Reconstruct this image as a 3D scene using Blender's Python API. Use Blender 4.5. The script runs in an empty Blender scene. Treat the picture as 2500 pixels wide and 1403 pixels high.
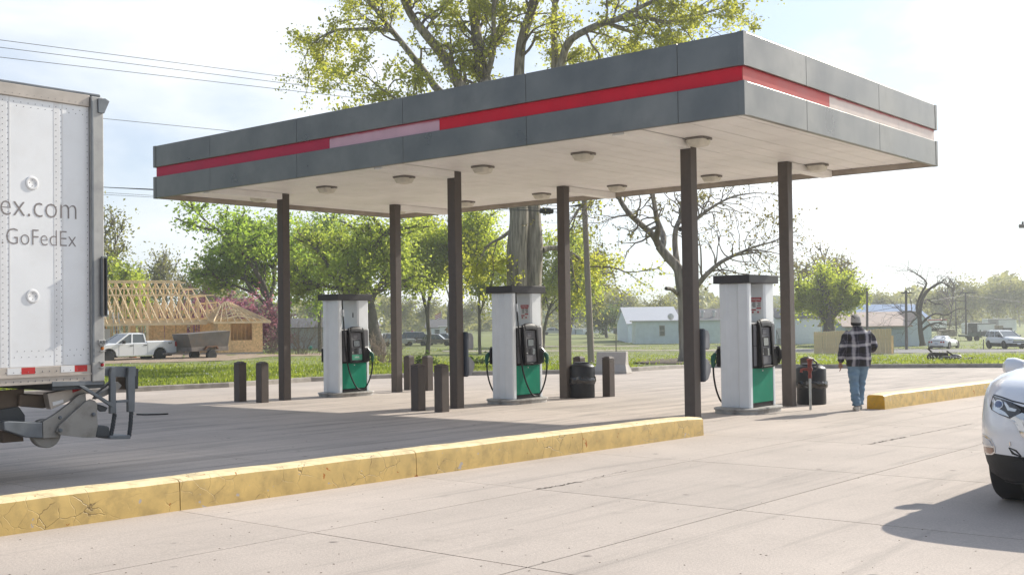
import bpy, bmesh, math, random
import numpy as np
from mathutils import Vector, Matrix
from mathutils.bvhtree import BVHTree
PI = math.pi
SC = bpy.context.scene
COL = SC.collection

# ------------------------------------------------------------------ camera
F_PX, PITCH, ROLL, CY, EYE = 2726.65, 0.0247, -0.0142, 709.43, 1.7
_cp, _sp = math.cos(PITCH), math.sin(PITCH)
_c, _s = math.cos(ROLL), math.sin(ROLL)
_r = Vector((1, 0, 0)); FW = Vector((0, _cp, _sp)); _u = Vector((0, -_sp, _cp))
RT = _c * _r + _s * _u
UP = -_s * _r + _c * _u
cam_d = bpy.data.cameras.new('camera')
cam = bpy.data.objects.new('camera', cam_d); COL.objects.link(cam)
cam_d.sensor_width = 36.0
cam_d.lens = F_PX / 2500 * 36
cam_d.shift_y = (CY - 701.5) / 2500
cam_d.clip_start = 0.05; cam_d.clip_end = 4000
_m = Matrix((RT, UP, -FW)).transposed().to_4x4()
_m.translation = Vector((0, 0, EYE))
cam.matrix_world = _m
SC.camera = cam

# ------------------------------------------------------------------ sky, sun, exposure
SUN_EL, SUN_AZ = math.radians(30.5), math.atan2(0.768, 0.641)     # azimuth clockwise from +Y
world = bpy.data.worlds.new('World'); SC.world = world; world.use_nodes = True
wn = world.node_tree; wn.nodes.clear()
def N(t, ty, **kw):
    n = t.nodes.new(ty)
    for k, v in kw.items():
        if k == 'op': n.operation = v
        else: setattr(n, k, v)
    return n
sky = N(wn, 'ShaderNodeTexSky', sky_type='NISHITA'); sky.sun_disc = False
sky.sun_elevation = SUN_EL; sky.sun_rotation = SUN_AZ
sky.air_density = 1.0; sky.dust_density = 1.0; sky.ozone_density = 1.5
bg = N(wn, 'ShaderNodeBackground'); bg.inputs[1].default_value = 0.06
wo = N(wn, 'ShaderNodeOutputWorld')
tc = N(wn, 'ShaderNodeTexCoord')
mp = N(wn, 'ShaderNodeMapping'); mp.inputs['Scale'].default_value = (1.0, 1.0, 3.2)
mp.inputs['Rotation'].default_value = (0, 0, 0.5); mp.inputs['Location'].default_value = (0.35, 0.1, 0.2)
nz = N(wn, 'ShaderNodeTexNoise'); nz.inputs['Scale'].default_value = 2.6; nz.inputs['Detail'].default_value = 7
nz.inputs['Roughness'].default_value = 0.52; nz.inputs['Distortion'].default_value = 0.35
rmp = N(wn, 'ShaderNodeMapRange'); rmp.inputs[1].default_value = 0.34; rmp.inputs[2].default_value = 0.60
rmp.inputs[3].default_value = 0.4; rmp.inputs[4].default_value = 0.98
# thin bright cloud veil, brighter toward the sun
sund = Vector((math.sin(SUN_AZ) * math.cos(SUN_EL), math.cos(SUN_AZ) * math.cos(SUN_EL), math.sin(SUN_EL)))
dot = N(wn, 'ShaderNodeVectorMath', op='DOT_PRODUCT'); dot.inputs[1].default_value = sund
glow = N(wn, 'ShaderNodeMapRange', interpolation_type='SMOOTHSTEP'); glow.inputs[1].default_value = -0.6; glow.inputs[2].default_value = 0.78
glow.inputs[3].default_value = 7.6; glow.inputs[4].default_value = 17.5
cc = N(wn, 'ShaderNodeVectorMath', op='SCALE'); cc.inputs[0].default_value = (0.965, 0.985, 1.0)
mix = N(wn, 'ShaderNodeMix', data_type='RGBA')
L = wn.links.new
L(tc.outputs['Generated'], mp.inputs[0]); L(mp.outputs[0], nz.inputs['Vector']); L(nz.outputs['Fac'], rmp.inputs[0])
L(tc.outputs['Generated'], dot.inputs[0]); L(dot.outputs['Value'], glow.inputs[0])
halo = N(wn, 'ShaderNodeMath', op='POWER'); halo.inputs[1].default_value = 12; halo.use_clamp = True; L(dot.outputs['Value'], halo.inputs[0])
hal2 = N(wn, 'ShaderNodeMath', op='MULTIPLY_ADD'); hal2.inputs[1].default_value = 22.0; L(halo.outputs[0], hal2.inputs[0]); L(glow.outputs[0], hal2.inputs[2])
L(hal2.outputs[0], cc.inputs['Scale'])
warm = N(wn, 'ShaderNodeMapRange'); warm.inputs[1].default_value = -0.5; warm.inputs[2].default_value = 0.55; L(dot.outputs['Value'], warm.inputs[0])
ccol = N(wn, 'ShaderNodeMix', data_type='RGBA'); ccol.inputs['A'].default_value = (0.80, 0.93, 1.10, 1); ccol.inputs['B'].default_value = (0.945, 0.972, 1.0, 1)
L(warm.outputs[0], ccol.inputs['Factor']); L(ccol.outputs['Result'], cc.inputs[0])
# the veil thins overhead
sxy = N(wn, 'ShaderNodeSeparateXYZ'); L(tc.outputs['Generated'], sxy.inputs[0])
thin = N(wn, 'ShaderNodeMapRange', interpolation_type='SMOOTHSTEP'); thin.inputs[1].default_value = 0.32; thin.inputs[2].default_value = 0.95
thin.inputs[3].default_value = 1.0; thin.inputs[4].default_value = 0.2; L(sxy.outputs['Z'], thin.inputs[0])
vf = N(wn, 'ShaderNodeMath', op='MULTIPLY'); L(rmp.outputs[0], vf.inputs[0]); L(thin.outputs[0], vf.inputs[1])
L(vf.outputs[0], mix.inputs['Factor']); skt = N(wn, 'ShaderNodeVectorMath', op='MULTIPLY'); skt.inputs[1].default_value = (1.15, 1.5, 1.9); L(sky.outputs[0], skt.inputs[0]); L(skt.outputs[0], mix.inputs['A']); L(cc.outputs[0], mix.inputs['B'])
L(mix.outputs['Result'], bg.inputs[0]); L(bg.outputs[0], wo.inputs[0])
sun_d = bpy.data.lights.new('sun', 'SUN'); sun_d.energy = 5.0; sun_d.angle = math.radians(0.6); sun_d.color = (1.0, 0.93, 0.82)
sun = bpy.data.objects.new('sun', sun_d); COL.objects.link(sun)
sun.rotation_euler = (-sund).to_track_quat('-Z', 'Y').to_euler(); sun.location = (40, 30, 40)
SC.view_settings.view_transform = 'Standard'; SC.view_settings.look = 'None'
SC.view_settings.exposure = 0.3; SC.view_settings.gamma = 1.0
SC.render.engine = 'CYCLES'
SC.cycles.use_denoising = True; SC.cycles.max_bounces = 6; SC.cycles.diffuse_bounces = 4; SC.cycles.glossy_bounces = 3
SC.cycles.transparent_max_bounces = 8; SC.cycles.volume_bounces = 1; SC.cycles.caustics_reflective = False; SC.cycles.caustics_refractive = False

# ------------------------------------------------------------------ terrain height and picture-to-place helpers
def sstep(t): t = max(0.0, min(1.0, t)); return t * t * (3 - 2 * t)
def G(x, y):
    if y < 40: z = -0.0104 * (y - 20)
    else:
        z = -0.208
        yy = min(y, 115) - 40
        z -= 0.0275 * yy - (0.0275 / 50) * max(0, yy - 50) ** 2
    d2 = (x + 25) ** 2 + (y - 86) ** 2
    z += 0.68 * math.exp(-d2 / (2 * 11.5 ** 2))
    return z
def ray(px, py):
    d = FW + RT * ((px - 1250) / F_PX) + UP * ((CY - py) / F_PX)
    return d / d.y
def at(px, py, Y):
    return Vector((0, 0, EYE)) + ray(px, py) * Y
def gnd(px, py):
    d = ray(px, py); lo, hi = 3.0, 900.0
    h = lambda Y: EYE + d.z * Y - G(d.x * Y, Y)
    Y = lo; 
    while Y < hi and h(Y) > 0: Y *= 1.02
    a, b = Y / 1.02, Y
    for _ in range(30):
        m = (a + b) / 2
        if h(m) > 0: a = m
        else: b = m
    Y = min(b, hi); p = Vector((0, 0, EYE)) + d * Y
    return Vector((p.x, p.y, G(p.x, p.y)))
def onplane(px, py, z):
    d = ray(px, py); Y = (z - EYE) / d.z
    return Vector((0, 0, EYE)) + d * Y
# station axes: A_DIR along the long side (away left), B_DIR along the short side (away right)
TH = 0.6986
A_DIR = Vector((-math.cos(TH), math.sin(TH), 0)); B_DIR = Vector((math.sin(TH), math.cos(TH), 0))
A0 = Vector((3.227, 15.2575, 0))
def S(u, v, z=None):
    p = A0 + A_DIR * u + B_DIR * v
    p.z = G(p.x, p.y) if z is None else z
    return p

# ------------------------------------------------------------------ mesh builder
class MB:
    def __init__(s): s.v = []; s.f = []; s.mi = []; s.sm = []
    def add(s, vs, fs, mi=0, smooth=False):
        o = len(s.v); s.v.extend([tuple(p) for p in vs])
        for f in fs:
            s.f.append([i + o for i in f]); s.mi.append(mi); s.sm.append(smooth)
    def box(s, x0, x1, y0, y1, z0, z1, mi=0):
        s.add([(x0, y0, z0), (x1, y0, z0), (x1, y1, z0), (x0, y1, z0), (x0, y0, z1), (x1, y0, z1), (x1, y1, z1), (x0, y1, z1)],
              [(0, 3, 2, 1), (4, 5, 6, 7), (0, 1, 5, 4), (1, 2, 6, 5), (2, 3, 7, 6), (3, 0, 4, 7)], mi)
    def beam(s, p0, p1, w, h, up=(0, 0, 1), mi=0):
        p0, p1, up = Vector(p0), Vector(p1), Vector(up)
        d = (p1 - p0).normalized(); x = d.cross(up)
        if x.length < 1e-5: x = d.cross(Vector((1, 0, 0)))
        x.normalize(); y = x.cross(d)
        q = [(-w / 2, -h / 2), (w / 2, -h / 2), (w / 2, h / 2), (-w / 2, h / 2)]
        vs = [p + x * a + y * b for p in (p0, p1) for a, b in q]
        s.add(vs, [(3, 2, 1, 0), (4, 5, 6, 7), (0, 1, 5, 4), (1, 2, 6, 5), (2, 3, 7, 6), (3, 0, 4, 7)], mi)
    def extr(s, pts, vec, mi=0, smooth=False):
        vec = Vector(vec); n = len(pts); pts = [Vector(p) for p in pts]
        nr = Vector((0, 0, 0))
        for i in range(n): nr += pts[i].cross(pts[(i + 1) % n])
        if nr.dot(vec) < 0: pts = pts[::-1]
        vs = pts + [p + vec for p in pts]
        s.add(vs, [tuple(range(n))[::-1], tuple(range(n, 2 * n))], mi)
        o = len(s.v) - 2 * n
        for i in range(n):
            j = (i + 1) % n
            s.f.append([o + i, o + j, o + n + j, o + n + i]); s.mi.append(mi); s.sm.append(smooth)
    def loft(s, rings, mi=0, smooth=True, caps=True, closed=True):
        n = len(rings[0]); vs = [p for r in rings for p in r]; fs = []
        for k in range(len(rings) - 1):
            for i in range(n if closed else n - 1):
                j = (i + 1) % n
                fs.append((k * n + i, k * n + j, (k + 1) * n + j, (k + 1) * n + i))
        s.add(vs, fs, mi, smooth)
        if caps:
            o = len(s.v) - len(vs)
            s.f.append([o + i for i in range(n)][::-1]); s.mi.append(mi); s.sm.append(False)
            s.f.append([o + (len(rings) - 1) * n + i for i in range(n)]); s.mi.append(mi); s.sm.append(False)
    def tube(s, pts, rad, n=8, mi=0, smooth=True, caps=True):
        pts = [Vector(p) for p in pts]
        if not hasattr(rad, '__len__'): rad = [rad] * len(pts)
        rings = []; x = None
        for i, p in enumerate(pts):
            d = (pts[min(i + 1, len(pts) - 1)] - pts[max(i - 1, 0)])
            if d.length < 1e-9: d = Vector((0, 0, 1))
            d.normalize()
            if x is None:
                x = d.cross(Vector((0, 0, 1)))
                if x.length < 1e-3: x = Vector((1, 0, 0))
            x = x - d * x.dot(d)
            if x.length < 1e-6: x = d.orthogonal()
            x.normalize(); y = d.cross(x)
            rings.append([p + (x * math.cos(2 * PI * k / n) + y * math.sin(2 * PI * k / n)) * rad[i] for k in range(n)])
        s.loft(rings, mi, smooth, caps)
    def lathe(s, prof, n=24, c=(0, 0, 0), mi=0, smooth=True, axis='z', caps=True):
        c = Vector(c); rings = []
        for r, h in prof:
            ring = []
            for k in range(n):
                a = 2 * PI * k / n
                if axis == 'z': q = Vector((r * math.cos(a), r * math.sin(a), h))
                elif axis == 'y': q = Vector((r * math.sin(a), h, r * math.cos(a)))
                else: q = Vector((h, r * math.cos(a), r * math.sin(a)))
                ring.append(c + q)
            rings.append(ring)
        s.loft(rings, mi, smooth, caps)
    def quad(s, a, b, c, d, mi=0): s.add([a, b, c, d], [(0, 1, 2, 3)], mi)
    def build(s, name, mats, parent=None, bevel=0.0, seg=2, loc=None, weld=False):
        me = bpy.data.meshes.new(name)
        me.from_pydata(s.v, [], s.f)
        if not isinstance(mats, (list, tuple)): mats = [mats]
        for m in mats: me.materials.append(m)
        me.polygons.foreach_set('material_index', s.mi)
        me.polygons.foreach_set('use_smooth', s.sm)
        me.update()
        if any(s.sm): me.set_sharp_from_angle(angle=0.7)
        o = bpy.data.objects.new(name, me); COL.objects.link(o)
        if parent: o.parent = parent
        if loc is not None: o.location = loc
        if bevel:
            b = o.modifiers.new('bevel', 'BEVEL'); b.width = bevel; b.segments = seg; b.limit_method = 'ANGLE'; b.angle_limit = 0.6
        return o
def mesh_np(name, verts, faces_quads, mats, parent=None, nper=4, smooth=False, matidx=None):
    me = bpy.data.meshes.new(name)
    nv, nf = len(verts), len(faces_quads)
    me.vertices.add(nv); me.vertices.foreach_set('co', np.asarray(verts, np.float32).ravel())
    me.loops.add(nf * nper); me.loops.foreach_set('vertex_index', np.asarray(faces_quads, np.int32).ravel())
    me.polygons.add(nf); me.polygons.foreach_set('loop_start', np.arange(0, nf * nper, nper, dtype=np.int32))
    me.polygons.foreach_set('loop_total', np.full(nf, nper, np.int32))
    if smooth: me.polygons.foreach_set('use_smooth', np.ones(nf, bool))
    if not isinstance(mats, (list, tuple)): mats = [mats]
    for m in mats: me.materials.append(m)
    if matidx is not None: me.polygons.foreach_set('material_index', np.asarray(matidx, np.int32))
    me.update(calc_edges=True)
    o = bpy.data.objects.new(name, me); COL.objects.link(o)
    if parent: o.parent = parent
    return o
def thing(name, label, cat, loc=(0, 0, 0), rz=0.0, group=None):
    o = bpy.data.objects.new(name, None); COL.objects.link(o); o.empty_display_size = 0.2
    o.location = loc; o.rotation_euler = (0, 0, rz); o['label'] = label; o['category'] = cat
    if group: o['group'] = group
    return o
def tag(o, label, cat, group=None, kind=None):
    o['label'] = label; o['category'] = cat
    if group: o['group'] = group
    if kind: o['kind'] = kind
    return o
def struct(o, label=None):
    o['kind'] = 'structure'
    if label: o['label'] = label
    return o
def stuff(o, label=None):
    o['kind'] = 'stuff'
    if label: o['label'] = label
    return o
def dup(root, loc, rz, label, group=None):
    r = root.copy(); COL.objects.link(r); r.location = loc; r.rotation_euler = (0, 0, rz); r['label'] = label
    if group: r['group'] = group
    def rec(src, dst):
        for ch in list(src.children):
            c = ch.copy(); COL.objects.link(c); c.parent = dst; rec(ch, c)
    rec(root, r)
    return r
def apply_mods(o):
    dg = bpy.context.evaluated_depsgraph_get()
    me = bpy.data.meshes.new_from_object(o.evaluated_get(dg))
    o.modifiers.clear(); old = o.data; o.data = me; bpy.data.meshes.remove(old)
    return o
def text_mesh(body, size, name, material, parent=None, extrude=0.002, align='LEFT', sx=1.0, thin=0.0):
    c = bpy.data.curves.new(name, 'FONT'); c.body = body; c.size = size; c.extrude = extrude; c.align_x = align; c.resolution_u = 3; c.offset = -thin * size
    t = bpy.data.objects.new(name, c); COL.objects.link(t)
    dg = bpy.context.evaluated_depsgraph_get(); dg.update()
    me = bpy.data.meshes.new_from_object(t.evaluated_get(dg))
    bpy.data.objects.remove(t); bpy.data.curves.remove(c)
    me.transform(Matrix.Diagonal((sx, 1, 1, 1)))
    me.materials.clear(); me.materials.append(material); me.name = name
    o = bpy.data.objects.new(name, me); COL.objects.link(o)
    if parent: o.parent = parent
    return o

# ------------------------------------------------------------------ materials
def mat(name, col, rough=0.6, metal=0.0, var=0.12, scale=6.0, bump=0.0, bscale=40.0, dirt=None, dscale=2.0, damt=0.4,
        spec=0.5, trans=0.0, coat=0.0, vscale=None, stretch=None):
    m = bpy.data.materials.new(name); m.use_nodes = True; t = m.node_tree
    p = t.nodes['Principled BSDF']; L = t.links.new
    p.inputs['Roughness'].default_value = rough; p.inputs['Metallic'].default_value = metal
    p.inputs['Specular IOR Level'].default_value = spec; p.inputs['Coat Weight'].default_value = coat
    p.inputs['Transmission Weight'].default_value = trans
    c4 = (*col, 1)
    if var or dirt or bump:
        tc = N(t, 'ShaderNodeTexCoord'); mp = N(t, 'ShaderNodeMapping'); L(tc.outputs['Object'], mp.inputs[0])
        if stretch: mp.inputs['Scale'].default_value = stretch
    src = None
    if var:
        nz = N(t, 'ShaderNodeTexNoise'); nz.inputs['Scale'].default_value = scale; nz.inputs['Detail'].default_value = 6
        L(mp.outputs[0], nz.inputs['Vector'])
        mr = N(t, 'ShaderNodeMapRange'); mr.inputs[1].default_value = 0.3; mr.inputs[2].default_value = 0.7
        mr.inputs[3].default_value = 1 - var; mr.inputs[4].default_value = 1 + var; L(nz.outputs['Fac'], mr.inputs[0])
        sc = N(t, 'ShaderNodeVectorMath', op='SCALE'); sc.inputs[0].default_value = col; L(mr.outputs[0], sc.inputs['Scale'])
        src = sc.outputs[0]
        mr2 = N(t, 'ShaderNodeMapRange'); mr2.inputs[1].default_value = 0.3; mr2.inputs[2].default_value = 0.7
        mr2.inputs[3].default_value = max(0.02, rough - 0.08); mr2.inputs[4].default_value = min(1, rough + 0.1)
        L(nz.outputs['Fac'], mr2.inputs[0]); L(mr2.outputs[0], p.inputs['Roughness'])
    if dirt:
        n2 = N(t, 'ShaderNodeTexNoise'); n2.inputs['Scale'].default_value = dscale; n2.inputs['Detail'].default_value = 8; n2.inputs['Roughness'].default_value = 0.65
        L(mp.outputs[0], n2.inputs['Vector'])
        r2 = N(t, 'ShaderNodeMapRange'); r2.inputs[1].default_value = 0.48; r2.inputs[2].default_value = 0.72; r2.inputs[4].default_value = damt
        L(n2.outputs['Fac'], r2.inputs[0])
        mx = N(t, 'ShaderNodeMix', data_type='RGBA'); mx.inputs['B'].default_value = (*dirt, 1); mx.inputs['A'].default_value = c4
        if src: L(src, mx.inputs['A'])
        L(r2.outputs[0], mx.inputs['Factor']); src = mx.outputs['Result']
    if src: L(src, p.inputs['Base Color'])
    else: p.inputs['Base Color'].default_value = c4
    if bump:
        n3 = N(t, 'ShaderNodeTexNoise'); n3.inputs['Scale'].default_value = bscale; n3.inputs['Detail'].default_value = 5
        L(mp.outputs[0], n3.inputs['Vector'])
        b = N(t, 'ShaderNodeBump'); b.inputs['Strength'].default_value = bump; b.inputs['Distance'].default_value = 0.02
        L(n3.outputs['Fac'], b.inputs['Height']); L(b.outputs[0], p.inputs['Normal'])
    return m
def leafmat(name, c1, c2, tr=0.5, hue=None):
    m = bpy.data.materials.new(name); m.use_nodes = True; t = m.node_tree; L = t.links.new
    p = t.nodes['Principled BSDF']; out = t.nodes['Material Output']
    p.inputs['Roughness'].default_value = 0.55; p.inputs['Specular IOR Level'].default_value = 0.3
    g = N(t, 'ShaderNodeNewGeometry'); mx = N(t, 'ShaderNodeMix', data_type='RGBA')
    mx.inputs['A'].default_value = (*c1, 1); mx.inputs['B'].default_value = (*c2, 1)
    L(g.outputs['Random Per Island'], mx.inputs['Factor'])
    tcn = N(t, 'ShaderNodeTexCoord'); nz = N(t, 'ShaderNodeTexNoise'); nz.inputs['Scale'].default_value = 0.45; L(tcn.outputs['Object'], nz.inputs['Vector'])
    mr = N(t, 'ShaderNodeMapRange'); mr.inputs[1].default_value = 0.3; mr.inputs[2].default_value = 0.7; mr.inputs[3].default_value = 0.7; mr.inputs[4].default_value = 1.3
    L(nz.outputs['Fac'], mr.inputs[0])
    sc = N(t, 'ShaderNodeVectorMath', op='SCALE'); L(mx.outputs['Result'], sc.inputs[0]); L(mr.outputs[0], sc.inputs['Scale'])
    L(sc.outputs[0], p.inputs['Base Color'])
    tl = N(t, 'ShaderNodeBsdfTranslucent')
    s2 = N(t, 'ShaderNodeVectorMath', op='MULTIPLY'); s2.inputs[1].default_value = (2.6, 2.45, 1.5); L(sc.outputs[0], s2.inputs[0]); L(s2.outputs[0], tl.inputs[0])
    ms = N(t, 'ShaderNodeMixShader'); ms.inputs[0].default_value = tr
    L(p.outputs[0], ms.inputs[1]); L(tl.outputs[0], ms.inputs[2]); L(ms.outputs[0], out.inputs[0])
    return m
def glass(name, col=(0.02, 0.03, 0.035), rough=0.05):
    return mat(name, col, rough=rough, var=0, spec=0.9, coat=0.6)

def nodes_of(m): return m.node_tree, m.node_tree.nodes['Principled BSDF'], m.node_tree.links.new
def concrete_mat(name, base, stain, axis_rot, strength=1.0):
    m = mat(name, base, rough=0.85, var=0)
    t, p, L = nodes_of(m)
    tc = N(t, 'ShaderNodeTexCoord')
    geo = N(t, 'ShaderNodeNewGeometry')
    mp = N(t, 'ShaderNodeMapping'); mp.inputs['Rotation'].default_value = (0, 0, axis_rot); L(geo.outputs['Position'], mp.inputs[0])
    oi = N(t, 'ShaderNodeObjectInfo')
    n1 = N(t, 'ShaderNodeTexNoise'); n1.inputs['Scale'].default_value = 0.55; n1.inputs['Detail'].default_value = 6; n1.inputs['Roughness'].default_value = 0.6; L(mp.outputs[0], n1.inputs['Vector'])
    # speckle
    n2 = N(t, 'ShaderNodeTexNoise'); n2.inputs['Scale'].default_value = 60; n2.inputs['Detail'].default_value = 4; n2.inputs['Roughness'].default_value = 0.7; L(mp.outputs[0], n2.inputs['Vector'])
    # streaks along the driving direction
    ms = N(t, 'ShaderNodeMapping'); ms.inputs['Scale'].default_value = (2.4, 0.16, 1); L(mp.outputs[0], ms.inputs[0])
    n3 = N(t, 'ShaderNodeTexNoise'); n3.inputs['Scale'].default_value = 1.5; n3.inputs['Detail'].default_value = 8; n3.inputs['Roughness'].default_value = 0.68; n3.inputs['Distortion'].default_value = 0.6; L(ms.outputs[0], n3.inputs['Vector'])
    r1 = N(t, 'ShaderNodeMapRange'); r1.inputs[1].default_value = 0.3; r1.inputs[2].default_value = 0.7; r1.inputs[3].default_value = 0.88; r1.inputs[4].default_value = 1.1; L(n1.outputs['Fac'], r1.inputs[0])
    r2 = N(t, 'ShaderNodeMapRange'); r2.inputs[1].default_value = 0.3; r2.inputs[2].default_value = 0.72; r2.inputs[3].default_value = 0.82; r2.inputs[4].default_value = 1.16; L(n2.outputs['Fac'], r2.inputs[0])
    ro = N(t, 'ShaderNodeMapRange'); ro.inputs[3].default_value = 0.95; ro.inputs[4].default_value = 1.05; L(oi.outputs['Random'], ro.inputs[0])
    k = N(t, 'ShaderNodeMath', op='MULTIPLY'); L(r1.outputs[0], k.inputs[0]); L(r2.outputs[0], k.inputs[1])
    k2 = N(t, 'ShaderNodeMath', op='MULTIPLY'); L(k.outputs[0], k2.inputs[0]); L(ro.outputs[0], k2.inputs[1])
    sc = N(t, 'ShaderNodeVectorMath', op='SCALE'); sc.inputs[0].default_value = base; L(k2.outputs[0], sc.inputs['Scale'])
    r3 = N(t, 'ShaderNodeMapRange'); r3.inputs[1].default_value = 0.52; r3.inputs[2].default_value = 0.74; r3.inputs[4].default_value = 0.38 * strength; L(n3.outputs['Fac'], r3.inputs[0])
    # heavier rubber and oil in the fuelling lane and between the islands
    sx = N(t, 'ShaderNodeSeparateXYZ'); L(mp.outputs[0], sx.inputs[0])
    la = N(t, 'ShaderNodeMapRange', interpolation_type='SMOOTHSTEP'); la.inputs[1].default_value = -21.5; la.inputs[2].default_value = -17; L(sx.outputs['X'], la.inputs[0])
    lb = N(t, 'ShaderNodeMapRange', interpolation_type='SMOOTHSTEP'); lb.inputs[1].default_value = -8.6; lb.inputs[2].default_value = -10.5; L(sx.outputs['X'], lb.inputs[0])
    lc = N(t, 'ShaderNodeMath', op='MULTIPLY'); L(la.outputs[0], lc.inputs[0]); L(lb.outputs[0], lc.inputs[1])
    ld = N(t, 'ShaderNodeMath', op='MULTIPLY_ADD'); ld.inputs[1].default_value = 0.04; L(lc.outputs[0], ld.inputs[0]); L(n3.outputs['Fac'], ld.inputs[2]); L(ld.outputs[0], r3.inputs[0])
    le = N(t, 'ShaderNodeMapRange'); le.inputs[3].default_value = 0.36; le.inputs[4].default_value = 0.58; L(lc.outputs[0], le.inputs[0]); L(le.outputs[0], r3.inputs[4])
    mx = N(t, 'ShaderNodeMix', data_type='RGBA'); mx.inputs['B'].default_value = (*stain, 1); L(sc.outputs[0], mx.inputs['A']); L(r3.outputs[0], mx.inputs['Factor'])
    # spots
    vo = N(t, 'ShaderNodeTexVoronoi'); vo.inputs['Scale'].default_value = 1.7; L(mp.outputs[0], vo.inputs['Vector'])
    rs = N(t, 'ShaderNodeMapRange'); rs.inputs[1].default_value = 0.075; rs.inputs[2].default_value = 0.02; rs.inputs[3].default_value = 0; rs.inputs[4].default_value = 0.7; L(vo.outputs['Distance'], rs.inputs[0])
    m2 = N(t, 'ShaderNodeMix', data_type='RGBA'); m2.inputs['B'].default_value = (0.06, 0.05, 0.045, 1); L(mx.outputs['Result'], m2.inputs['A']); L(rs.outputs[0], m2.inputs['Factor'])
    n5 = N(t, 'ShaderNodeTexNoise'); n5.inputs['Scale'].default_value = 0.9; n5.inputs['Detail'].default_value = 9; n5.inputs['Roughness'].default_value = 0.72; n5.inputs['Distortion'].default_value = 1.2; L(mp.outputs[0], n5.inputs['Vector'])
    r5 = N(t, 'ShaderNodeMapRange'); r5.inputs[1].default_value = 0.60; r5.inputs[2].default_value = 0.76; r5.inputs[4].default_value = 0.5; L(n5.outputs['Fac'], r5.inputs[0])
    m5 = N(t, 'ShaderNodeMix', data_type='RGBA'); m5.inputs['B'].default_value = (0.19, 0.165, 0.14, 1); L(m2.outputs['Result'], m5.inputs['A']); L(r5.outputs[0], m5.inputs['Factor'])
    L(m5.outputs['Result'], p.inputs['Base Color'])
    b = N(t, 'ShaderNodeBump'); b.inputs['Strength'].default_value = 0.35; b.inputs['Distance'].default_value = 0.01; L(n2.outputs['Fac'], b.inputs['Height']); L(b.outputs[0], p.inputs['Normal'])
    return m
# ================================================================== SETTING: ground, lot, lawn, road
CONC = concrete_mat('concrete', (0.485, 0.42, 0.365), (0.12, 0.11, 0.10), TH)
JOINT = mat('joint_dirt', (0.06, 0.05, 0.04), rough=0.95, var=0.3, scale=3)
KERBC = mat('kerb_concrete', (0.34, 0.31, 0.27), rough=0.9, var=0.2, scale=4, bump=0.3, dirt=(0.12, 0.1, 0.09), dscale=1.5, damt=0.7)
LAWN = mat('lawn_soil', (0.155, 0.185, 0.045), rough=0.95, var=0.35, scale=0.35, dirt=(0.27, 0.235, 0.10), dscale=0.16, damt=0.6, bump=0.5, bscale=8)
ASPH = mat('asphalt', (0.21, 0.20, 0.20), rough=0.9, var=0.2, scale=1.2, bump=0.2)
GRAV = mat('gravel', (0.36, 0.31, 0.25), rough=0.95, var=0.25, scale=2, bump=0.3)
DIRT = mat('bare_dirt', (0.33, 0.245, 0.17), rough=0.95, var=0.3, scale=1.5, bump=0.4, bscale=6)
MULCH = mat('mulch', (0.09, 0.065, 0.045), rough=0.95, var=0.45, scale=5, bump=0.8, bscale=14)

rng = np.random.default_rng(7)
random.seed(5)
# far ground sheet
me = MB(); me.quad((-420, -60, -6.2), (420, -60, -6.2), (420, 460, -6.2), (-420, 460, -6.2))
struct(me.build('ground', LAWN))
# concrete lot: a dirt bed with separate slabs on it, joints open between them
lot = MB(); us = list(np.linspace(-24, 40, 33)); vs = list(np.linspace(-22, 34, 29))
lot.v = [tuple(S(u, v) - Vector((0, 0, 0.035))) for v in vs for u in us]
nu = len(us)
for j in range(len(vs) - 1):
    for i in range(nu - 1):
        lot.f.append([j * nu + i, (j + 1) * nu + i, (j + 1) * nu + i + 1, j * nu + i + 1]); lot.mi.append(0); lot.sm.append(False)
lot_o = struct(lot.build('concrete_lot', JOINT))
CURB = [Vector((-70, 0, 0)), Vector((-18, 24.0, 0))] + [gnd(*q) for q in
        ((330, 956), (450, 950), (560, 945), (660, 938), (760, 931), (900, 925), (1100, 917), (1440, 911), (1560, 905), (1700, 897), (2000, 899), (2200, 898), (2400, 897), (2520, 897))] + [Vector((30, 33, 0)), Vector((90, 10, 0))]
CURB_A = [(math.atan2(p.x, p.y), math.hypot(p.x, p.y)) for p in CURB]
def curb_r(th):
    for (a0, _), (a1, _), p0, p1 in zip(CURB_A, CURB_A[1:], CURB, CURB[1:]):
        if a0 <= th <= a1:
            d = (math.sin(th), math.cos(th)); e = p1 - p0
            den = d[0] * e.y - d[1] * e.x
            if abs(den) < 1e-9: return p0.xy.length
            return (p0.x * e.y - p0.y * e.x) / den
    return None
def beyond(p):
    r = curb_r(math.atan2(p.x, p.y))
    return None if r is None else math.hypot(p.x, p.y) - r
ul = [-20, -16.4, -12.8, -9.4, -6.1, -2.85, -0.77, 1.5, 4.8, 8.0, 11.2, 14.4, 17.6, 20.8, 24.0, 27.2, 30.4, 33.6]
vl = [-0.14 + 2.72 * k for k in range(-7, 3)] + [-0.14 + 2.72 * 2 + 4.1 * k for k in range(1, 7)]
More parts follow.
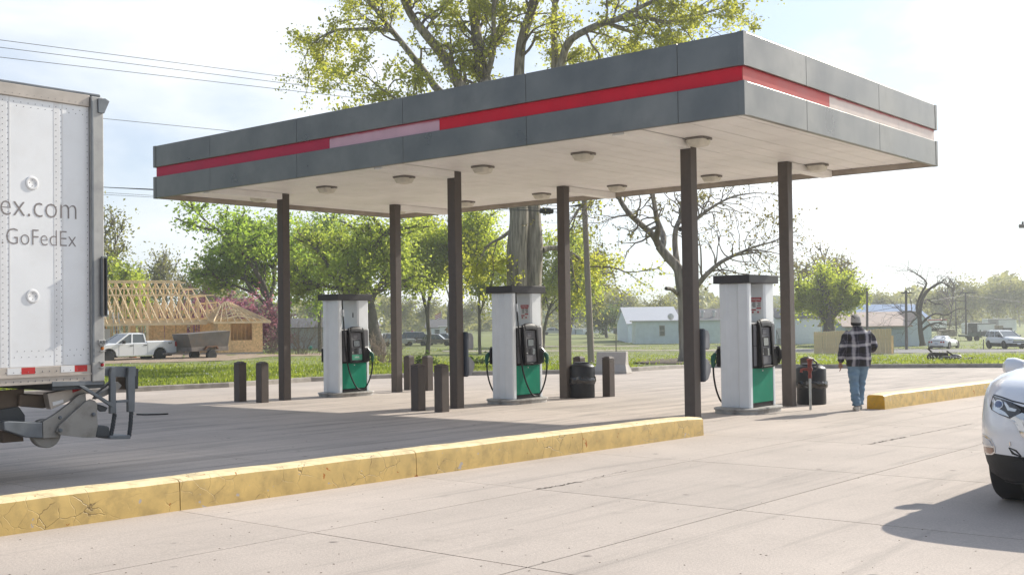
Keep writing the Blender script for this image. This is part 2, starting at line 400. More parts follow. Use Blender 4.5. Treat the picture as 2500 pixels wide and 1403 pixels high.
for i in range(len(ul) - 1):
    for j in range(len(vl) - 1):
        g = 0.007 if (ul[i] < -1 and vl[j] < 2) else 0.004
        cx, cy = (ul[i] + ul[i + 1]) / 2, (vl[j] + vl[j + 1]) / 2
        c = S(cx, cy)
        if c.y < -8 or c.x < -34 or c.x > 38: continue
        b = [beyond(S(u, v)) for u in (ul[i], ul[i + 1]) for v in (vl[j], vl[j + 1])]
        if all(x is not None and x > 0.3 for x in b): continue
        q = [S(ul[i] + g, vl[j] + g), S(ul[i + 1] - g, vl[j] + g), S(ul[i + 1] - g, vl[j + 1] - g), S(ul[i] + g, vl[j + 1] - g)]
        m = MB(); m.extr([p + Vector((0, 0, -0.03)) for p in q], (0, 0, 0.03))
        m.build('concrete_slab', CONC, lot_o)
# narrow hand-tooled crack fills are left to the joints; two wandering cracks are real grooves of dirt
def crack(pts, w):
    m = MB(); n = len(pts)
    left = []; right = []
    for i, p in enumerate(pts):
        d = (pts[min(i + 1, n - 1)] - pts[max(0, i - 1)]); nx = Vector((-d.y, d.x, 0)).normalized()
        ww = w * random.uniform(0.3, 1.3) * (0.15 if i in (0, n - 1) else 1)
        off = nx * random.uniform(-0.02, 0.02)
        left.append(p + off + nx * ww + Vector((0, 0, 0.004))); right.append(p + off - nx * ww + Vector((0, 0, 0.004)))
    vs = left + right
    m.add(vs, [(i, i + 1, n + i + 1, n + i) for i in range(n - 1)])
    m.build('crack', JOINT, lot_o)
def cpts(a, b, n):
    A_, B_ = gnd(*a), gnd(*b); return [A_.lerp(B_, i / (n - 1)) for i in range(n)]
crack(cpts((1312, 1194), (1420, 1175), 22), 0.012)
crack(cpts((1430, 1170), (1545, 1146), 22), 0.005)
crack(cpts((2120, 1084), (2215, 1066), 22), 0.016)
crack(cpts((2220, 1064), (2380, 1033), 26), 0.007)
# lawn sheet beyond the curb
ths = np.radians(np.concatenate([np.linspace(-88, -34, 20, endpoint=False), np.linspace(-34, 30, 130, endpoint=False), np.linspace(30, 83, 20)]))
ths = ths[(ths >= CURB_A[0][0]) & (ths <= CURB_A[-1][0])]
ts = np.linspace(0, 1, 70) ** 2.6
lv = []
for th in ths:
    r0 = curb_r(th) + 0.16
    for t in ts:
        r = r0 + (415 - r0) * t; x, y = r * math.sin(th), r * math.cos(th)
        lv.append((x, y, G(x, y) + 0.11 + 0.05 * (random.random() - 0.5) * min(1, (r - r0) / 3)))
nt = len(ts)
lf = [(i * nt + j, i * nt + j + 1, (i + 1) * nt + j + 1, (i + 1) * nt + j) for i in range(len(ths) - 1) for j in range(nt - 1)]
struct(mesh_np('lawn', lv, [f[::-1] for f in lf], LAWN))
# concrete curb along the lawn edge
cm = MB(); prof = [(0, -0.05), (0.02, 0.115), (0.05, 0.135), (0.19, 0.135), (0.2, -0.05)]
rings = []
pts = []
for p0, p1 in zip(CURB[1:-1], CURB[2:]):
    k = max(1, int((p1 - p0).length / 1.6))
    pts += [p0.lerp(p1, i / k) for i in range(k)]
pts.append(CURB[-1])
for i, p in enumerate(pts):
    d = pts[min(i + 1, len(pts) - 1)] - pts[max(0, i - 1)]; d.z = 0; d.normalize(); nx = Vector((-d.y, d.x, 0))
    rings.append([Vector((p.x + nx.x * a, p.y + nx.y * a, G(p.x, p.y) + h)) for a, h in prof])
cm.loft(rings, smooth=False)
struct(cm.build('curb', KERBC))
def ribbon(name, rows, m, lift=0.135, n=24, cross=4):
    vs = []; fs = []
    rows2 = []
    for (x0, a0, b0), (x1, a1, b1) in zip(rows, rows[1:]):
        for k in range(n): t = k / n; rows2.append((x0 + (x1 - x0) * t, a0 + (a1 - a0) * t, b0 + (b1 - b0) * t))
    rows2.append(rows[-1])
    for x, a, b in rows2:
        P, Q = gnd(x, a), gnd(x, b)
        for c in range(cross + 1):
            q = P.lerp(Q, c / cross); vs.append((q.x, q.y, G(q.x, q.y) + lift))
    w = cross + 1
    for i in range(len(rows2) - 1):
        for c in range(cross): fs.append((i * w + c, (i + 1) * w + c, (i + 1) * w + c + 1, i * w + c + 1))
    return struct(mesh_np(name, vs, fs, m))
ribbon('road', [(1880, 861.5, 853.5), (2180, 866, 855), (2300, 864.5, 855), (2560, 863, 855)], ASPH, n=14)
ribbon('footpath', [(1080, 861, 858), (1300, 860, 857), (1640, 859, 856.5), (1890, 861.0, 854)], GRAV)
ribbon('gravel_track', [(1330, 848.5, 846.5), (1480, 848, 846), (1560, 847.5, 845.5)], GRAV)
ribbon('dirt_drive', [(240, 893, 872), (430, 888, 868), (560, 884, 864), (660, 874, 866), (790, 872, 864)], DIRT, cross=8)
ribbon('mulch_bed', [(1545, 893, 889), (1600, 895, 882), (1680, 896, 878), (1735, 893, 884)], MULCH, lift=0.15)

# grass blades, thickest near the curb; one object
GRASS = leafmat('grass_blades', (0.13, 0.185, 0.03), (0.20, 0.23, 0.055), 0.45)
nb = 110000
t = rng.uniform(math.tan(-0.46), math.tan(0.47), nb)
inv = rng.uniform(1 / 140, 1 / 29.5, nb); Yb = 1 / inv
X = t * Yb
keep = []
for i in range(nb):
    r = curb_r(math.atan2(X[i], Yb[i]))
    keep.append(r is not None and math.hypot(X[i], Yb[i]) > r + 0.14)
keep = np.array(keep); X, Yb = X[keep], Yb[keep]
# leave the paved strips bare
def inside_px(rows, x, y):
    xs = [r[0] for r in rows]
    return (x > xs[0]) & (x < xs[-1]) & (y < np.interp(x, xs, [r[1] for r in rows])) & (y > np.interp(x, xs, [r[2] for r in rows]))
Z = np.array([G(a, b) for a, b in zip(X, Yb)])
dX = np.stack([X, Yb, Z + 0.11 - EYE], 1); zc = dX @ np.array(FW)
PX = 1250 + F_PX * (dX @ np.array(RT)) / zc; PY = CY - F_PX * (dX @ np.array(UP)) / zc
bad = inside_px([(1880, 863, 852), (2180, 867.5, 853), (2300, 866, 853), (2560, 865, 853)], PX, PY) | inside_px([(1080, 861.5, 857), (1640, 859.5, 856), (1890, 862, 853)], PX, PY) \
    | inside_px([(1330, 849, 846), (1560, 848, 845)], PX, PY) | inside_px([(240, 893, 866), (430, 888, 864), (560, 884, 862), (660, 874, 866), (790, 872, 864)], PX, PY) | inside_px([(1545, 894, 888), (1600, 896, 881), (1680, 897, 877), (1735, 894, 883)], PX, PY)
keep = ~bad | (rng.random(len(X)) < 0.04)
X, Yb, Z, PX, PY = X[keep], Yb[keep], Z[keep], PX[keep], PY[keep]
n = len(X); hgt = rng.uniform(0.05, 0.15, n) * (0.6 + 0.5 * np.sin(X * 1.3) * np.cos(Yb * 0.9) ** 2 + 0.3) * np.where(Yb > 60, 0.75, 1); wd = rng.uniform(0.012, 0.03, n) * (0.6 + Yb / 50)
ang = rng.uniform(0, PI, n); dx, dy = np.cos(ang) * wd, np.sin(ang) * wd
lean = rng.normal(0, 0.05, (n, 2))
base = np.stack([X, Yb, Z + 0.09], 1)
v0 = base + np.stack([-dx, -dy, 0 * dx], 1); v1 = base + np.stack([dx, dy, 0 * dx], 1)
v2 = base + np.stack([lean[:, 0], lean[:, 1], hgt + 0.02], 1)
V = np.stack([v0, v1, v2], 1).reshape(-1, 3); Fc = np.arange(3 * n).reshape(-1, 3)
stuff(mesh_np('grass', V, Fc, GRASS, nper=3), 'short green lawn grass growing beyond the curb')
# dandelion heads in the lawn
nd = 1500
idx = rng.choice(n, nd, replace=False, p=(np.where((PX > 1320), 1.0, 0.12) / np.where((PX > 1320), 1.0, 0.12).sum()))
DAND = mat('dandelion_white', (0.75, 0.74, 0.66), rough=0.9, var=0)
c = base[idx] + np.stack([0 * X[idx], 0 * X[idx], hgt[idx] + 0.05], 1)
s = (0.014 + Yb[idx] * 0.00022)[:, None, None]
octv = np.array([(1, 0, 0), (-1, 0, 0), (0, 1, 0), (0, -1, 0), (0, 0, 1), (0, 0, -1)], float); octf = np.array([(0, 2, 4), (2, 1, 4), (1, 3, 4), (3, 0, 4), (2, 0, 5), (1, 2, 5), (3, 1, 5), (0, 3, 5)])
V = (c[:, None, :] + octv[None] * s).reshape(-1, 3); Fc = (octf[None] + (np.arange(nd) * 6)[:, None, None]).reshape(-1, 3)
stuff(mesh_np('dandelions', V, Fc, DAND, nper=3), 'white dandelion heads scattered over the lawn')

gv, gf = [], []
for i in range(300):
    px_, py_ = random.uniform(0, 2400), 1403 - 460 * random.random() ** 1.3
    q = gnd(px_, py_)
    r_ = beyond(q)
    if r_ is None or r_ > -0.3: continue
    w = random.uniform(0.002, 0.0075) * (1 + q.y / 25); o_ = len(gv); a_ = random.uniform(0, PI)
    for sx_, sy_ in ((-1, -0.5), (1, -0.6), (0.8, 0.6), (-0.9, 0.5)): gv.append((q.x + w * (sx_ * math.cos(a_) - sy_ * math.sin(a_)), q.y + w * (sx_ * math.sin(a_) + sy_ * math.cos(a_)), q.z + 0.001))
    gv.append((q.x, q.y, q.z + w * 0.5)); gf += [(o_, o_ + 1, o_ + 4), (o_ + 1, o_ + 2, o_ + 4), (o_ + 2, o_ + 3, o_ + 4), (o_ + 3, o_, o_ + 4)]
stuff(mesh_np('grit', gv, gf, MULCH, nper=3), 'dark specks of grit and leaf litter on the concrete')

# ================================================================== YELLOW KERBS
def yellow(name, col):
    m = mat(name, col, rough=0.6, var=0.14, scale=6, dirt=(0.26, 0.18, 0.075), dscale=7, damt=0.5)
    t, p, L = nodes_of(m)
    old = p.inputs['Base Color'].links[0].from_socket
    tc = N(t, 'ShaderNodeTexCoord')
    wv = N(t, 'ShaderNodeTexNoise'); wv.inputs['Scale'].default_value = 5; wv.inputs['Detail'].default_value = 4; L(tc.outputs['Object'], wv.inputs['Vector'])
    add = N(t, 'ShaderNodeMix', data_type='VECTOR'); add.inputs['Factor'].default_value = 0.12; L(tc.outputs['Object'], add.inputs['A']); L(wv.outputs['Color'], add.inputs['B'])
    vo = N(t, 'ShaderNodeTexVoronoi', feature='DISTANCE_TO_EDGE'); vo.inputs['Scale'].default_value = 7; L(add.outputs['Result'], vo.inputs['Vector'])
    ms = N(t, 'ShaderNodeTexNoise'); ms.inputs['Scale'].default_value = 2.3; ms.inputs['Detail'].default_value = 5; L(tc.outputs['Object'], ms.inputs['Vector'])
    r = N(t, 'ShaderNodeMapRange'); r.inputs[1].default_value = 0.02; r.inputs[2].default_value = 0.0; r.inputs[4].default_value = 1; L(vo.outputs['Distance'], r.inputs[0])
    r2 = N(t, 'ShaderNodeMapRange'); r2.inputs[1].default_value = 0.46; r2.inputs[2].default_value = 0.6; r2.inputs[4].default_value = 0.8; L(ms.outputs['Fac'], r2.inputs[0])
    k = N(t, 'ShaderNodeMath', op='MULTIPLY'); L(r.outputs[0], k.inputs[0]); L(r2.outputs[0], k.inputs[1])
    mx = N(t, 'ShaderNodeMix', data_type='RGBA'); mx.inputs['B'].default_value = (0.09, 0.055, 0.02, 1); L(old, mx.inputs['A']); L(k.outputs[0], mx.inputs['Factor'])
    # chips showing older orange paint and bare concrete
    cn = N(t, 'ShaderNodeTexNoise'); cn.inputs['Scale'].default_value = 9; cn.inputs['Detail'].default_value = 3; cn.inputs['Distortion'].default_value = 0.8; L(tc.outputs['Object'], cn.inputs['Vector'])
    c1 = N(t, 'ShaderNodeMath', op='GREATER_THAN'); c1.inputs[1].default_value = 0.70; L(cn.outputs['Fac'], c1.inputs[0])
    m2 = N(t, 'ShaderNodeMix', data_type='RGBA'); m2.inputs['B'].default_value = (0.42, 0.15, 0.015, 1); L(mx.outputs['Result'], m2.inputs['A']); L(c1.outputs[0], m2.inputs['Factor'])
    c2 = N(t, 'ShaderNodeMath', op='LESS_THAN'); c2.inputs[1].default_value = 0.295; L(cn.outputs['Fac'], c2.inputs[0])
    m3 = N(t, 'ShaderNodeMix', data_type='RGBA'); m3.inputs['B'].default_value = (0.45, 0.40, 0.36, 1); L(m2.outputs['Result'], m3.inputs['A']); L(c2.outputs[0], m3.inputs['Factor'])
    L(m3.outputs['Result'], p.inputs['Base Color'])
    b = N(t, 'ShaderNodeBump'); b.inputs['Strength'].default_value = 0.5; b.inputs['Distance'].default_value = 0.012; b.invert = True
    ad = N(t, 'ShaderNodeMath', op='ADD'); L(k.outputs[0], ad.inputs[0]); L(c1.outputs[0], ad.inputs[1])
    ad2 = N(t, 'ShaderNodeMath', op='ADD'); L(ad.outputs[0], ad2.inputs[0]); L(c2.outputs[0], ad2.inputs[1])
    L(ad2.outputs[0], b.inputs['Height']); L(b.outputs[0], p.inputs['Normal'])
    return m
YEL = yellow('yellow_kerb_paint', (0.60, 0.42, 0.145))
YELT = yellow('pale_kerb_top_paint', (0.86, 0.70, 0.40))  # paler yellow, set only on the kerb's top and its rounded edges
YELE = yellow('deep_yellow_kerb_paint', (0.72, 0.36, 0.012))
def kerb(name, p0, p1, cuts, label, ext0=0, ext1=0, endmat=False):
    p0, p1 = Vector(p0), Vector(p1); p0.z = p1.z = 0; d = (p1 - p0); Ln = d.length; d.normalize()
    nrm = Vector((-d.y, d.x, 0))          # towards the pumps
    root = thing(name, label, 'kerb', (p0.x, p0.y, 0)); root['kind'] = 'thing'
    W, H = 0.34, 0.265
    cuts = [-ext0] + cuts + [Ln + ext1]
    for i, (c0, c1) in enumerate(zip(cuts, cuts[1:])):
        m = MB(); rings = []
        k = max(2, int((c1 - c0) / 0.35))
        prof = [(0.0, -0.04), (0.004, 0.05), (0.008, 0.20), (0.016, 0.243), (0.045, 0.262), (0.10, 0.266), (0.24, 0.266), (0.30, 0.262), (0.325, 0.243), (0.332, 0.2), (W, -0.04)]
        jt = [(random.uniform(-0.004, 0.004), random.uniform(-0.004, 0.004)) for _ in range(k + 1)]
        for q in range(k + 1):
            s_ = c0 + 0.004 + (c1 - c0 - 0.008) * q / k
            base_ = p0 + d * s_; z = G(base_.x, base_.y)
            first, last = (i == 0 and q == 0), (i == len(cuts) - 2 and q == k)
            ring = []
            for a, h in prof:
                sh = 0.0
                if (first or last) and h > 0.22: h -= 0.02
                ring.append(base_ + nrm * (a + jt[q][0]) - Vector((p0.x, p0.y, 0)) + Vector((0, 0, z + h + (jt[q][1] if h > 0 else 0))))
            rings.append(ring)
        n = len(prof); vs = [p for r in rings for p in r]
        m.v = [tuple(p) for p in vs]
        for q in range(len(rings) - 1):
            for j in range(n):
                j2 = (j + 1) % n
                m.f.append([q * n + j, q * n + j2, (q + 1) * n + j2, (q + 1) * n + j][::-1])
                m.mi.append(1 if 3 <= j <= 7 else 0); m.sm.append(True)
        m.f.append(list(range(n))); m.mi.append(2 if endmat else 0); m.sm.append(False)
        m.f.append([len(m.v) - n + j for j in range(n)][::-1]); m.mi.append(0); m.sm.append(False)
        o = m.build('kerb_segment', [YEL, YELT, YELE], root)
        me_ = o.data; bm = bmesh.new(); bm.from_mesh(me_); bmesh.ops.recalc_face_normals(bm, faces=bm.faces); bm.to_mesh(me_); bm.free(); me_.set_sharp_from_angle(angle=0.75)
    return root
pe, ps = gnd(1719, 1062), gnd(-2, 1309)
Lk = (pe - ps).length
def along(px, py):
    q = gnd(px, py); d = (pe - ps).normalized(); return (q - ps).dot(d)
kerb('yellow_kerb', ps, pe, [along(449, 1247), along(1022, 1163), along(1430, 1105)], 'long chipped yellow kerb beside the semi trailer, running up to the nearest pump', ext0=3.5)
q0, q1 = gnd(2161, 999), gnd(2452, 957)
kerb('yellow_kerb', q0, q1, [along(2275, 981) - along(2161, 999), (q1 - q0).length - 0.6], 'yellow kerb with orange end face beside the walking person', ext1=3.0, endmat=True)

# ================================================================== CANOPY
STEEL = mat('fascia_slate', (0.205, 0.195, 0.178), rough=0.33, metal=0.95, var=0.26, scale=0.9, dirt=(0.15, 0.145, 0.137), dscale=1.6, damt=0.6)
COLM = mat('bronze_column_paint', (0.088, 0.070, 0.060), rough=0.55, spec=0.4, var=0.12, scale=9, bump=0.12, bscale=160)
SOFF = mat('soffit_white', (0.90, 0.88, 0.85), rough=0.5, var=0.05, scale=1.2, dirt=(0.6, 0.57, 0.52), dscale=1.4, damt=0.3)
INNER = mat('fascia_back', (0.36, 0.31, 0.26), rough=0.7, var=0.2, scale=3)
def stripemat(name, col, edge=None):
    m = mat(name, col, rough=0.4, var=0.08, scale=2.5, spec=0.2)
    if edge:
        t, p, L = nodes_of(m); old = p.inputs['Base Color'].links[0].from_socket
        tc = N(t, 'ShaderNodeTexCoord'); sx = N(t, 'ShaderNodeSeparateXYZ'); L(tc.outputs['Generated'], sx.inputs[0])
        nz = N(t, 'ShaderNodeTexNoise'); nz.inputs['Scale'].default_value = 3; L(tc.outputs['Object'], nz.inputs['Vector'])
        ad = N(t, 'ShaderNodeMath', op='MULTIPLY_ADD'); ad.inputs[1].default_value = 0.16; L(nz.outputs['Fac'], ad.inputs[0]); L(sx.outputs['Z'], ad.inputs[2])
        r = N(t, 'ShaderNodeMapRange'); r.inputs[1].default_value = 0.82; r.inputs[2].default_value = 1.02; L(ad.outputs[0], r.inputs[0])
        mx = N(t, 'ShaderNodeMix', data_type='RGBA'); mx.inputs['B'].default_value = (*edge, 1); L(old, mx.inputs['A']); L(r.outputs[0], mx.inputs['Factor']); L(mx.outputs['Result'], p.inputs['Base Color'])
    return m
RED = stripemat('stripe_red', (0.68, 0.008, 0.03)); PINKD = stripemat('stripe_faded_crimson', (0.54, 0.02, 0.065))
PALE = stripemat('stripe_bleached_pink', (0.70, 0.42, 0.47), (0.48, 0.02, 0.05)); CORAL = stripemat('stripe_sun_faded_red', (0.58, 0.10, 0.085), (0.52, 0.02, 0.03)); CREAM = stripemat('stripe_bleached_cream', (0.80, 0.66, 0.58), (0.5, 0.05, 0.07))
LX, WY, ZB, ZT = 14.50, 7.54, 4.45, 5.604
canopy = thing('gas_canopy', 'long flat canopy with dark slate fascia, red stripe and six brown columns', 'canopy', tuple(A0), -TH)
# local frame: X = -u, Y = v
def cbox(name, u0, u1, v0, v1, z0, z1, m, bevel=0.0, parent=None):
    b = MB(); b.box(-u1, -u0, v0, v1, z0, z1); return b.build(name, m, parent or canopy, bevel)
Zs1, Zs0 = 5.135, 4.92
gp = 0.002
def fascia(u0, u1, v0, v1):
    for za, zb_ in ((ZB, Zs0), (Zs1, ZT)): cbox('fascia_panel', u0, u1, v0, v1, za, zb_, STEEL, 0.008)
T = 0.06
for v0, v1, sgn in ((0, T, 1), (WY - T, WY, 1)):
    cut = [0.09, 1.06, 3.87, 6.67, 9.58, 12.4, LX - 0.09]
    for a, b in zip(cut, cut[1:]): fascia(a + gp, b - gp, v0, v1)
for u0, u1 in ((0, T), (LX - T, LX)):
    cut = [0.09, 1.95, 4.75, WY - 0.09]
    for a, b in zip(cut, cut[1:]): fascia(u0, u1, a + gp, b - gp)
for u in (0, LX):        # corner trims wrap both faces
    for v in (0, WY):
        s1, s2 = (1 if u == 0 else -1), (1 if v == 0 else -1)
        for za, zb_ in ((ZB, Zs0), (Zs1, ZT)):
            m = MB(); P = [(0, 0), (0.09, 0), (0.09, T), (T, T), (T, 0.09), (0, 0.09)]
            e = -0.006
            P = [(-(u + s1 * (a if a else e)), v + s2 * (b if b else e), za - 0.003) for a, b in P]
            m.extr(P, (0, 0, zb_ - za + 0.006)); m.build('corner_trim', STEEL, canopy)
rc = 0.045
for a, b, mm in ((rc + 0.004, 5.82, RED), (5.82, 8.67, PALE), (8.67, LX - rc - 0.004, PINKD)):
    cbox('stripe_panel', a + 0.003, b - 0.003, rc, rc + 0.03, Zs0 - 0.01, Zs1 + 0.01, mm)
    cbox('stripe_panel', a + 0.003, b - 0.003, WY - rc - 0.03, WY - rc, Zs0 - 0.01, Zs1 + 0.01, mm)
for a, b, mm in ((rc, 2.85, CORAL), (2.85, 5.73, CREAM), (5.73, WY - rc, CREAM)):
    cbox('stripe_panel', rc - 0.003, rc + 0.028, a + 0.002, b - 0.002, Zs0 - 0.012, Zs1 + 0.012, mm)
    cbox('stripe_panel', LX - rc - 0.028, LX - rc + 0.003, a + 0.002, b - 0.002, Zs0 - 0.012, Zs1 + 0.012, mm)
ZD = 4.56
nP = 36; pw = (LX - 2 * T - 0.02) / nP
for i in range(nP):
    ua = T + 0.01 + pw * i
    for va, vb in ((T + 0.01, 3.62), (3.628, WY - T - 0.01)):
        cbox('soffit_plank', ua + 0.011, ua + pw - 0.011, va, vb, ZD + random.uniform(-0.002, 0.002), ZD + 0.03, SOFF, 0.006)
cbox('roof_deck', T + 0.002, LX - T - 0.002, T + 0.002, WY - T - 0.002, ZD + 0.032, 5.3, JOINT)
for v0, v1 in ((WY - T - 0.03, WY - T - 0.004), (T + 0.004, T + 0.03)):
    cbox('gutter_strip', T + 0.03, LX - T - 0.03, v0, v1, ZB + 0.01, ZD - 0.006, INNER)
for u0, u1 in ((LX - T - 0.03, LX - T - 0.004), (T + 0.004, T + 0.03)):
    cbox('gutter_strip', u0, u1, T + 0.03, WY - T - 0.03, ZB + 0.01, ZD - 0.006, INNER)
UC = [2.07 + 5.247 * k for k in range(3)]
for u in UC:
    cbox('beam', u - 0.01, u + 0.21, T + 0.035, 2.01 - 0.004, ZD - 0.135, ZD - 0.004, SOFF, 0.006)
    cbox('beam', u - 0.01, u + 0.21, 5.484 + 0.2 + 0.004, WY - T - 0.035, ZD - 0.135, ZD - 0.004, SOFF, 0.006)
    for v in (2.015, 5.484):
        zg = S(u, v).z
        c = cbox('column', u, u + 0.2, v, v + 0.2, zg - 0.1, ZD - 0.003, COLM, 0.012)
# light fixtures under the canopy
LENS = mat('lens_plastic', (0.66, 0.62, 0.53), rough=0.35, var=0.08, scale=8)
TRIM = mat('lamp_trim', (0.20, 0.18, 0.16), rough=0.6, var=0.2, scale=8)
ulg, first = [1.86, 4.16, 6.5, 8.6, 10.95, 13.3], None
where = ['at the near end', 'between the first and second columns', 'just before the middle column', 'just past the middle column', 'before the last column', 'at the far end']
for vi, v in enumerate((1.92, 6.33)):
    for k, u in enumerate(ulg):
        P = S(u, v, ZD - 0.002)
        row = 'front' if vi == 0 else 'rear'
        lab = f'pale ceiling light {where[k]} in the {row} row'
        if first is None:
            first = thing('canopy_light', lab, 'ceiling light', tuple(P), -TH, 'ceiling lights under the canopy'); first.scale = (0.78, 0.78, 0.78)
            m = MB(); R_ = lambda a, b, z: [(a * math.copysign(abs(math.cos(q)) ** 0.45, math.cos(q)), b * math.copysign(abs(math.sin(q)) ** 0.45, math.sin(q)), z) for q in [2 * PI * i / 24 for i in range(24)]]
            m.loft([R_(0.235, 0.235, 0), R_(0.24, 0.24, -0.035), R_(0.225, 0.225, -0.045)], smooth=False); m.build('housing', TRIM, first)
            m = MB(); m.loft([R_(0.212, 0.212, -0.046), R_(0.2, 0.2, -0.10), R_(0.165, 0.165, -0.165), R_(0.09, 0.09, -0.185)]); m.build('lens', LENS, first)
            m = MB(); m.box(0.2, 0.25, -0.03, 0.03, -0.06, -0.03); m.box(-0.25, -0.2, -0.03, 0.03, -0.06, -0.03); m.build('latch', TRIM, first)
        else: dup(first, tuple(P), -TH, lab)

# ================================================================== BOLLARDS, BINS, HYDRANT, BARRIER, SERVICE UNITS
def bollard(P, lab):
    t = thing('bollard', lab, 'bollard', tuple(P), -TH, 'brown square bollards at the pump islands')
    m = MB(); m.box(-0.1, 0.1, -0.1, 0.1, -0.05, 0.83); m.build('post', COLM, t, 0.012)
    m = MB(); R4 = lambda r, z: [(-r, -r, z), (r, -r, z), (r, r, z), (-r, r, z)]
    m.loft([R4(0.104, 0.832), R4(0.104, 0.85), R4(0.045, 0.885)], smooth=False); m.build('cap', COLM, t, 0.008)
    return t
bl = None
for u, v, lab in ((12.42, 1.24, 'brown square bollard nearest the semi trailer side, left of its pair before the far pump'),):
    pass
specs = [(13.22, 1.32, 'brown square bollard closest to the white pickup, before the left column'), (12.42, 1.31, 'brown square bollard just left of the left front column'),
         (7.60, 1.24, 'tall brown bollard left of the pair before the middle pump'), (6.98, 1.23, 'brown bollard right beside the middle front column base'),
         (13.08, 6.42, 'brown bollard behind the left one of the pair by the middle column'), (12.42, 6.42, 'brown bollard behind the right one of the pair by the middle column'),
         (7.70, 6.46, 'brown bollard rising behind the black bin at the middle pump'), (6.90, 6.46, 'brown bollard standing alone right of the black bin, before the barrier'),
         (2.40, 6.85, 'brown bollard half hidden behind the bin with the red hydrant')]
for i, (u, v, lab) in enumerate(specs):
    if bl is None: bl = bollard(S(u, v), lab)
    else: dup(bl, tuple(S(u, v)), -TH, lab)
BLK = mat('bin_black', (0.012, 0.014, 0.019), rough=0.42, spec=0.3, var=0.2, scale=10, bump=0.1, bscale=60)
BAG = mat('bag_black', (0.012, 0.012, 0.015), rough=0.18, var=0, spec=0.7)
def bin_(P, lab, seed):
    random.seed(seed)
    t = thing('trash_can', lab, 'trash can', tuple(P), seed, 'black drum bins on the islands')
    m = MB(); m.lathe([(0.265, 0), (0.275, 0.02), (0.275, 0.40)], 32); m.build('drum', BLK, t)
    m = MB(); m.lathe([(0.283, 0.40), (0.283, 0.66), (0.275, 0.685), (0.20, 0.735), (0.17, 0.74)], 32); m.build('dome_lid', BLK, t)
    m = MB(); m.lathe([(0.17, 0.742), (0.172, 0.765), (0.16, 0.768)], 32); m.build('collar', BLK, t)
    m = MB(); rings = []
    for h, r in ((0.44, 0.286), (0.425, 0.296), (0.39, 0.30), (0.36, 0.298), (0.33, 0.292), (0.315, 0.280)):
        rings.append([((r + random.uniform(-0.004, 0.014)) * math.cos(2 * PI * k / 48), (r + random.uniform(-0.004, 0.014)) * math.sin(2 * PI * k / 48), h + random.uniform(-0.02, 0.02) + 0.015 * math.sin(3 * 2 * PI * k / 48)) for k in range(48)])
    m.loft(rings, caps=False); m.tube([(0.29, -0.12, 0.40), (0.325, -0.02, 0.36), (0.31, 0.08, 0.33), (0.29, 0.11, 0.37)], [0.02, 0.03, 0.025, 0.015], 7)
    m.build('bag', BAG, t)
bin_(gnd(1421, 972) + Vector((0.02, 0.24, 0)), 'black drum bin with bag rim beside the middle rear column', 2)
bin_(gnd(1984, 988) + Vector((0.05, 0.26, 0)), 'black drum bin behind the red yard hydrant', 4)
GALV = mat('galvanised', (0.42, 0.43, 0.43), rough=0.4, metal=0.7, var=0.2, scale=8)
REDP = mat('hydrant_red', (0.20, 0.032, 0.024), rough=0.55, var=0.3, scale=9, dirt=(0.12, 0.03, 0.02), dscale=8)
hp = gnd(1979, 1000)
hy = thing('yard_hydrant', 'red lever yard hydrant on a grey pipe beside the bin', 'hydrant', tuple(hp), -0.15)
m = MB(); m.lathe([(0.022, -0.03), (0.022, 0.56)], 12); m.build('pipe', GALV, hy)
m = MB(); m.lathe([(0.03, 0.56), (0.034, 0.62), (0.026, 0.64), (0.032, 0.68), (0.05, 0.70), (0.05, 0.74), (0.036, 0.76), (0.04, 0.86), (0.055, 0.88), (0.05, 0.905), (0.02, 0.91)], 14); m.build('head', REDP, hy)
m = MB(); m.tube([(-0.02, 0, 0.72), (-0.10, 0, 0.725), (-0.145, 0, 0.71), (-0.15, 0, 0.665)], [0.026, 0.022, 0.024, 0.026], 10); m.build('spout', REDP, hy)
m = MB(); m.tube([(0.0, 0, 0.90), (0.06, 0, 0.895), (0.12, 0, 0.84), (0.135, 0, 0.77), (0.115, 0, 0.71), (0.06, 0, 0.69)], [0.014, 0.016, 0.016, 0.016, 0.014, 0.012], 8); m.build('lever', mat('lever_grey', (0.06, 0.06, 0.065), 0.5), hy)
# concrete barrier
BARC = mat('barrier_concrete', (0.46, 0.43, 0.39), rough=0.9, var=0.12, scale=3, bump=0.3, dirt=(0.25, 0.22, 0.2), dscale=3)
bp = gnd(1495, 912)
m = MB(); prof = [(-0.30, 0), (-0.30, 0.10), (-0.17, 0.30), (-0.10, 0.72), (0.10, 0.72), (0.17, 0.30), (0.30, 0.10), (0.30, 0)]
m.loft([[(x - (0.0 if z < 0.2 else -0.07), y, z) for y, z in prof] for x in (-0.56,)] + [[(x + (0.0 if z < 0.2 else -0.07), y, z) for y, z in prof] for x in (0.62,)], smooth=False)
bo = m.build('concrete_barrier', BARC, None, 0.02); bo.location = (bp.x, bp.y + 0.25, bp.z); bo.rotation_euler = (0, 0, -0.42)
tag(bo, 'short pale concrete traffic barrier by the curb and the wooden pole', 'barrier')
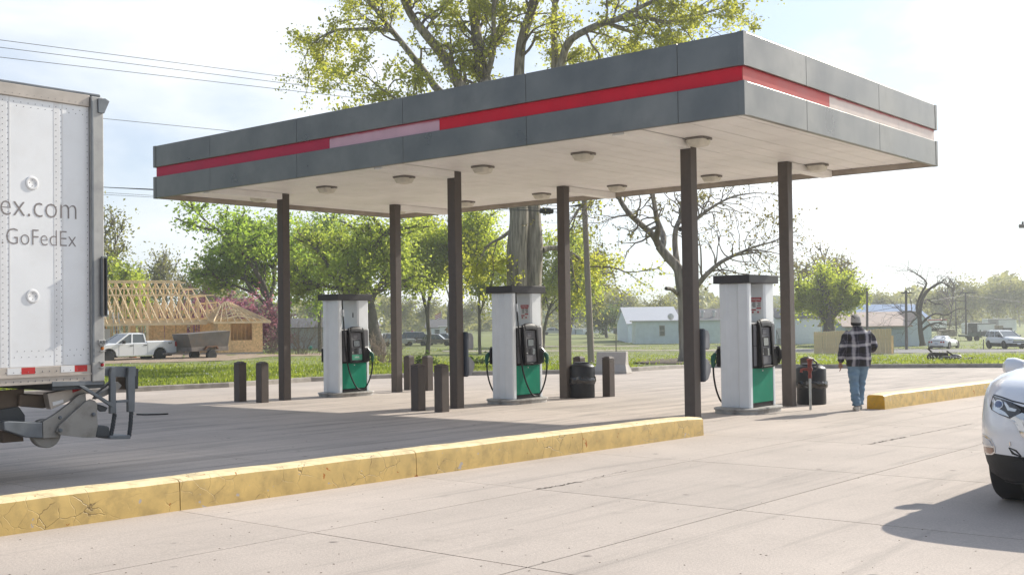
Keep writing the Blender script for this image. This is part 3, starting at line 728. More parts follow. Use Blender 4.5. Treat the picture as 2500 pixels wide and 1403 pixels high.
# windshield service units on the columns
NAVY = mat('unit_navy', (0.035, 0.045, 0.065), rough=0.5, var=0.1); UGREY = mat('unit_grey', (0.23, 0.235, 0.25), rough=0.45, var=0.1)
for k, (u, lab) in enumerate(((UC[0], 'grey windshield wash unit on the front column by the nearest pump'), (UC[1], 'grey windshield wash unit on the middle front column'))):
    P = S(u + 0.1, 2.215)
    t = thing('windshield_service_unit', lab, 'wash unit', tuple(P), -TH, 'windshield wash units on the columns')
    m = MB(); m.box(-0.16, 0.16, 0.002, 0.09, 0.60, 1.47); m.build('back_panel', NAVY, t, 0.03)
    m = MB(); m.extr([(-0.145, 0.092, 1.45), (-0.145, 0.2, 1.44), (-0.145, 0.245, 1.36), (-0.145, 0.245, 1.16), (-0.145, 0.21, 1.12), (-0.145, 0.092, 1.14)], (0.29, 0, 0)); m.build('towel_box', UGREY, t, 0.018)
    m = MB(); m.extr([(-0.145, 0.092, 0.99), (-0.145, 0.15, 0.98), (-0.145, 0.27, 0.86), (-0.145, 0.26, 0.76), (-0.145, 0.17, 0.63), (-0.145, 0.092, 0.61)], (0.29, 0, 0)); m.build('bucket', UGREY, t, 0.018)

# ================================================================== PUMPS
PWH = mat('pump_silver_white', (0.74, 0.77, 0.79), rough=0.42, metal=0.1, var=0.04, scale=4)
PCAP = mat('pump_cap', (0.045, 0.044, 0.047), rough=0.5, spec=0.35, metal=0.2, var=0.2, scale=30)
PGRN = mat('pump_green', (0.0, 0.215, 0.125), rough=0.5, spec=0.15, var=0.08, scale=5, dirt=(0.06, 0.27, 0.18), dscale=2.5, damt=0.5)
PGLB = mat('pump_green_label', (0.03, 0.27, 0.16), rough=0.35, var=0.06)
PBLK = mat('pump_black', (0.007, 0.007, 0.009), rough=0.45, spec=0.2, var=0.1)
PGRY = mat('pump_grey', (0.13, 0.13, 0.14), rough=0.5, spec=0.25, var=0.12, scale=8)
PSCR = glass('pump_screen', (0.05, 0.055, 0.06), 0.15)
RUB = mat('hose_rubber', (0.009, 0.009, 0.011), rough=0.42, spec=0.3, var=0.1)
NOZ = mat('nozzle_green', (0.0, 0.085, 0.05), rough=0.45, var=0.1)
WHT = mat('sticker_white', (0.72, 0.72, 0.70), rough=0.5, var=0.03)
SRED = mat('sticker_red', (0.42, 0.02, 0.03), rough=0.5, var=0.05)
SINK = mat('sticker_ink', (0.05, 0.05, 0.05), rough=0.6, var=0)
ISL = mat('island_steel', (0.40, 0.385, 0.36), rough=0.6, metal=0.25, var=0.25, scale=5, dirt=(0.1, 0.085, 0.07), dscale=3, damt=0.8)
def pump(P, lab, grn_pod, sticker):
    t = thing('fuel_pump', lab, 'fuel pump', tuple(P), -TH, 'fuel pumps under the canopy')
    def rr(hx, hy, r, z, n=6):
        return [(sx * (hx - r) + r * math.cos(a), sy * (hy - r) + r * math.sin(a), z) for sx, sy, a0 in ((1, 1, 0), (-1, 1, PI / 2), (-1, -1, PI), (1, -1, 1.5 * PI)) for a in [a0 + PI / 2 * i / n for i in range(n + 1)]]
    m = MB(); m.loft([rr(0.42, 0.63, 0.28, -0.04), rr(0.42, 0.63, 0.28, 0.065)], smooth=False); m.loft([rr(0.435, 0.645, 0.29, 0.066), rr(0.44, 0.65, 0.29, 0.08), rr(0.435, 0.645, 0.29, 0.098), rr(0.41, 0.62, 0.28, 0.104)], smooth=True)
    m.build('island_plate', ISL, t)
    HX = 0.287
    pr = [(HX, -0.365), (HX, -0.445), (HX - 0.02, -0.47), (0.09, -0.47), (0.05, -0.43), (-0.10, -0.43), (-0.155, -0.457), (-HX + 0.02, -0.457), (-HX, -0.435), (-HX, -0.365)]
    m = MB(); m.extr([(x, y, 0.106) for x, y in pr], (0, 0, 2.135)); m.build('side_pylon', PWH, t, 0.005)
    pr = [(HX, 0.165), (HX, 0.445), (HX - 0.02, 0.47), (-HX + 0.02, 0.47), (-HX, 0.445), (-HX, 0.165), (-HX + 0.03, 0.13), (HX - 0.03, 0.13)]
    m = MB(); m.extr([(x, y, 1.57) for x, y in pr], (0, 0, 0.671)); m.build('side_pylon', PWH, t, 0.005)
    m = MB(); m.box(-HX, HX, 0.40, 0.47, 0.106, 1.568); m.build('lower_side', PWH, t, 0.01)
    m = MB(); m.box(-0.35, 0.35, -0.54, 0.54, 2.243, 2.385); m.build('cap', PCAP, t, 0.008)
    m = MB()
    for x in (-0.28, 0.28):
        for y in (-0.45, 0.45): m.tube([(x, y - 0.03, 2.385), (x, y - 0.03, 2.405), (x, y + 0.03, 2.405), (x, y + 0.03, 2.385)], 0.006, 6)
    m.build('lifting_eye', PBLK, t)
    m = MB(); m.box(-0.23, 0.23, -0.364, 0.398, 0.106, 1.54); m.build('cabinet', PBLK, t)
    m = MB(); m.box(-0.285, 0.285, -0.364, 0.45, 1.545, 1.566); m.build('shelf', WHT, t)
    for s in (1, -1):
        f = thing('front', 'x', 'x'); 
        # children are written straight into the pump frame with the side mirrored by a half turn
        COL.objects.unlink(f); bpy.data.objects.remove(f)
        X = lambda p: (s * p[0], s * p[1], p[2])
        def bx(name, x0, x1, y0, y1, z0, z1, mm, bev=0.0, parent=t):
            b = MB(); a, c_ = sorted((s * x0, s * x1)); d, e = sorted((s * y0, s * y1)); b.box(a, c_, d, e, z0, z1); return b.build(name, mm, parent, bev)
        bx('lower_door', 0.232, 0.282, -0.362, 0.396, 0.185, 0.775, PGRN, 0.006)
        bx('kick_plate', 0.232, 0.27, -0.362, 0.396, 0.107, 0.178, PBLK)
        bx('door_lock', 0.2825, 0.287, 0.0, 0.024, 0.72, 0.74, WHT)
        bx('housing', 0.232, 0.300, -0.362 if s == 1 else -0.396, 0.44 if s == 1 else 0.362, 0.785, 1.54, PBLK, 0.01)
        bx('housing_panel', 0.3005, 0.312, -0.345, -0.245, 0.82, 1.16, PGRY, 0.005)
        bx('housing_panel', 0.3005, 0.312, -0.345, -0.245, 1.17, 1.52, PGRY, 0.005)
        bx('housing_panel', 0.3005, 0.312, 0.29, 0.43 if s == 1 else 0.35, 1.17, 1.52, PGRY, 0.005)
        # pay pod: black shell with arched top, grey face leaning back
        pod = [(0.301, 0.775), (0.375, 0.79), (0.39, 0.83), (0.36, 1.50), (0.335, 1.58), (0.301, 1.60)]
        PW_ = 0.235; pc = 0.03
        m = MB()
        for ya, yb in ((pc - PW_, pc - PW_ + 0.06), (pc + PW_ - 0.06, pc + PW_)):
            m.extr([X((x, ya, z)) for x, z in pod], (0, s * (yb - ya), 0))
        m.loft([[X((x, pc + y, z + 0.03 * (1 - (y / PW_) ** 2))) for x, z in ((0.301, 1.47), (0.366, 1.47), (0.36, 1.52), (0.335, 1.58), (0.301, 1.60))] for y in np.linspace(-PW_ + 0.06, PW_ - 0.06, 9)], smooth=True)
        m.loft([[X((x, pc + y, z)) for x, z in ((0.301, 0.77), (0.385, 0.78), (0.387, 0.82), (0.301, 0.82))] for y in (-PW_ + 0.059, PW_ - 0.059)], smooth=False)
        pd = m.build('pay_pod', PBLK, t, 0.006)
        zm = lambda z: 0.775 + (z - 1.0) * 1.13
        face = lambda y0, y1, z0, z1, d, th: [X((0.352 - (z - 1.06) * 0.05 + d, pc + y * 1.07, zm(z))) for y, z in ((y0, z0), (y1, z0), (y1, z1), (y0, z1))]
        def plate(name, y0, y1, z0, z1, mm, d=0.0, th=0.02):
            b = MB(); b.extr(face(y0, y1, z0, z1, d, th), (-s * th, 0, 0)); b.build(name, mm, pd)
        plate('pod_face', -0.163, 0.163, 1.052, 1.622, PGRY)
        plate('card_reader', -0.09, 0.06, 1.51, 1.60, PBLK, 0.003, 0.004); plate('reader_plate', -0.083, 0.053, 1.517, 1.593, PGRY, 0.005, 0.004)
        plate('screen_bezel', -0.085, 0.105, 1.33, 1.475, PBLK, 0.006, 0.008); plate('screen', -0.07, 0.09, 1.345, 1.46, PSCR, 0.009, 0.004)
        plate('keypad', -0.15, -0.075, 1.20, 1.31, PBLK, 0.005, 0.006); plate('receipt_slot', -0.06, 0.03, 1.19, 1.31, PBLK, 0.007, 0.01); plate('note_slot', 0.055, 0.145, 1.19, 1.30, PSCR, 0.006, 0.01)
        for r_ in range(3):
            for c__ in range(3): plate('key', -0.145 + 0.023 * c__, -0.128 + 0.023 * c__, 1.21 + 0.032 * r_, 1.23 + 0.032 * r_, WHT if (r_, c__) == (0, 1) else PGRY, 0.008, 0.003)
        plate('grade_panel', -0.155, 0.155, 1.065, 1.175, PGLB if grn_pod else PGRY, 0.008, 0.008)
        if grn_pod:
            x_ = text_mesh('DIESEL', 0.05, 'lettering', WHT, pd, 0.001, 'CENTER'); x_.rotation_euler = (PI / 2, 0, PI / 2 * s); x_.location = X((0.362, pc, 0.895))
        # nozzle boot and nozzle
        bx('nozzle_boot', 0.3005, 0.37, 0.27, 0.44, 0.80, 1.12, PBLK, 0.02)
        bx('boot_cover', 0.3005, 0.365, 0.28, 0.42, 1.122, 1.155, PGRY if not grn_pod else WHT, 0.01)
        if s == 1 and lab.startswith('nearest'):
            m = MB(); m.tube([X((0.37, 0.40, 1.14)), X((0.39, 0.43, 1.06)), X((0.39, 0.46, 0.95)), X((0.36, 0.46, 0.84))], [0.03, 0.04, 0.035, 0.02], 8); m.build('nozzle', PBLK, t); continue
        if s == -1 and grn_pod: continue
        nz_ = MB(); nz_.tube([X((0.36, 0.36, 1.12)), X((0.40, 0.39, 1.06)), X((0.42, 0.41, 1.00))], [0.014, 0.016, 0.02], 8)
        nz_.build('spout', GALV, t)
        nz_ = MB(); nz_.tube([X((0.41, 0.40, 1.03)), X((0.43, 0.43, 0.97)), X((0.43, 0.455, 0.89)), X((0.42, 0.46, 0.79))], [0.03, 0.047, 0.04, 0.024], 10); nz_.tube([X((0.40, 0.38, 0.97)), X((0.39, 0.395, 0.88)), X((0.41, 0.445, 0.82))], [0.012, 0.012, 0.012], 6)
        nz_.build('nozzle', NOZ, t)
        hs = MB(); ctl = [(0.27, -0.335, 2.24), (0.29, -0.335, 1.95), (0.33, -0.33, 1.5), (0.34, -0.29, 1.0), (0.35, -0.21, 0.6), (0.37, -0.05, 0.26), (0.39, 0.08, 0.15), (0.41, 0.23, 0.19), (0.42, 0.36, 0.38), (0.42, 0.44, 0.60), (0.42, 0.46, 0.79)]
        cp = [Vector(X(p)) for p in ctl]; path = []
        for i in range(len(cp) - 1):
            a_, b_, c_, d_ = cp[max(i - 1, 0)], cp[i], cp[i + 1], cp[min(i + 2, len(cp) - 1)]
            for q in range(6):
                w = q / 6; path.append(0.5 * ((2 * b_) + (c_ - a_) * w + (2 * a_ - 5 * b_ + 4 * c_ - d_) * w * w + (3 * b_ - a_ - 3 * c_ + d_) * w ** 3))
        path.append(cp[-1]); hs.tube(path, 0.0165, 10); ho = hs.build('hose', RUB, t)
        hb = MB(); hb.tube([X((0.285, -0.335, 2.02)), X((0.298, -0.334, 1.86))], 0.027, 10); hb.build('breakaway', GALV, ho)
    if sticker:
        yb = 0.127; DZ = -0.14
        st = MB(); st.box(0.02, 0.22, yb - 0.0, yb + 0.002, 1.70, 2.0); so = st.build('warning_sticker', WHT, t)
        for (x0, x1, z0, z1, mm) in ((0.015, 0.225, 1.955, 2.002, SRED), (0.025, 0.115, 1.925, 1.947, SRED), (0.125, 0.215, 1.925, 1.947, SRED), (0.025, 0.115, 1.80, 1.822, SRED), (0.125, 0.215, 1.775, 1.797, SRED)):
            b = MB(); b.box(0.24 - x1, 0.24 - x0, yb - 0.002, yb - 0.0005, z0, z1); b.build('sticker_bar', mm, so)
        b = MB()
        for i in range(7):
            for x0 in (0.03, 0.13): b.box(0.24 - x0 - random.uniform(0.05, 0.08), 0.24 - x0, yb - 0.002, yb - 0.0005, 1.912 - i * 0.013, 1.918 - i * 0.013)
        b.build('small_print', SINK, so)
        b = MB()
        for x0 in (0.085, 0.185): b.lathe([(0.018, -0.002), (0.018, -0.0005)], 14, (0.24 - x0, yb, 1.745), axis='y')
        b.build('pictogram', SRED, so)
        x_ = text_mesh('WARNING', 0.037, 'lettering', WHT, so, 0.0006, 'CENTER'); x_.rotation_euler = (PI / 2, 0, 0); x_.location = (0.115, yb - 0.003, 1.963)
    else:
        b = MB(); b.extr([(0.10, 0.1275, 1.84), (0.14, 0.1275, 1.84), (0.14, 0.1275, 1.93), (0.12, 0.1275, 1.97), (0.10, 0.1275, 1.93)], (0, 0.0014, 0)); b.build('faded_sticker', PGRY, t)
    return t
PU = [(2.12, 3.90), (2.12 + 5.247, 3.88), (2.12 + 2 * 5.247, 3.88)]
pump(S(*PU[0]), 'nearest fuel pump, with warning sticker and plain grey pay pod, by the red hydrant', False, True)
pump(S(*PU[1]), 'middle fuel pump with warning sticker and green nozzle, before the double trunk', False, True)
pump(S(*PU[2]), 'farthest fuel pump, with green pay pod label and see-through top', True, False)
# flat scrap of rubber on the concrete
q = gnd(370, 1012); m = MB(); m.extr([(0.28 * math.cos(a) * (1 + 0.2 * math.sin(3 * a)), 0.10 * math.sin(a), 0) for a in [2 * PI * i / 14 for i in range(14)]], (0, 0, 0.025))
o = m.build('rubber_scrap', RUB); o.location = (q.x, q.y, q.z + 0.001); tag(o, 'flat black rubber scrap lying on the shaded concrete', 'scrap')
# ================================================================== SEMI TRAILER
BOXW = mat('trailer_white', (0.80, 0.81, 0.82), rough=0.45, metal=0.1, var=0.05, scale=1.5, dirt=(0.68, 0.66, 0.63), dscale=2.5, damt=0.35, bump=0.03, bscale=3)
POSTW = mat('trailer_post_white', (0.74, 0.74, 0.74), rough=0.5, var=0.05, scale=3)
RAILT = mat('trailer_rail_alu', (0.48, 0.43, 0.38), rough=0.5, metal=0.35, var=0.12, scale=4, dirt=(0.3, 0.25, 0.2), dscale=3)
GALVP = mat('rear_post_galvanised', (0.38, 0.375, 0.36), rough=0.5, metal=0.45, var=0.15, scale=3, dirt=(0.25, 0.25, 0.25), dscale=5, damt=0.6)
RIVET = mat('rivet', (0.22, 0.22, 0.23), rough=0.5, metal=0.4, var=0)
LETT = mat('trailer_letter_grey', (0.235, 0.21, 0.205), rough=0.6, var=0)
TAPER = mat('tape_red', (0.50, 0.02, 0.02), rough=0.4, var=0.05); TAPEW = mat('tape_white', (0.74, 0.74, 0.74), rough=0.4, var=0.03)
LGREY = mat('liftgate_grey', (0.30, 0.285, 0.26), rough=0.6, metal=0.2, var=0.12, scale=5, dirt=(0.14, 0.12, 0.1), dscale=4, damt=0.7)
LDARK = mat('liftgate_dark', (0.045, 0.05, 0.055), rough=0.55, var=0.2, scale=6)
LSTEEL = mat('liftgate_steel', (0.16, 0.175, 0.19), rough=0.5, metal=0.4, var=0.2, scale=6)
BROWN = mat('underframe_brown', (0.13, 0.10, 0.075), rough=0.8, var=0.25, scale=5)
TR0 = at(252, 930, 11.9)                     # rear lower corner of the near side
PL_N = -A_DIR
def tl(px, py, off=0.0):
    """point where the picture ray meets the trailer's side plane (moved inward by off), in trailer axes: x = toward the rear, z up"""
    d = ray(px, py); o = Vector((0, 0, EYE)); q = TR0 + A_DIR * off
    t = (q - o).dot(PL_N) / d.dot(PL_N); p = o + d * t
    return ((p - TR0).dot(B_DIR), p.z)
trailer = thing('semi_trailer', 'white riveted semi trailer with grey rear post and folded liftgate', 'semi trailer', (TR0.x, TR0.y, 0), math.atan2(B_DIR.y, B_DIR.x))
# local axes: x = B (to the rear), y = A (inward, away from the camera), z up
zt, zr0 = tl(125, 224)[1] + 0.02, tl(125, 893)[1]
zb = tl(125, 936)[1]
ZTOP = 4.12
def tbox(name, x0, x1, y0, y1, z0, z1, m, bev=0.0, parent=None):
    b = MB(); b.box(x0, x1, y0, y1, z0, z1); return b.build(name, m, parent or trailer, bev)
xp = tl(220, 600)[0]
ztr0 = tl(125, 248)[1]; ztr1 = tl(125, 214)[1]
tbox('box_body', -9, 0.0, 0.035, 2.58, zb + 0.02, ztr1 - 0.02, BOXW)
tbox('roof_sheet', -9, 0.0, 0.02, 2.59, ztr1 - 0.018, ztr1 + 0.012, LSTEEL, 0.01)
tbox('top_rail', -9, xp - 0.003, -0.01, 0.034, ztr0, ztr1 - 0.02, RAILT, 0.006)
tbox('bottom_rail', -9, xp - 0.003, -0.015, 0.034, zb, zr0, RAILT, 0.006)
tbox('rail_lip', -9, xp - 0.003, -0.028, -0.016, zb + (zr0 - zb) * 0.42, zb + (zr0 - zb) * 0.5, RAILT)
seams = [tl(x, 600)[0] for x in (9, 140)]; step = seams[1] - seams[0]
xs = [seams[1] - step * k for k in range(0, 17)][::-1]
edges = xs + [xp]
for a, b in zip(edges, edges[1:]): tbox('side_panel', a + 0.002, b - 0.004, 0.012, 0.034, zr0 + 0.002, ztr0 - 0.002, BOXW)
riv = MB()
def rivet(x, z, y=0.0, r=0.006):
    riv.add([(x - r, y, z), (x, y, z - r), (x + r, y, z), (x, y, z + r), (x, y - r * 0.8, z)], [(0, 1, 4), (1, 2, 4), (2, 3, 4), (3, 0, 4)], 0, True)
for a in xs:
    tbox('side_post', a - 0.03, a + 0.035, 0.0102, 0.0117, zr0 + 0.004, ztr0 - 0.004, POSTW, 0.005)
    tbox('post_flange', a + 0.06, a + 0.075, 0.0095, 0.0117, zr0 + 0.004, ztr0 - 0.004, POSTW, 0.003)
    if a > -3.0:
        z = zr0 + 0.05
        while z < ztr0 - 0.04:
            rivet(a - 0.004, z, 0.0102); rivet(a + 0.05, z - 0.02, 0.0115); z += 0.061
for a, b in zip(edges, edges[1:]):
    if b < -3: continue
    for zz in (zr0 + 0.10, zr0 + 0.16, ztr0 - 0.05, ztr0 - 0.09):
        x = a + 0.11
        while x < b - 0.04: rivet(x + (0.03 if zz in (zr0 + 0.16, ztr0 - 0.09) else 0), zz, 0.012); x += 0.075
z = zr0 + 0.05
while z < ztr0: rivet(xp - 0.022, z, 0.012); z += 0.061
x = -3.0
while x < xp - 0.02:
    for f_ in (0.2, 0.72): rivet(x, zb + (zr0 - zb) * f_, -0.015, 0.009)
    rivet(x, ztr0 + 0.03, -0.01, 0.005); x += 0.075
for (px, py) in ((232 / 2.922, 780 / 2.922 + 180), (222 / 2.75, 600 + 338 / 2.75)):
    cx, cz = tl(px, py)
    b = MB(); b.lathe([(0.072, 0.011), (0.066, 0.002), (0.05, 0.0), (0.045, 0.004), (0.0, 0.004)], 28, (cx, 0, cz), axis='y'); b.build('vent_boss', POSTW, trailer)
    for dx, dz in ((0.03, 0), (-0.03, 0), (0, 0.03), (0, -0.03)): rivet(cx + dx, cz + dz, 0.0035)
stuff(riv.build('rivets', RIVET, trailer)); 
# lettering lies on the panels
def place_text(body, px_right, y_base, px_ref, y_xtop, ref, width_px=None):
    """right edge, baseline and height of a reference run of letters taken from where the print stands on the side"""
    o = text_mesh(body, 1.0, 'lettering', LETT, trailer, 0.0003, thin=0.016)
    r = text_mesh(ref, 1.0, 'ref', LETT); ref_w = max(v.co.x for v in r.data.vertices) - min(v.co.x for v in r.data.vertices); bpy.data.objects.remove(r)
    xr, z0 = tl(px_right, y_base); xl, _ = tl(px_ref, y_base); zt_ = tl((px_right + px_ref) / 2, y_xtop)[1]
    sx = (xr - xl) / ref_w
    xmax = max(v.co.x for v in o.data.vertices)
    return o, sx, xr - xmax * sx, z0
for body, ref, pr, pl, yb, hz in (('fedex.com', 'x.com', 549 / 2.922, 88 / 2.922, 180 + 1040 / 2.922, 0.158), ('1.800.GoFedEx', 'GoFedEx', 547 / 2.922, 40 / 2.922, 180 + 1235 / 2.922, 0.19)):
    o, sx, x0, z0 = place_text(body, pr, yb, pl, yb - 40, ref)
    capz = max(v.co.y for v in o.data.vertices)
    sz = sx * 1.18
    o.data.transform(Matrix.Diagonal((sx, sz, 1, 1))); o.rotation_euler = (PI / 2, 0, 0); o.location = (x0, 0.0094, z0)
# rear post and fittings
tbox('rear_post', xp, 0.0, -0.035, 0.12, zb - 0.005, ztr1 - 0.03, GALVP, 0.01)
tbox('post_channel', xp - 0.004, xp + 0.022, -0.045, -0.036, zb + 0.2, ztr1 - 0.08, LSTEEL, 0.004)
a, b_ = tl(234, 243), tl(262, 248)
b = MB(); P = [tl(233, 242), tl(252, 242), tl(262, 249), tl(249, 279), tl(234, 277)]
b.extr([(x, -0.052, z) for x, z in P], (0, 0.016, 0)); b.build('corner_casting', LSTEEL, trailer, 0.006)
x0, z1 = tl(239, 630); x1, z0 = tl(253, 770)
tbox('grab_handle', x0, x0 + 0.012, -0.07, -0.037, z0, z1, LSTEEL); tbox('grab_handle', x1 - 0.016, x1 - 0.004, -0.09, -0.037, z0, z1, LDARK)
tbox('grab_handle', x0, x1 - 0.004, -0.088, -0.06, z1 + 0.001, z1 + 0.014, LSTEEL); tbox('grab_handle', x0, x1 - 0.004, -0.088, -0.06, z0 - 0.014, z0 - 0.001, LSTEEL)
x0, z1 = tl(235, 829); x1, z0 = tl(253, 841)
pl_ = tbox('name_plate', x0, x1 - 0.002, -0.046, -0.0355, z0, z1, GALVP, 0.004)
o = text_mesh('ARS', 0.055, 'lettering', LDARK, pl_, 0.001); o.rotation_euler = (PI / 2, 0, 0); o.location = (x0 + 0.008, -0.0475, z0 + 0.007)
AMB = mat('marker_amber', (0.55, 0.16, 0.01), rough=0.2, var=0); MRED = mat('marker_red', (0.45, 0.01, 0.02), rough=0.2, var=0)
for py, mm in ((850, AMB), (890, MRED)):
    cx, cz = tl(245, py)
    b = MB(); b.lathe([(0.018, -0.036), (0.018, -0.045), (0.01, -0.055), (0, -0.056)], 14, (cx, 0, cz), axis='y'); b.build('marker_lamp', mm, trailer)
    for dz in (0.028, -0.032): tbox('lamp_guard', cx - 0.035, cx + 0.03, -0.062, -0.0355, cz + dz, cz + dz + 0.006, GALVP)
zc = (zr0, zr0 - (zr0 - zb) * 0.42)
for xa, xb, mm in ((16, 50, TAPEW), (50.4, 84, TAPER), (147, 180, TAPEW), (180.4, 211, TAPER)):
    (xl, zl), (xr_, zr_) = tl(xa, 912), tl(xb, 899)
    tbox('reflective_tape', xl, xr_, -0.0175, -0.0155, zc[1] + 0.006, zc[0] - 0.004, mm)
per = (tl(147, 900)[0] - tl(16, 900)[0])
# liftgate below and behind the body
def zpoly(name, pts, y0, y1, m, bev=0.004, parent=None):
    b = MB(); b.extr([(*([tl(px, py, y0)[0]]), y0, tl(px, py, y0)[1]) for px, py in pts], (0, y1 - y0, 0)); return b.build(name, m, parent or lift, bev)
zz = lambda *pts: [(x / 2.75, 600 + y / 2.75) for x, y in pts]
lift = tbox('liftgate', tl(127, 936)[0], 0.02, 0.0, 2.4, zb - 0.075, zb - 0.008, LDARK, 0.006)
zpoly('mount_rail', zz((350, 910), (697, 905), (697, 930), (352, 945)), -0.02, -0.002, LSTEEL)
zpoly('arm_plate', zz((385, 1245), (400, 1205), (470, 1140), (575, 1045), (612, 1028), (640, 1040), (655, 1062), (652, 1120), (658, 1200), (642, 1285), (560, 1285), (470, 1275), (405, 1268)), 0.0, 0.035, LGREY)
zpoly('arm_plate', zz((288, 1180), (378, 1125), (470, 1055), (530, 1000), (575, 985), (580, 1040), (470, 1135), (425, 1180), (415, 1245), (400, 1282), (290, 1290)), 0.05, 0.10, LGREY)
zpoly('arm_beam', zz((25, 1182), (60, 1175), (286, 1184), (289, 1290), (180, 1285), (28, 1235)), 0.04, 0.18, LSTEEL, 0.01)
zpoly('roller', zz((640, 1208), (700, 1204), (738, 1212), (742, 1270), (720, 1284), (645, 1284)), 0.0, 0.30, LDARK, 0.02)
zpoly('pivot_wheel', zz(*[(314 + 97 * math.cos(q), 1258 + 98 * math.sin(q)) for q in [2 * PI * i / 24 for i in range(24)]]), 0.11, 0.2, LGREY, 0.01)
zpoly('strut', zz((530, 938), (562, 936), (762, 1060), (758, 1082), (740, 1072)), -0.03, 0.01, LSTEEL)
zpoly('strut', zz((640, 995), (660, 1005), (745, 935), (742, 905)), 0.2, 0.24, LDARK)
zpoly('ram', zz((380, 1150), (400, 1168), (560, 1035), (545, 1015)), 0.11, 0.16, LSTEEL)
zpoly('hinge_cam', zz((640, 1030), (700, 1010), (800, 960), (820, 935), (790, 910), (720, 960), (660, 1000)), 0.06, 0.14, LGREY)
zpoly('hinge_cam', zz((655, 1060), (690, 1070), (725, 1085), (710, 1110), (680, 1112), (655, 1090)), 0.02, 0.06, LDARK)
zpoly('platform', zz((130, 1000), (320, 1000), (330, 1080), (290, 1090), (130, 1070)), 0.25, 1.9, BROWN)
zpoly('toolbox', zz((318, 990), (565, 942), (602, 980), (342, 1097), (334, 1070)), 0.12, 0.22, RAILT)
zpoly('warning_label', zz((485, 958), (540, 947), (545, 965), (488, 985)), 0.114, 0.119, MRED)
zpoly('warning_label', zz((352, 1047), (425, 1030), (428, 1050), (356, 1074)), 0.114, 0.119, TAPEW)
zpoly('mud_flap', zz((0, 972), (165, 958), (162, 985), (120, 1085), (0, 1110)), 0.3, 0.36, BROWN)
zpoly('bracket', zz((0, 1100), (60, 1088), (128, 1078), (168, 1135), (168, 1176), (0, 1180)), 0.25, 0.4, LDARK)
zpoly('bracket', zz((20, 1240), (155, 1262), (160, 1310), (20, 1322)), 0.2, 0.35, BROWN)
for px, py in ((10, 1200), (10, 1252), (10, 1305), (400, 1152), (403, 1237), (625, 1130)):
    X_, Z_ = tl(px / 2.75, 600 + py / 2.75); b = MB(); b.lathe([(0.02, -0.004), (0.02, -0.02), (0.012, -0.028), (0, -0.028)], 8, (X_, 0.0 if px > 380 else 0.2, Z_), axis='y', smooth=False); b.build('bolt', LSTEEL, lift)
# folding step frame behind the body
zpoly('step_head', zz((705, 808), (760, 806), (915, 808), (915, 872), (870, 882), (765, 876), (700, 872)), 0.05, 0.10, LSTEEL)
zpoly('step_head', zz((905, 820), (930, 822), (928, 958), (905, 960)), 0.10, 0.6, LDARK)
zpoly('step_upright', zz((752, 812), (775, 812), (778, 880), (782, 1120), (742, 1125), (742, 870)), 0.0, 0.045, LSTEEL)
zpoly('step_upright', zz((866, 815), (906, 815), (908, 980), (905, 1112), (862, 1115), (860, 880)), 0.0, 0.045, LSTEEL)
zpoly('step_rung', zz((782, 1036), (862, 1030), (862, 1048), (782, 1054)), 0.005, 0.04, LSTEEL)
zpoly('step_head', zz((782, 880), (858, 880), (858, 965), (785, 960)), 0.3, 0.36, BROWN)
for pts in (((770, 1126), (757, 1210), (742, 1288)), ((882, 1112), (876, 1200), (866, 1282))):
    q = [tl(x / 2.75, 600 + y / 2.75, 0.02) for x, y in pts]; path = []; 
    for i in range(33):
        u = i / 32; a_ = q[0] if u < .5 else q[1]; b2 = q[1] if u < .5 else q[2]; w = (u % 0.5) * 2 if u < 1 else 1
        path.append(Vector((a_[0] + (b2[0] - a_[0]) * w, 0.02, a_[1] + (b2[1] - a_[1]) * w)))
    b = MB()
    for ph in range(3):
        b.tube([p + Vector((0.012 * math.cos(ph * 2.09 + i * 0.55), 0.012 * math.sin(ph * 2.09 + i * 0.55), 0)) for i, p in enumerate(path)], 0.013, 6)
    b.build('step_cable', LDARK, lift)
zpoly('step_tread', zz((738, 1272), (870, 1268), (880, 1280), (878, 1294), (745, 1297), (736, 1290)), -0.02, 0.25, LSTEEL, 0.008)
# trailer wheels further forward, out of the frame
TYRE = mat('tyre', (0.018, 0.018, 0.019), rough=0.75, var=0.2, scale=10); ALLOY = mat('alloy', (0.45, 0.45, 0.46), rough=0.35, metal=0.7, var=0.08)
for xw in (-2.9, -4.2):
    for yw in (0.05, 2.25):
        gz_ = 0.08; b = MB(); b.lathe([(0.3, 0), (0.48, 0.0), (0.51, 0.04), (0.51, 0.24), (0.48, 0.28), (0.3, 0.28)], 28, (xw, yw, gz_ + 0.51), axis='y'); w = b.build('wheel', TYRE, trailer)
        b = MB(); b.lathe([(0.28, 0.02), (0.29, 0.1), (0.1, 0.14), (0.0, 0.14)], 20, (xw, yw, gz_ + 0.51), axis='y'); b.build('rim', ALLOY, w)
tbox('chassis', -6, -1.6, 0.5, 2.1, zb - 0.35, zb - 0.01, LDARK)

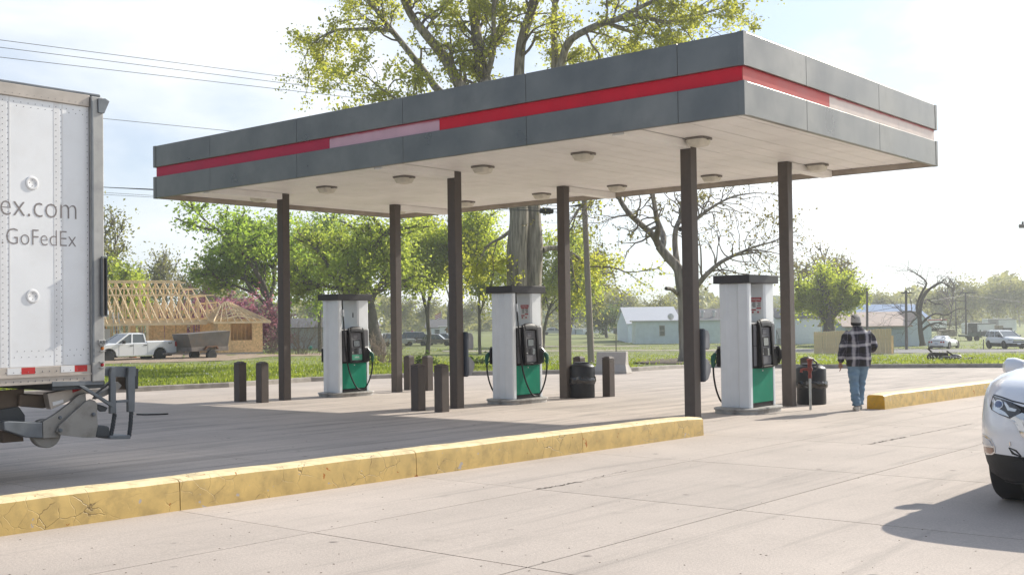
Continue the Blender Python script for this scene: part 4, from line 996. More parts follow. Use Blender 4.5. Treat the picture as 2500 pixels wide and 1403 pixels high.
# ================================================================== CARS
CWHITE = mat('car_white', (0.78, 0.79, 0.80), rough=0.25, var=0, coat=0.6)
CBLK = mat('car_black_plastic', (0.022, 0.022, 0.024), rough=0.6, var=0.15, scale=20)
CGLS = glass('car_glass', (0.035, 0.05, 0.055)); CHROME = mat('chrome', (0.65, 0.66, 0.68), rough=0.12, metal=1.0, var=0)
LAMPC = mat('lamp_clear', (0.55, 0.57, 0.60), rough=0.12, var=0, coat=0.8); LAMPR = mat('lamp_red', (0.35, 0.006, 0.012), rough=0.2, var=0, coat=0.6)
PLATE = mat('licence_plate', (0.45, 0.48, 0.55), rough=0.4, var=0.1, scale=30)
def wheel(parent, x, y, r, w, zc=None, out=1):
    zc = r if zc is None else zc
    b = MB(); b.lathe([(r * 0.62, -w / 2), (r * 0.93, -w / 2), (r, -w / 2 + 0.03), (r, w / 2 - 0.03), (r * 0.93, w / 2), (r * 0.62, w / 2)], 26, (x, y, zc), axis='y')
    t = b.build('wheel', TYRE, parent)
    b = MB(); b.lathe([(r * 0.615, -w / 2 + 0.01), (r * 0.615, w / 2 - 0.01)], 26, (x, y, zc), axis='y'); b.build('rim_barrel', CBLK, t)
    b = MB(); yo = y + out * (w / 2 - 0.015)
    for k in range(6):
        a = 2 * PI * k / 6; c, s_ = math.cos(a), math.sin(a)
        b.beam((x + c * r * 0.1, yo, zc + s_ * r * 0.1), (x + c * r * 0.6, yo, zc + s_ * r * 0.6), r * 0.2, 0.02, (0, 1, 0))
    b.lathe([(r * 0.18, -0.012), (r * 0.18, 0.014)], 14, (x, yo, zc), axis='y')
    b.lathe([(r * 0.56, -0.012), (r * 0.62, -0.012), (r * 0.62, 0.012), (r * 0.56, 0.012)], 24, (x, yo, zc), axis='y', caps=False)
    b.build('rim', ALLOY, t)
    return t
def slab_car(root, prof, hw, paint, name='body', tuck=0.06, bev=0.05):
    """side outline (x, z) swept across the width with rounded, tucked-in flanks"""
    b = MB(); rings = []
    cz = sum(p[1] for p in prof) / len(prof); cx = sum(p[0] for p in prof) / len(prof)
    for y, k in ((-hw, tuck), (-hw + 0.04, tuck * 0.35), (-hw + 0.14, 0.0), (0, -0.0), (hw - 0.14, 0.0), (hw - 0.04, tuck * 0.35), (hw, tuck)):
        ring = []
        for x, z in prof:
            top = max(0, min(1, (z - cz) / 0.4))
            ring.append((x - math.copysign(min(abs(x - cx), k * 1.2), x - cx) * 0.6, y, z - k * 0.8 * top + (0.03 * (1 - (y / hw) ** 2) if z > cz + 0.05 else 0)))
        rings.append(ring)
    b.loft(rings, smooth=True); return b.build(name, paint, root)
def arch(cx, r, z0, n=9, rev=False):
    pts = [(cx + r * math.cos(a), z0 + r * math.sin(a)) for a in [PI * i / n for i in range(n + 1)]]
    return pts if rev else pts[::-1]
def house_loft(root, low, high, glassm, paint):
    """greenhouse between a belt rectangle and a roof rectangle: glass panes and pillars. low/high = (xf, xr, hw, z)"""
    (xf, xr, w, z), (XF, XR, W, Z) = low, high
    b = MB()
    R4 = lambda q: [(q[0], -q[2], q[3]), (q[0], q[2], q[3]), (q[1], q[2], q[3]), (q[1], -q[2], q[3])]
    b.loft([R4(low), R4(high)], smooth=False, caps=False); g = b.build('windows', glassm, root)
    b = MB(); e = 0.02
    b.loft([[(XF + e, -W - e, Z - 0.03), (XF + e, W + e, Z - 0.03), (XR - e, W + e, Z - 0.03), (XR - e, -W - e, Z - 0.03)], [(XF, -W, Z + 0.01), (XF, W, Z + 0.01), (XR, W, Z + 0.01), (XR, -W, Z + 0.01)], [(XF - 0.25, -W + 0.15, Z + 0.06), (XF - 0.25, W - 0.15, Z + 0.06), (XR + 0.25, W - 0.15, Z + 0.06), (XR + 0.25, -W + 0.15, Z + 0.06)]], smooth=True)
    b.build('roof', paint, root, 0.02)
    return g
def pillars(root, segs, paint, w=0.07):
    for p, q in segs: b = MB(); b.beam(p, q, w, 0.05, (0, 1, 0)); b.build('pillar', paint, root, 0.01)
def pbox(root, name, x0, x1, y0, y1, z0, z1, m, bev=0.0):
    b = MB(); b.box(x0, x1, y0, y1, z0, z1); return b.build(name, m, root, bev)

def pickup(name, loc, rz, label, paint, wb=3.68, group=None):
    t = thing(name, label, 'pickup truck', loc, rz, group)
    # x forward from rear axle
    prof = [(-1.15, 0.55)] + [(-1.2, 0.62), (-1.2, 1.30), (-1.12, 1.36)] + [(0.95, 1.36), (0.98, 1.28)] + [(3.05, 1.26), (3.2, 1.27), (4.45, 1.16), (4.62, 1.05), (4.66, 0.62), (4.55, 0.5)] + arch(wb, 0.50, 0.48, rev=True) + [(wb - 0.52, 0.46), (0.55, 0.46)] + arch(0, 0.48, 0.48, rev=True) + [(-0.52, 0.5)]
    slab_car(t, prof, 0.98, paint)
    pbox(t, 'bed_floor', -1.1, 0.9, -0.75, 0.75, 1.365, 1.37, CBLK)
    house_loft(t, (3.12, 0.96, 0.86, 1.25), (2.15, 1.08, 0.70, 1.86), CGLS, paint)
    for s_ in (-1, 1):
        pillars(t, [((3.1, s_ * 0.87, 1.26), (2.15, s_ * 0.71, 1.86)), ((2.02, s_ * 0.875, 1.26), (1.92, s_ * 0.715, 1.86)), ((1.02, s_ * 0.875, 1.26), (1.1, s_ * 0.715, 1.86))], paint, 0.09)
        pbox(t, 'running_board', 0.6, wb - 0.58, s_ * 0.97 - 0.05, s_ * 0.97 + 0.05, 0.40, 0.46, CHROME)
        pbox(t, 'tail_lamp', -1.21, -1.05, s_ * 0.95 - 0.05, s_ * 0.95 + 0.045, 0.98, 1.30, LAMPR)
        pbox(t, 'headlight', 4.45, 4.63, s_ * 0.82 - 0.14, s_ * 0.82 + 0.12, 0.85, 1.08, LAMPC)
        for xd in (1.95, 0.98):
            pbox(t, 'door_handle', xd + 0.02, xd + 0.26, s_ * 0.985 - 0.02, s_ * 0.985 + 0.02, 1.09, 1.14, CBLK, 0.008)
        for xd in (2.98, 1.95, 0.94): pbox(t, 'door_seam', xd - 0.006, xd + 0.006, s_ * 0.982 - 0.004, s_ * 0.982 + 0.004, 0.52, 1.24, CBLK)
        pbox(t, 'mirror', 2.62, 2.78, s_ * 1.1 - 0.12, s_ * 1.1 + 0.12, 1.24, 1.46, CBLK, 0.03)
        wheel(t, 0, s_ * 0.85, 0.41, 0.27, out=s_); wheel(t, wb, s_ * 0.85, 0.41, 0.27, out=s_)
        for cx in (0, wb):
            b = MB(); b.tube([(cx + 0.49 * math.cos(a), s_ * 0.955, 0.48 + 0.49 * math.sin(a)) for a in np.linspace(-0.15, PI + 0.15, 16)], 0.03, 6); b.build('arch_flare', CBLK, t)
    pbox(t, 'rear_bumper', -1.36, -1.2, -0.92, 0.92, 0.5, 0.72, CHROME, 0.02); pbox(t, 'front_bumper', 4.6, 4.78, -0.95, 0.95, 0.48, 0.74, CHROME, 0.03)
    pbox(t, 'grille', 4.62, 4.68, -0.62, 0.62, 0.8, 1.06, CBLK)
    pbox(t, 'underbody', -1.0, 4.4, -0.7, 0.7, 0.36, 0.62, CBLK)
    return t
P = at(275, 886, 71.5); Q = at(390, 882, 74.0)
hd = (P - Q); rzp = math.atan2(hd.y, hd.x)
fwd = Vector((math.cos(rzp), math.sin(rzp), 0)); lat = Vector((-fwd.y, fwd.x, 0))
pk = pickup('pickup_truck', (0, 0, 0), 0, 'white four-door pickup parked in front of the timber house frame', CWHITE)
dist = Q.y; side = 1 if lat.y < 0 else -1
base = Q - lat * (side * 0.85)
pk.rotation_euler.z = rzp; pk.location = base
for s_ in (1, -1):
    o = text_mesh('4x4', 0.2, 'lettering', CBLK, pk, 0.003); o.rotation_euler = (PI / 2, 0, PI if s_ == 1 else 0); o.location = (-0.55 if s_ == 1 else -1.0, s_ * 0.985, 1.15)
# dump trailer behind it
TGREY = mat('dump_bed_grey', (0.13, 0.115, 0.105), rough=0.75, var=0.25, scale=2, dirt=(0.2, 0.13, 0.08), dscale=2.5, damt=0.6)
RUST = mat('trailer_rust', (0.17, 0.085, 0.045), rough=0.8, var=0.3, scale=5)
dt = thing('dump_trailer', 'grey rusty high sided dump trailer hitched behind the white pickup', 'trailer', at(495, 880, 75.5), rzp)
m = MB(); m.loft([[(-1.4, -0.9, 0.95), (1.45, -0.9, 0.95), (1.45, 0.9, 0.95), (-1.4, 0.9, 0.95)], [(-1.55, -0.98, 2.0), (1.75, -0.98, 1.82), (1.75, 0.98, 1.82), (-1.55, 0.98, 2.0)]], smooth=False); m.build('bed', TGREY, dt, 0.02)
m = MB(); m.loft([[(-1.42, -0.93, 0.66), (1.45, -0.93, 0.66), (1.45, 0.93, 0.66), (-1.42, 0.93, 0.66)], [(-1.42, -0.93, 0.948), (1.45, -0.93, 0.948), (1.45, 0.93, 0.948), (-1.42, 0.93, 0.948)]], smooth=False); m.build('bed_frame', mat('bed_frame', (0.2, 0.17, 0.15), 0.7, var=0.3, scale=3), dt, 0.02)
m = MB(); m.beam((1.4, 0, 0.6), (3.0, 0, 0.55), 0.12, 0.12); m.beam((1.4, -0.6, 0.6), (2.6, 0, 0.56), 0.08, 0.1); m.beam((1.4, 0.6, 0.6), (2.6, 0, 0.56), 0.08, 0.1); m.build('drawbar', TGREY, dt)
for s_ in (-1, 1):
    wheel(dt, 0, s_ * 1.02, 0.38, 0.22, out=s_)
    m = MB(); m.extr([(-0.5, s_ * 0.9, 0.82), (-0.4, s_ * 0.9, 1.0), (0.35, s_ * 0.9, 1.0), (0.55, s_ * 0.9, 0.78), (0.5, s_ * 0.9, 0.74), (0.3, s_ * 0.9, 0.93), (-0.36, s_ * 0.9, 0.93), (-0.46, s_ * 0.9, 0.78)], (0, s_ * 0.26, 0)); m.build('mudguard', RUST, dt)

# --- rings: closed rounded outline cars
def supring(x0, x1, hw, z, n=3.2, m=40, zf=0.0, nf=None):
    xc, a = (x0 + x1) / 2, (x1 - x0) / 2; out = []
    for i in range(m):
        t_ = 2 * PI * i / m; c, s_ = math.cos(t_), math.sin(t_)
        x = xc + a * math.copysign(abs(c) ** (2 / n), c); y = hw * math.copysign(abs(s_) ** (2 / n), s_)
        out.append((x, y, z + zf * (x - xc)))
    return out
def ring_car(root, rings, paint, mats_by_row=None, name='body', sub=1):
    b = MB(); m = len(rings[0])
    b.v = [p for r in rings for p in r]
    for k in range(len(rings) - 1):
        for i in range(m):
            j = (i + 1) % m; b.f.append([k * m + i, k * m + j, (k + 1) * m + j, (k + 1) * m + i]); b.mi.append(mats_by_row[k] if mats_by_row else 0); b.sm.append(True)
    b.f.append(list(range(m))[::-1]); b.mi.append(mats_by_row[0] if mats_by_row else 0); b.sm.append(False)
    o = len(b.v) - m; b.f.append([o + i for i in range(m)]); b.mi.append(0); b.sm.append(True)
    ob = b.build(name, paint, root)
    return ob
def cut_wheels(ob, cutters):
    for c in cutters:
        md = ob.modifiers.new('cut', 'BOOLEAN'); md.object = c; md.operation = 'DIFFERENCE'; md.solver = 'EXACT'
    bpy.context.view_layer.update()
    apply_mods(ob)
    for c in cutters:
        d = c.data; bpy.data.objects.remove(c); bpy.data.meshes.remove(d)
def cutter(x, y0, y1, z, r):
    b = MB(); b.lathe([(r, y0), (r, y1)], 28, (x, 0, z), axis='y', smooth=False); return b.build('cut', CBLK)

def suv_small(loc, rz, label):
    t = thing('suv', label, 'suv', loc, rz)
    # x forward, rear axle at 0, wheelbase 2.62
    rings = [supring(-0.85, 3.45, 0.82, 0.22, 5), supring(-0.92, 3.55, 0.90, 0.34, 5), supring(-0.93, 3.56, 0.91, 0.55, 5), supring(-0.93, 3.55, 0.915, 0.75, 5), supring(-0.92, 3.50, 0.90, 0.92, 4.5), supring(-0.88, 3.38, 0.86, 1.02, 4, zf=-0.012), supring(-0.86, 3.0, 0.80, 1.10, 3.6, zf=-0.02), supring(-0.8, 2.5, 0.74, 1.14, 3.4)]
    ob = ring_car(t, rings, [CWHITE, CBLK], [1, 1, 0, 0, 0, 0, 0])
    cut_wheels(ob, [cutter(x, s_ * 1.2, s_ * 0.62, 0.36, 0.42) if s_ < 0 else cutter(x, 0.62, 1.2, 0.36, 0.42) for x in (0, 2.62) for s_ in (-1, 1)])
    house_loft(t, (2.45, -0.82, 0.82, 1.08), (1.45, -0.45, 0.66, 1.62), CGLS, CWHITE)
    for s_ in (-1, 1):
        pillars(t, [((2.42, s_ * 0.82, 1.1), (1.45, s_ * 0.66, 1.63)), ((1.0, s_ * 0.83, 1.1), (0.85, s_ * 0.67, 1.63)), ((0.05, s_ * 0.83, 1.1), (0.1, s_ * 0.67, 1.63)), ((-0.6, s_ * 0.83, 1.1), (-0.4, s_ * 0.67, 1.63))], CWHITE, 0.08)
        wheel(t, 0, s_ * 0.80, 0.35, 0.23, out=s_); wheel(t, 2.62, s_ * 0.80, 0.35, 0.23, out=s_)
        pbox(t, 'headlight', 3.22, 3.47, s_ * 0.68 - 0.16, s_ * 0.68 + 0.16, 0.80, 0.93, LAMPC, 0.03)
        pbox(t, 'mirror', 1.98, 2.12, s_ * 0.98 - 0.12, s_ * 0.98 + 0.12, 1.08, 1.24, CBLK, 0.03)
    pbox(t, 'grille', 3.4, 3.565, -0.5, 0.5, 0.78, 0.90, CHROME, 0.02); pbox(t, 'grille_mesh', 3.44, 3.575, -0.55, 0.55, 0.62, 0.72, CBLK, 0.03)
    pbox(t, 'licence_plate', 3.56, 3.59, -0.16, 0.16, 0.42, 0.55, PLATE)
    return t
p1_, p2_ = gnd(2434, 855.5), gnd(2480, 855.5)
s1 = suv_small((0, 0, 0), 0, 'white compact suv parked on the grass, facing the road')
s1.rotation_euler.z = math.radians(-84); s1.location = gnd(2452, 855) + Vector((0.35, 2.2, 0.12))
def coupe(loc, rz, label):
    t = thing('sports_car', label, 'sports car', loc, rz)
    rings = [supring(-0.85, 3.55, 0.85, 0.14, 4.5), supring(-0.95, 3.65, 0.95, 0.26, 4.5), supring(-0.97, 3.66, 0.965, 0.45, 4.2), supring(-0.96, 3.6, 0.97, 0.62, 4, zf=-0.02), supring(-0.93, 3.4, 0.94, 0.76, 3.6, zf=-0.035), supring(-0.88, 3.0, 0.86, 0.86, 3.2, zf=-0.04), supring(-0.8, 2.4, 0.76, 0.90, 3)]
    ob = ring_car(t, rings, [CWHITE, CBLK], [1, 0, 0, 0, 0, 0])
    cut_wheels(ob, [cutter(x, 0.62, 1.2, 0.34, 0.39) if s_ > 0 else cutter(x, -1.2, -0.62, 0.34, 0.39) for x in (0, 2.69) for s_ in (-1, 1)])
    b = MB(); b.loft([supring(-0.75, 2.1, 0.74, 0.86, 3), supring(-0.4, 1.75, 0.68, 1.02, 3), supring(0.15, 1.35, 0.6, 1.16, 2.8), supring(0.45, 1.05, 0.4, 1.21, 2.4)]); b.build('windows', CGLS, t)
    b = MB(); b.loft([supring(0.1, 1.28, 0.62, 1.15, 2.8), supring(0.18, 1.2, 0.55, 1.21, 2.8), supring(0.4, 1.0, 0.3, 1.235, 2.4)]); b.build('roof', CWHITE, t)
    b = MB(); b.loft([[(-0.82, y, 0.90 - 0.1 * abs(y)), (0.2, y * 0.75, 1.19 - 0.1 * abs(y)), (0.22, y * 0.75, 1.21 - 0.1 * abs(y)), (-0.84, y, 0.92 - 0.1 * abs(y))] for y in (-0.6, -0.3, 0, 0.3, 0.6)]); b.build('hatch', CWHITE, t)
    for s_ in (-1, 1):
        wheel(t, 0, s_ * 0.83, 0.345, 0.28, out=s_); wheel(t, 2.69, s_ * 0.83, 0.335, 0.26, out=s_)
        for y in (0.44, 0.66):
            b = MB(); b.lathe([(0.085, 0.03), (0.085, -0.03), (0.05, -0.04), (0, -0.04)], 18, (-0.93 + (0.03 if y > 0.5 else 0), s_ * y, 0.67), axis='x'); b.build('tail_lamp', LAMPR, t)
        pbox(t, 'mirror', 1.55, 1.68, s_ * 0.98 - 0.09, s_ * 0.98 + 0.09, 0.9, 1.0, CBLK, 0.02)
        pbox(t, 'side_vent', 2.0, 2.2, s_ * 0.955 - 0.02, s_ * 0.955 + 0.02, 0.42, 0.66, CBLK, 0.02)
    pbox(t, 'rear_diffuser', -0.98, -0.5, -0.62, 0.62, 0.16, 0.32, CBLK, 0.04); pbox(t, 'licence_plate', -0.99, -0.95, -0.15, 0.15, 0.45, 0.58, PLATE)
    pbox(t, 'tail_slot', -0.97, -0.9, -0.3, 0.3, 0.76, 0.79, CBLK)
    return t
c1 = coupe((0, 0, 0), 0, 'white low sports car with four round tail lamps, on the grass')
c1.location = gnd(2302, 855) + Vector((0.0, 0.8, 0.12)); c1.rotation_euler.z = math.radians(52)

# ================================================================== NEAR SUV (only its front corner is in view)
SUVW = mat('suv_white', (0.85, 0.86, 0.88), rough=0.22, var=0, coat=0.9)
CLAD = mat('suv_cladding', (0.028, 0.027, 0.027), rough=0.7, var=0.25, scale=30, bump=0.15, bscale=120)
hx = Vector((-0.643, -0.766, 0)); rzs = math.atan2(hx.y, hx.x)
OX = Vector((4.80, 9.02, 0)); OX.z = G(4.4, 9.3)
suv = thing('suv', 'white suv nose at the right edge with chrome edged grille', 'suv', tuple(OX), rzs)
# x forward from the front axle, wheelbase 2.72
def sr(xf, hw, z, n=4.0, xr=-3.55, zf=0.0, zc=0.0): 
    out = []; m = 96
    for i in range(m):
        t_ = 2 * PI * i / m; c, s_ = math.cos(t_), math.sin(t_)
        if c >= 0: x = -0.1 + (xf + 0.1) * abs(c) ** (2 / n)
        else: x = -0.1 - (-0.1 - xr) * abs(c) ** (2 / 8)
        y = hw * math.copysign(abs(s_) ** (2 / (n if c >= 0 else 8)), s_)
        zz_ = z + (zf * (x - 0.5)) + zc * (1 - (y / hw) ** 2)
        out.append((x, y, zz_))
    return out
rg = [sr(0.62, 0.80, 0.21, 3.0), sr(0.74, 0.87, 0.27, 3.0), sr(0.80, 0.895, 0.36, 3.0), sr(0.835, 0.905, 0.43, 3.0), sr(0.85, 0.91, 0.46, 3.0), sr(0.865, 0.918, 0.56, 3.0), sr(0.87, 0.92, 0.66, 2.95), sr(0.855, 0.918, 0.76, 2.9), sr(0.82, 0.912, 0.86, 2.85), sr(0.76, 0.90, 0.94, 2.8, zf=-0.015), sr(0.68, 0.875, 0.995, 2.75, zf=-0.03), sr(0.52, 0.82, 1.03, 2.7, zf=-0.055, zc=0.01), sr(0.2, 0.72, 1.06, 2.6, zf=-0.065, zc=0.02), sr(-0.3, 0.62, 1.10, 2.5, zf=-0.05, zc=0.03), sr(-0.7, 0.4, 1.125, 2.4, xr=-3.3, zf=-0.03, zc=0.03)]
body = ring_car(suv, rg, [SUVW, CLAD], [1, 1, 1, 1] + [0] * 10)
cut_wheels(body, [cutter(x, 0.60, 1.2, 0.36, 0.425) if s_ > 0 else cutter(x, -1.2, -0.60, 0.36, 0.425) for x in (0, -2.72) for s_ in (-1, 1)])
body.data.set_sharp_from_angle(angle=0.9)
house_loft(suv, (-0.72, -3.4, 0.84, 1.08), (-1.55, -3.1, 0.68, 1.62), CGLS, SUVW)
for s_ in (-1, 1):
    pillars(suv, [((-0.74, s_ * 0.83, 1.08), (-1.55, s_ * 0.69, 1.63)), ((-1.75, s_ * 0.85, 1.08), (-1.85, s_ * 0.69, 1.63)), ((-2.7, s_ * 0.85, 1.08), (-2.6, s_ * 0.69, 1.63))], SUVW, 0.08)
    wheel(suv, 0, s_ * 0.73, 0.355, 0.235, out=s_); wheel(suv, -2.72, s_ * 0.775, 0.355, 0.235, out=s_)
    for cx in (-2.72,):
        b = MB(); b.tube([(cx + 0.43 * math.cos(a), s_ * (0.9 if cx < -1 else 0.9 * (1 - (max(0, 0.43 * math.cos(a) + 0.1) / 0.95) ** 3) ** (1 / 3)), 0.36 + 0.43 * math.sin(a)) for a in np.linspace(-0.1, PI + 0.1, 20)], 0.022, 6); b.build('arch_trim', CLAD, suv)
    # wing mirror: shell, black foot, glass
    b = MB(); rings = []
    for k, (yy, sx_, sz_, zc_) in enumerate(((0.84, 0.05, 0.05, 1.04), (0.89, 0.085, 0.075, 1.06), (0.97, 0.10, 0.085, 1.075), (1.04, 0.09, 0.08, 1.075), (1.075, 0.045, 0.045, 1.07))):
        rings.append([(-0.93 + sx_ * math.cos(a) * (1.0 if math.cos(a) > 0 else 0.5), s_ * yy, zc_ + sz_ * math.copysign(abs(math.sin(a)) ** 0.7, math.sin(a))) for a in [2 * PI * i / 16 for i in range(16)]])
    b.loft(rings); mo = b.build('wing_mirror', SUVW, suv)
    b = MB(); b.loft([[(-0.93 + 0.10 * math.cos(a), s_ * yy, 1.085 - d_ + 0.022 * math.sin(a)) for a in [2 * PI * i / 10 for i in range(10)]] for yy, d_ in ((0.80, 0.07), (0.90, 0.085), (0.99, 0.088), (1.04, 0.075))]); b.build('mirror_foot', CLAD, mo)
pbox(suv, 'underbody', -3.2, 0.5, -0.55, 0.55, 0.2, 0.35, CLAD)
bpy.context.view_layer.update()
bv = BVHTree.FromObject(body, bpy.context.evaluated_depsgraph_get())
inv = (Matrix.Translation(OX) @ Matrix.Rotation(rzs, 4, 'Z')).inverted()
def onbody(px, py, off):
    o = inv @ Vector((0, 0, EYE)); d = (inv.to_3x3() @ ray(px, py)).normalized()
    h = bv.ray_cast(o, d)
    if h[0] is None:
        h = bv.find_nearest(o + d * 9.4)
        return h[0] + h[1] * off
    return h[0] + h[1] * off
def bodypatch(name, pts, m, off, parent=None, th=0.01, sub=4):
    """a thin shaped piece laid on the bodywork, following its curve"""
    n = len(pts); dens = []
    for i in range(n):
        a, b2 = pts[i], pts[(i + 1) % n]
        for k in range(sub): dens.append((a[0] + (b2[0] - a[0]) * k / sub, a[1] + (b2[1] - a[1]) * k / sub))
    cx = sum(p[0] for p in dens) / len(dens); cy = sum(p[1] for p in dens) / len(dens)
    b = MB(); N_ = len(dens); R_ = 4; vs = []
    for r_ in range(R_):
        f_ = 1 - r_ / R_
        for p in dens: vs.append(onbody(cx + (p[0] - cx) * f_, cy + (p[1] - cy) * f_, off))
    vs.append(onbody(cx, cy, off)); fs = []
    for r_ in range(R_ - 1):
        for i in range(N_):
            j = (i + 1) % N_; fs.append((r_ * N_ + i, r_ * N_ + j, (r_ + 1) * N_ + j, (r_ + 1) * N_ + i))
    for i in range(N_): fs.append(((R_ - 1) * N_ + i, (R_ - 1) * N_ + (i + 1) % N_, R_ * N_))
    # skirt back into the body
    sk = len(vs)
    for p in dens: vs.append(onbody(p[0], p[1], -0.004))
    for i in range(N_): j = (i + 1) % N_; fs.append((i, sk + i, sk + j, j))
    b.add(vs, fs, 0, True); o = b.build(name, m, parent or suv)
    bm = bmesh.new(); bm.from_mesh(o.data); bmesh.ops.recalc_face_normals(bm, faces=bm.faces); bm.to_mesh(o.data); bm.free()
    return o
# near suv: lamp, grille edge, fog lamp laid into the front corner
LAMPD = mat('lamp_dark', (0.02, 0.022, 0.03), rough=0.08, var=0, coat=1.0); LENSB = mat('lamp_blue_lens', (0.05, 0.09, 0.22), rough=0.05, var=0, coat=1.0)
hl = bodypatch('headlight', [(2425, 966), (2442, 972), (2474, 983), (2494, 1002), (2489, 1010), (2468, 1022), (2440, 1011), (2422, 1000), (2418, 990)], LAMPD, 0.006)
bodypatch('lamp_surround', [(2424, 972), (2428, 971), (2429, 990), (2440, 1001), (2456, 1006), (2466, 1018), (2440, 1009), (2424, 999)], CHROME, 0.009, hl)
bodypatch('lamp_surround', [(2452, 981), (2458, 983), (2466, 996), (2484, 999), (2480, 1005), (2462, 1002)], CHROME, 0.009, hl)
bodypatch('projector', [(2440 + 11 * math.cos(a), 987 + 11 * math.sin(a)) for a in [2 * PI * i / 10 for i in range(10)]], CHROME, 0.009, hl, sub=2)
bodypatch('projector_lens', [(2440 + 8 * math.cos(a), 987 + 8 * math.sin(a)) for a in [2 * PI * i / 10 for i in range(10)]], LENSB, 0.013, hl, sub=2)
bodypatch('grille', [(2475, 984), (2496, 992), (2540, 1000), (2560, 1100), (2520, 1085), (2499, 1050), (2490, 1010)], CBLK, 0.003)
bodypatch('grille_edge', [(2468, 1022), (2496, 1008), (2504, 1010), (2498, 1030), (2512, 1066), (2530, 1090), (2520, 1092), (2494, 1060), (2480, 1032)], CHROME, 0.012)
fl = bodypatch('fog_lamp', [(2399, 1057), (2420, 1071), (2430, 1090), (2431, 1104), (2423, 1109), (2403, 1108), (2400, 1085)], CHROME, 0.006)
bodypatch('fog_lens', [(2402, 1063), (2418, 1074), (2426, 1088), (2404, 1084)], LAMPC, 0.01, fl)
bodypatch('turn_lens', [(2404, 1089), (2426, 1092), (2427, 1102), (2421, 1106), (2406, 1104)], mat('turn_amber', (0.30, 0.14, 0.08), rough=0.15, var=0, coat=0.8), 0.01, fl)
bodypatch('lower_intake', [(2470, 1128), (2500, 1122), (2545, 1122), (2545, 1170), (2500, 1160), (2486, 1150)], CBLK, 0.004)

bodypatch('hood_seam', [(2426, 962), (2445, 967), (2475, 978), (2512, 987), (2512, 989.5), (2474, 981), (2444, 970), (2426, 964.5)], CBLK, 0.0025)
for q_ in (((2462, 1092), (2464, 1091), (2482, 1098), (2495, 1113), (2493, 1114), (2481, 1100)), ((2462, 1092), (2464, 1092), (2472, 1106), (2494, 1113), (2493, 1115), (2471, 1108))): bodypatch('tow_cover_seam', list(q_), CBLK, 0.002)
bodypatch('bumper_lip', [(2412, 1160), (2440, 1172), (2500, 1176), (2540, 1174), (2540, 1182), (2440, 1181), (2414, 1172)], CBLK, 0.012)

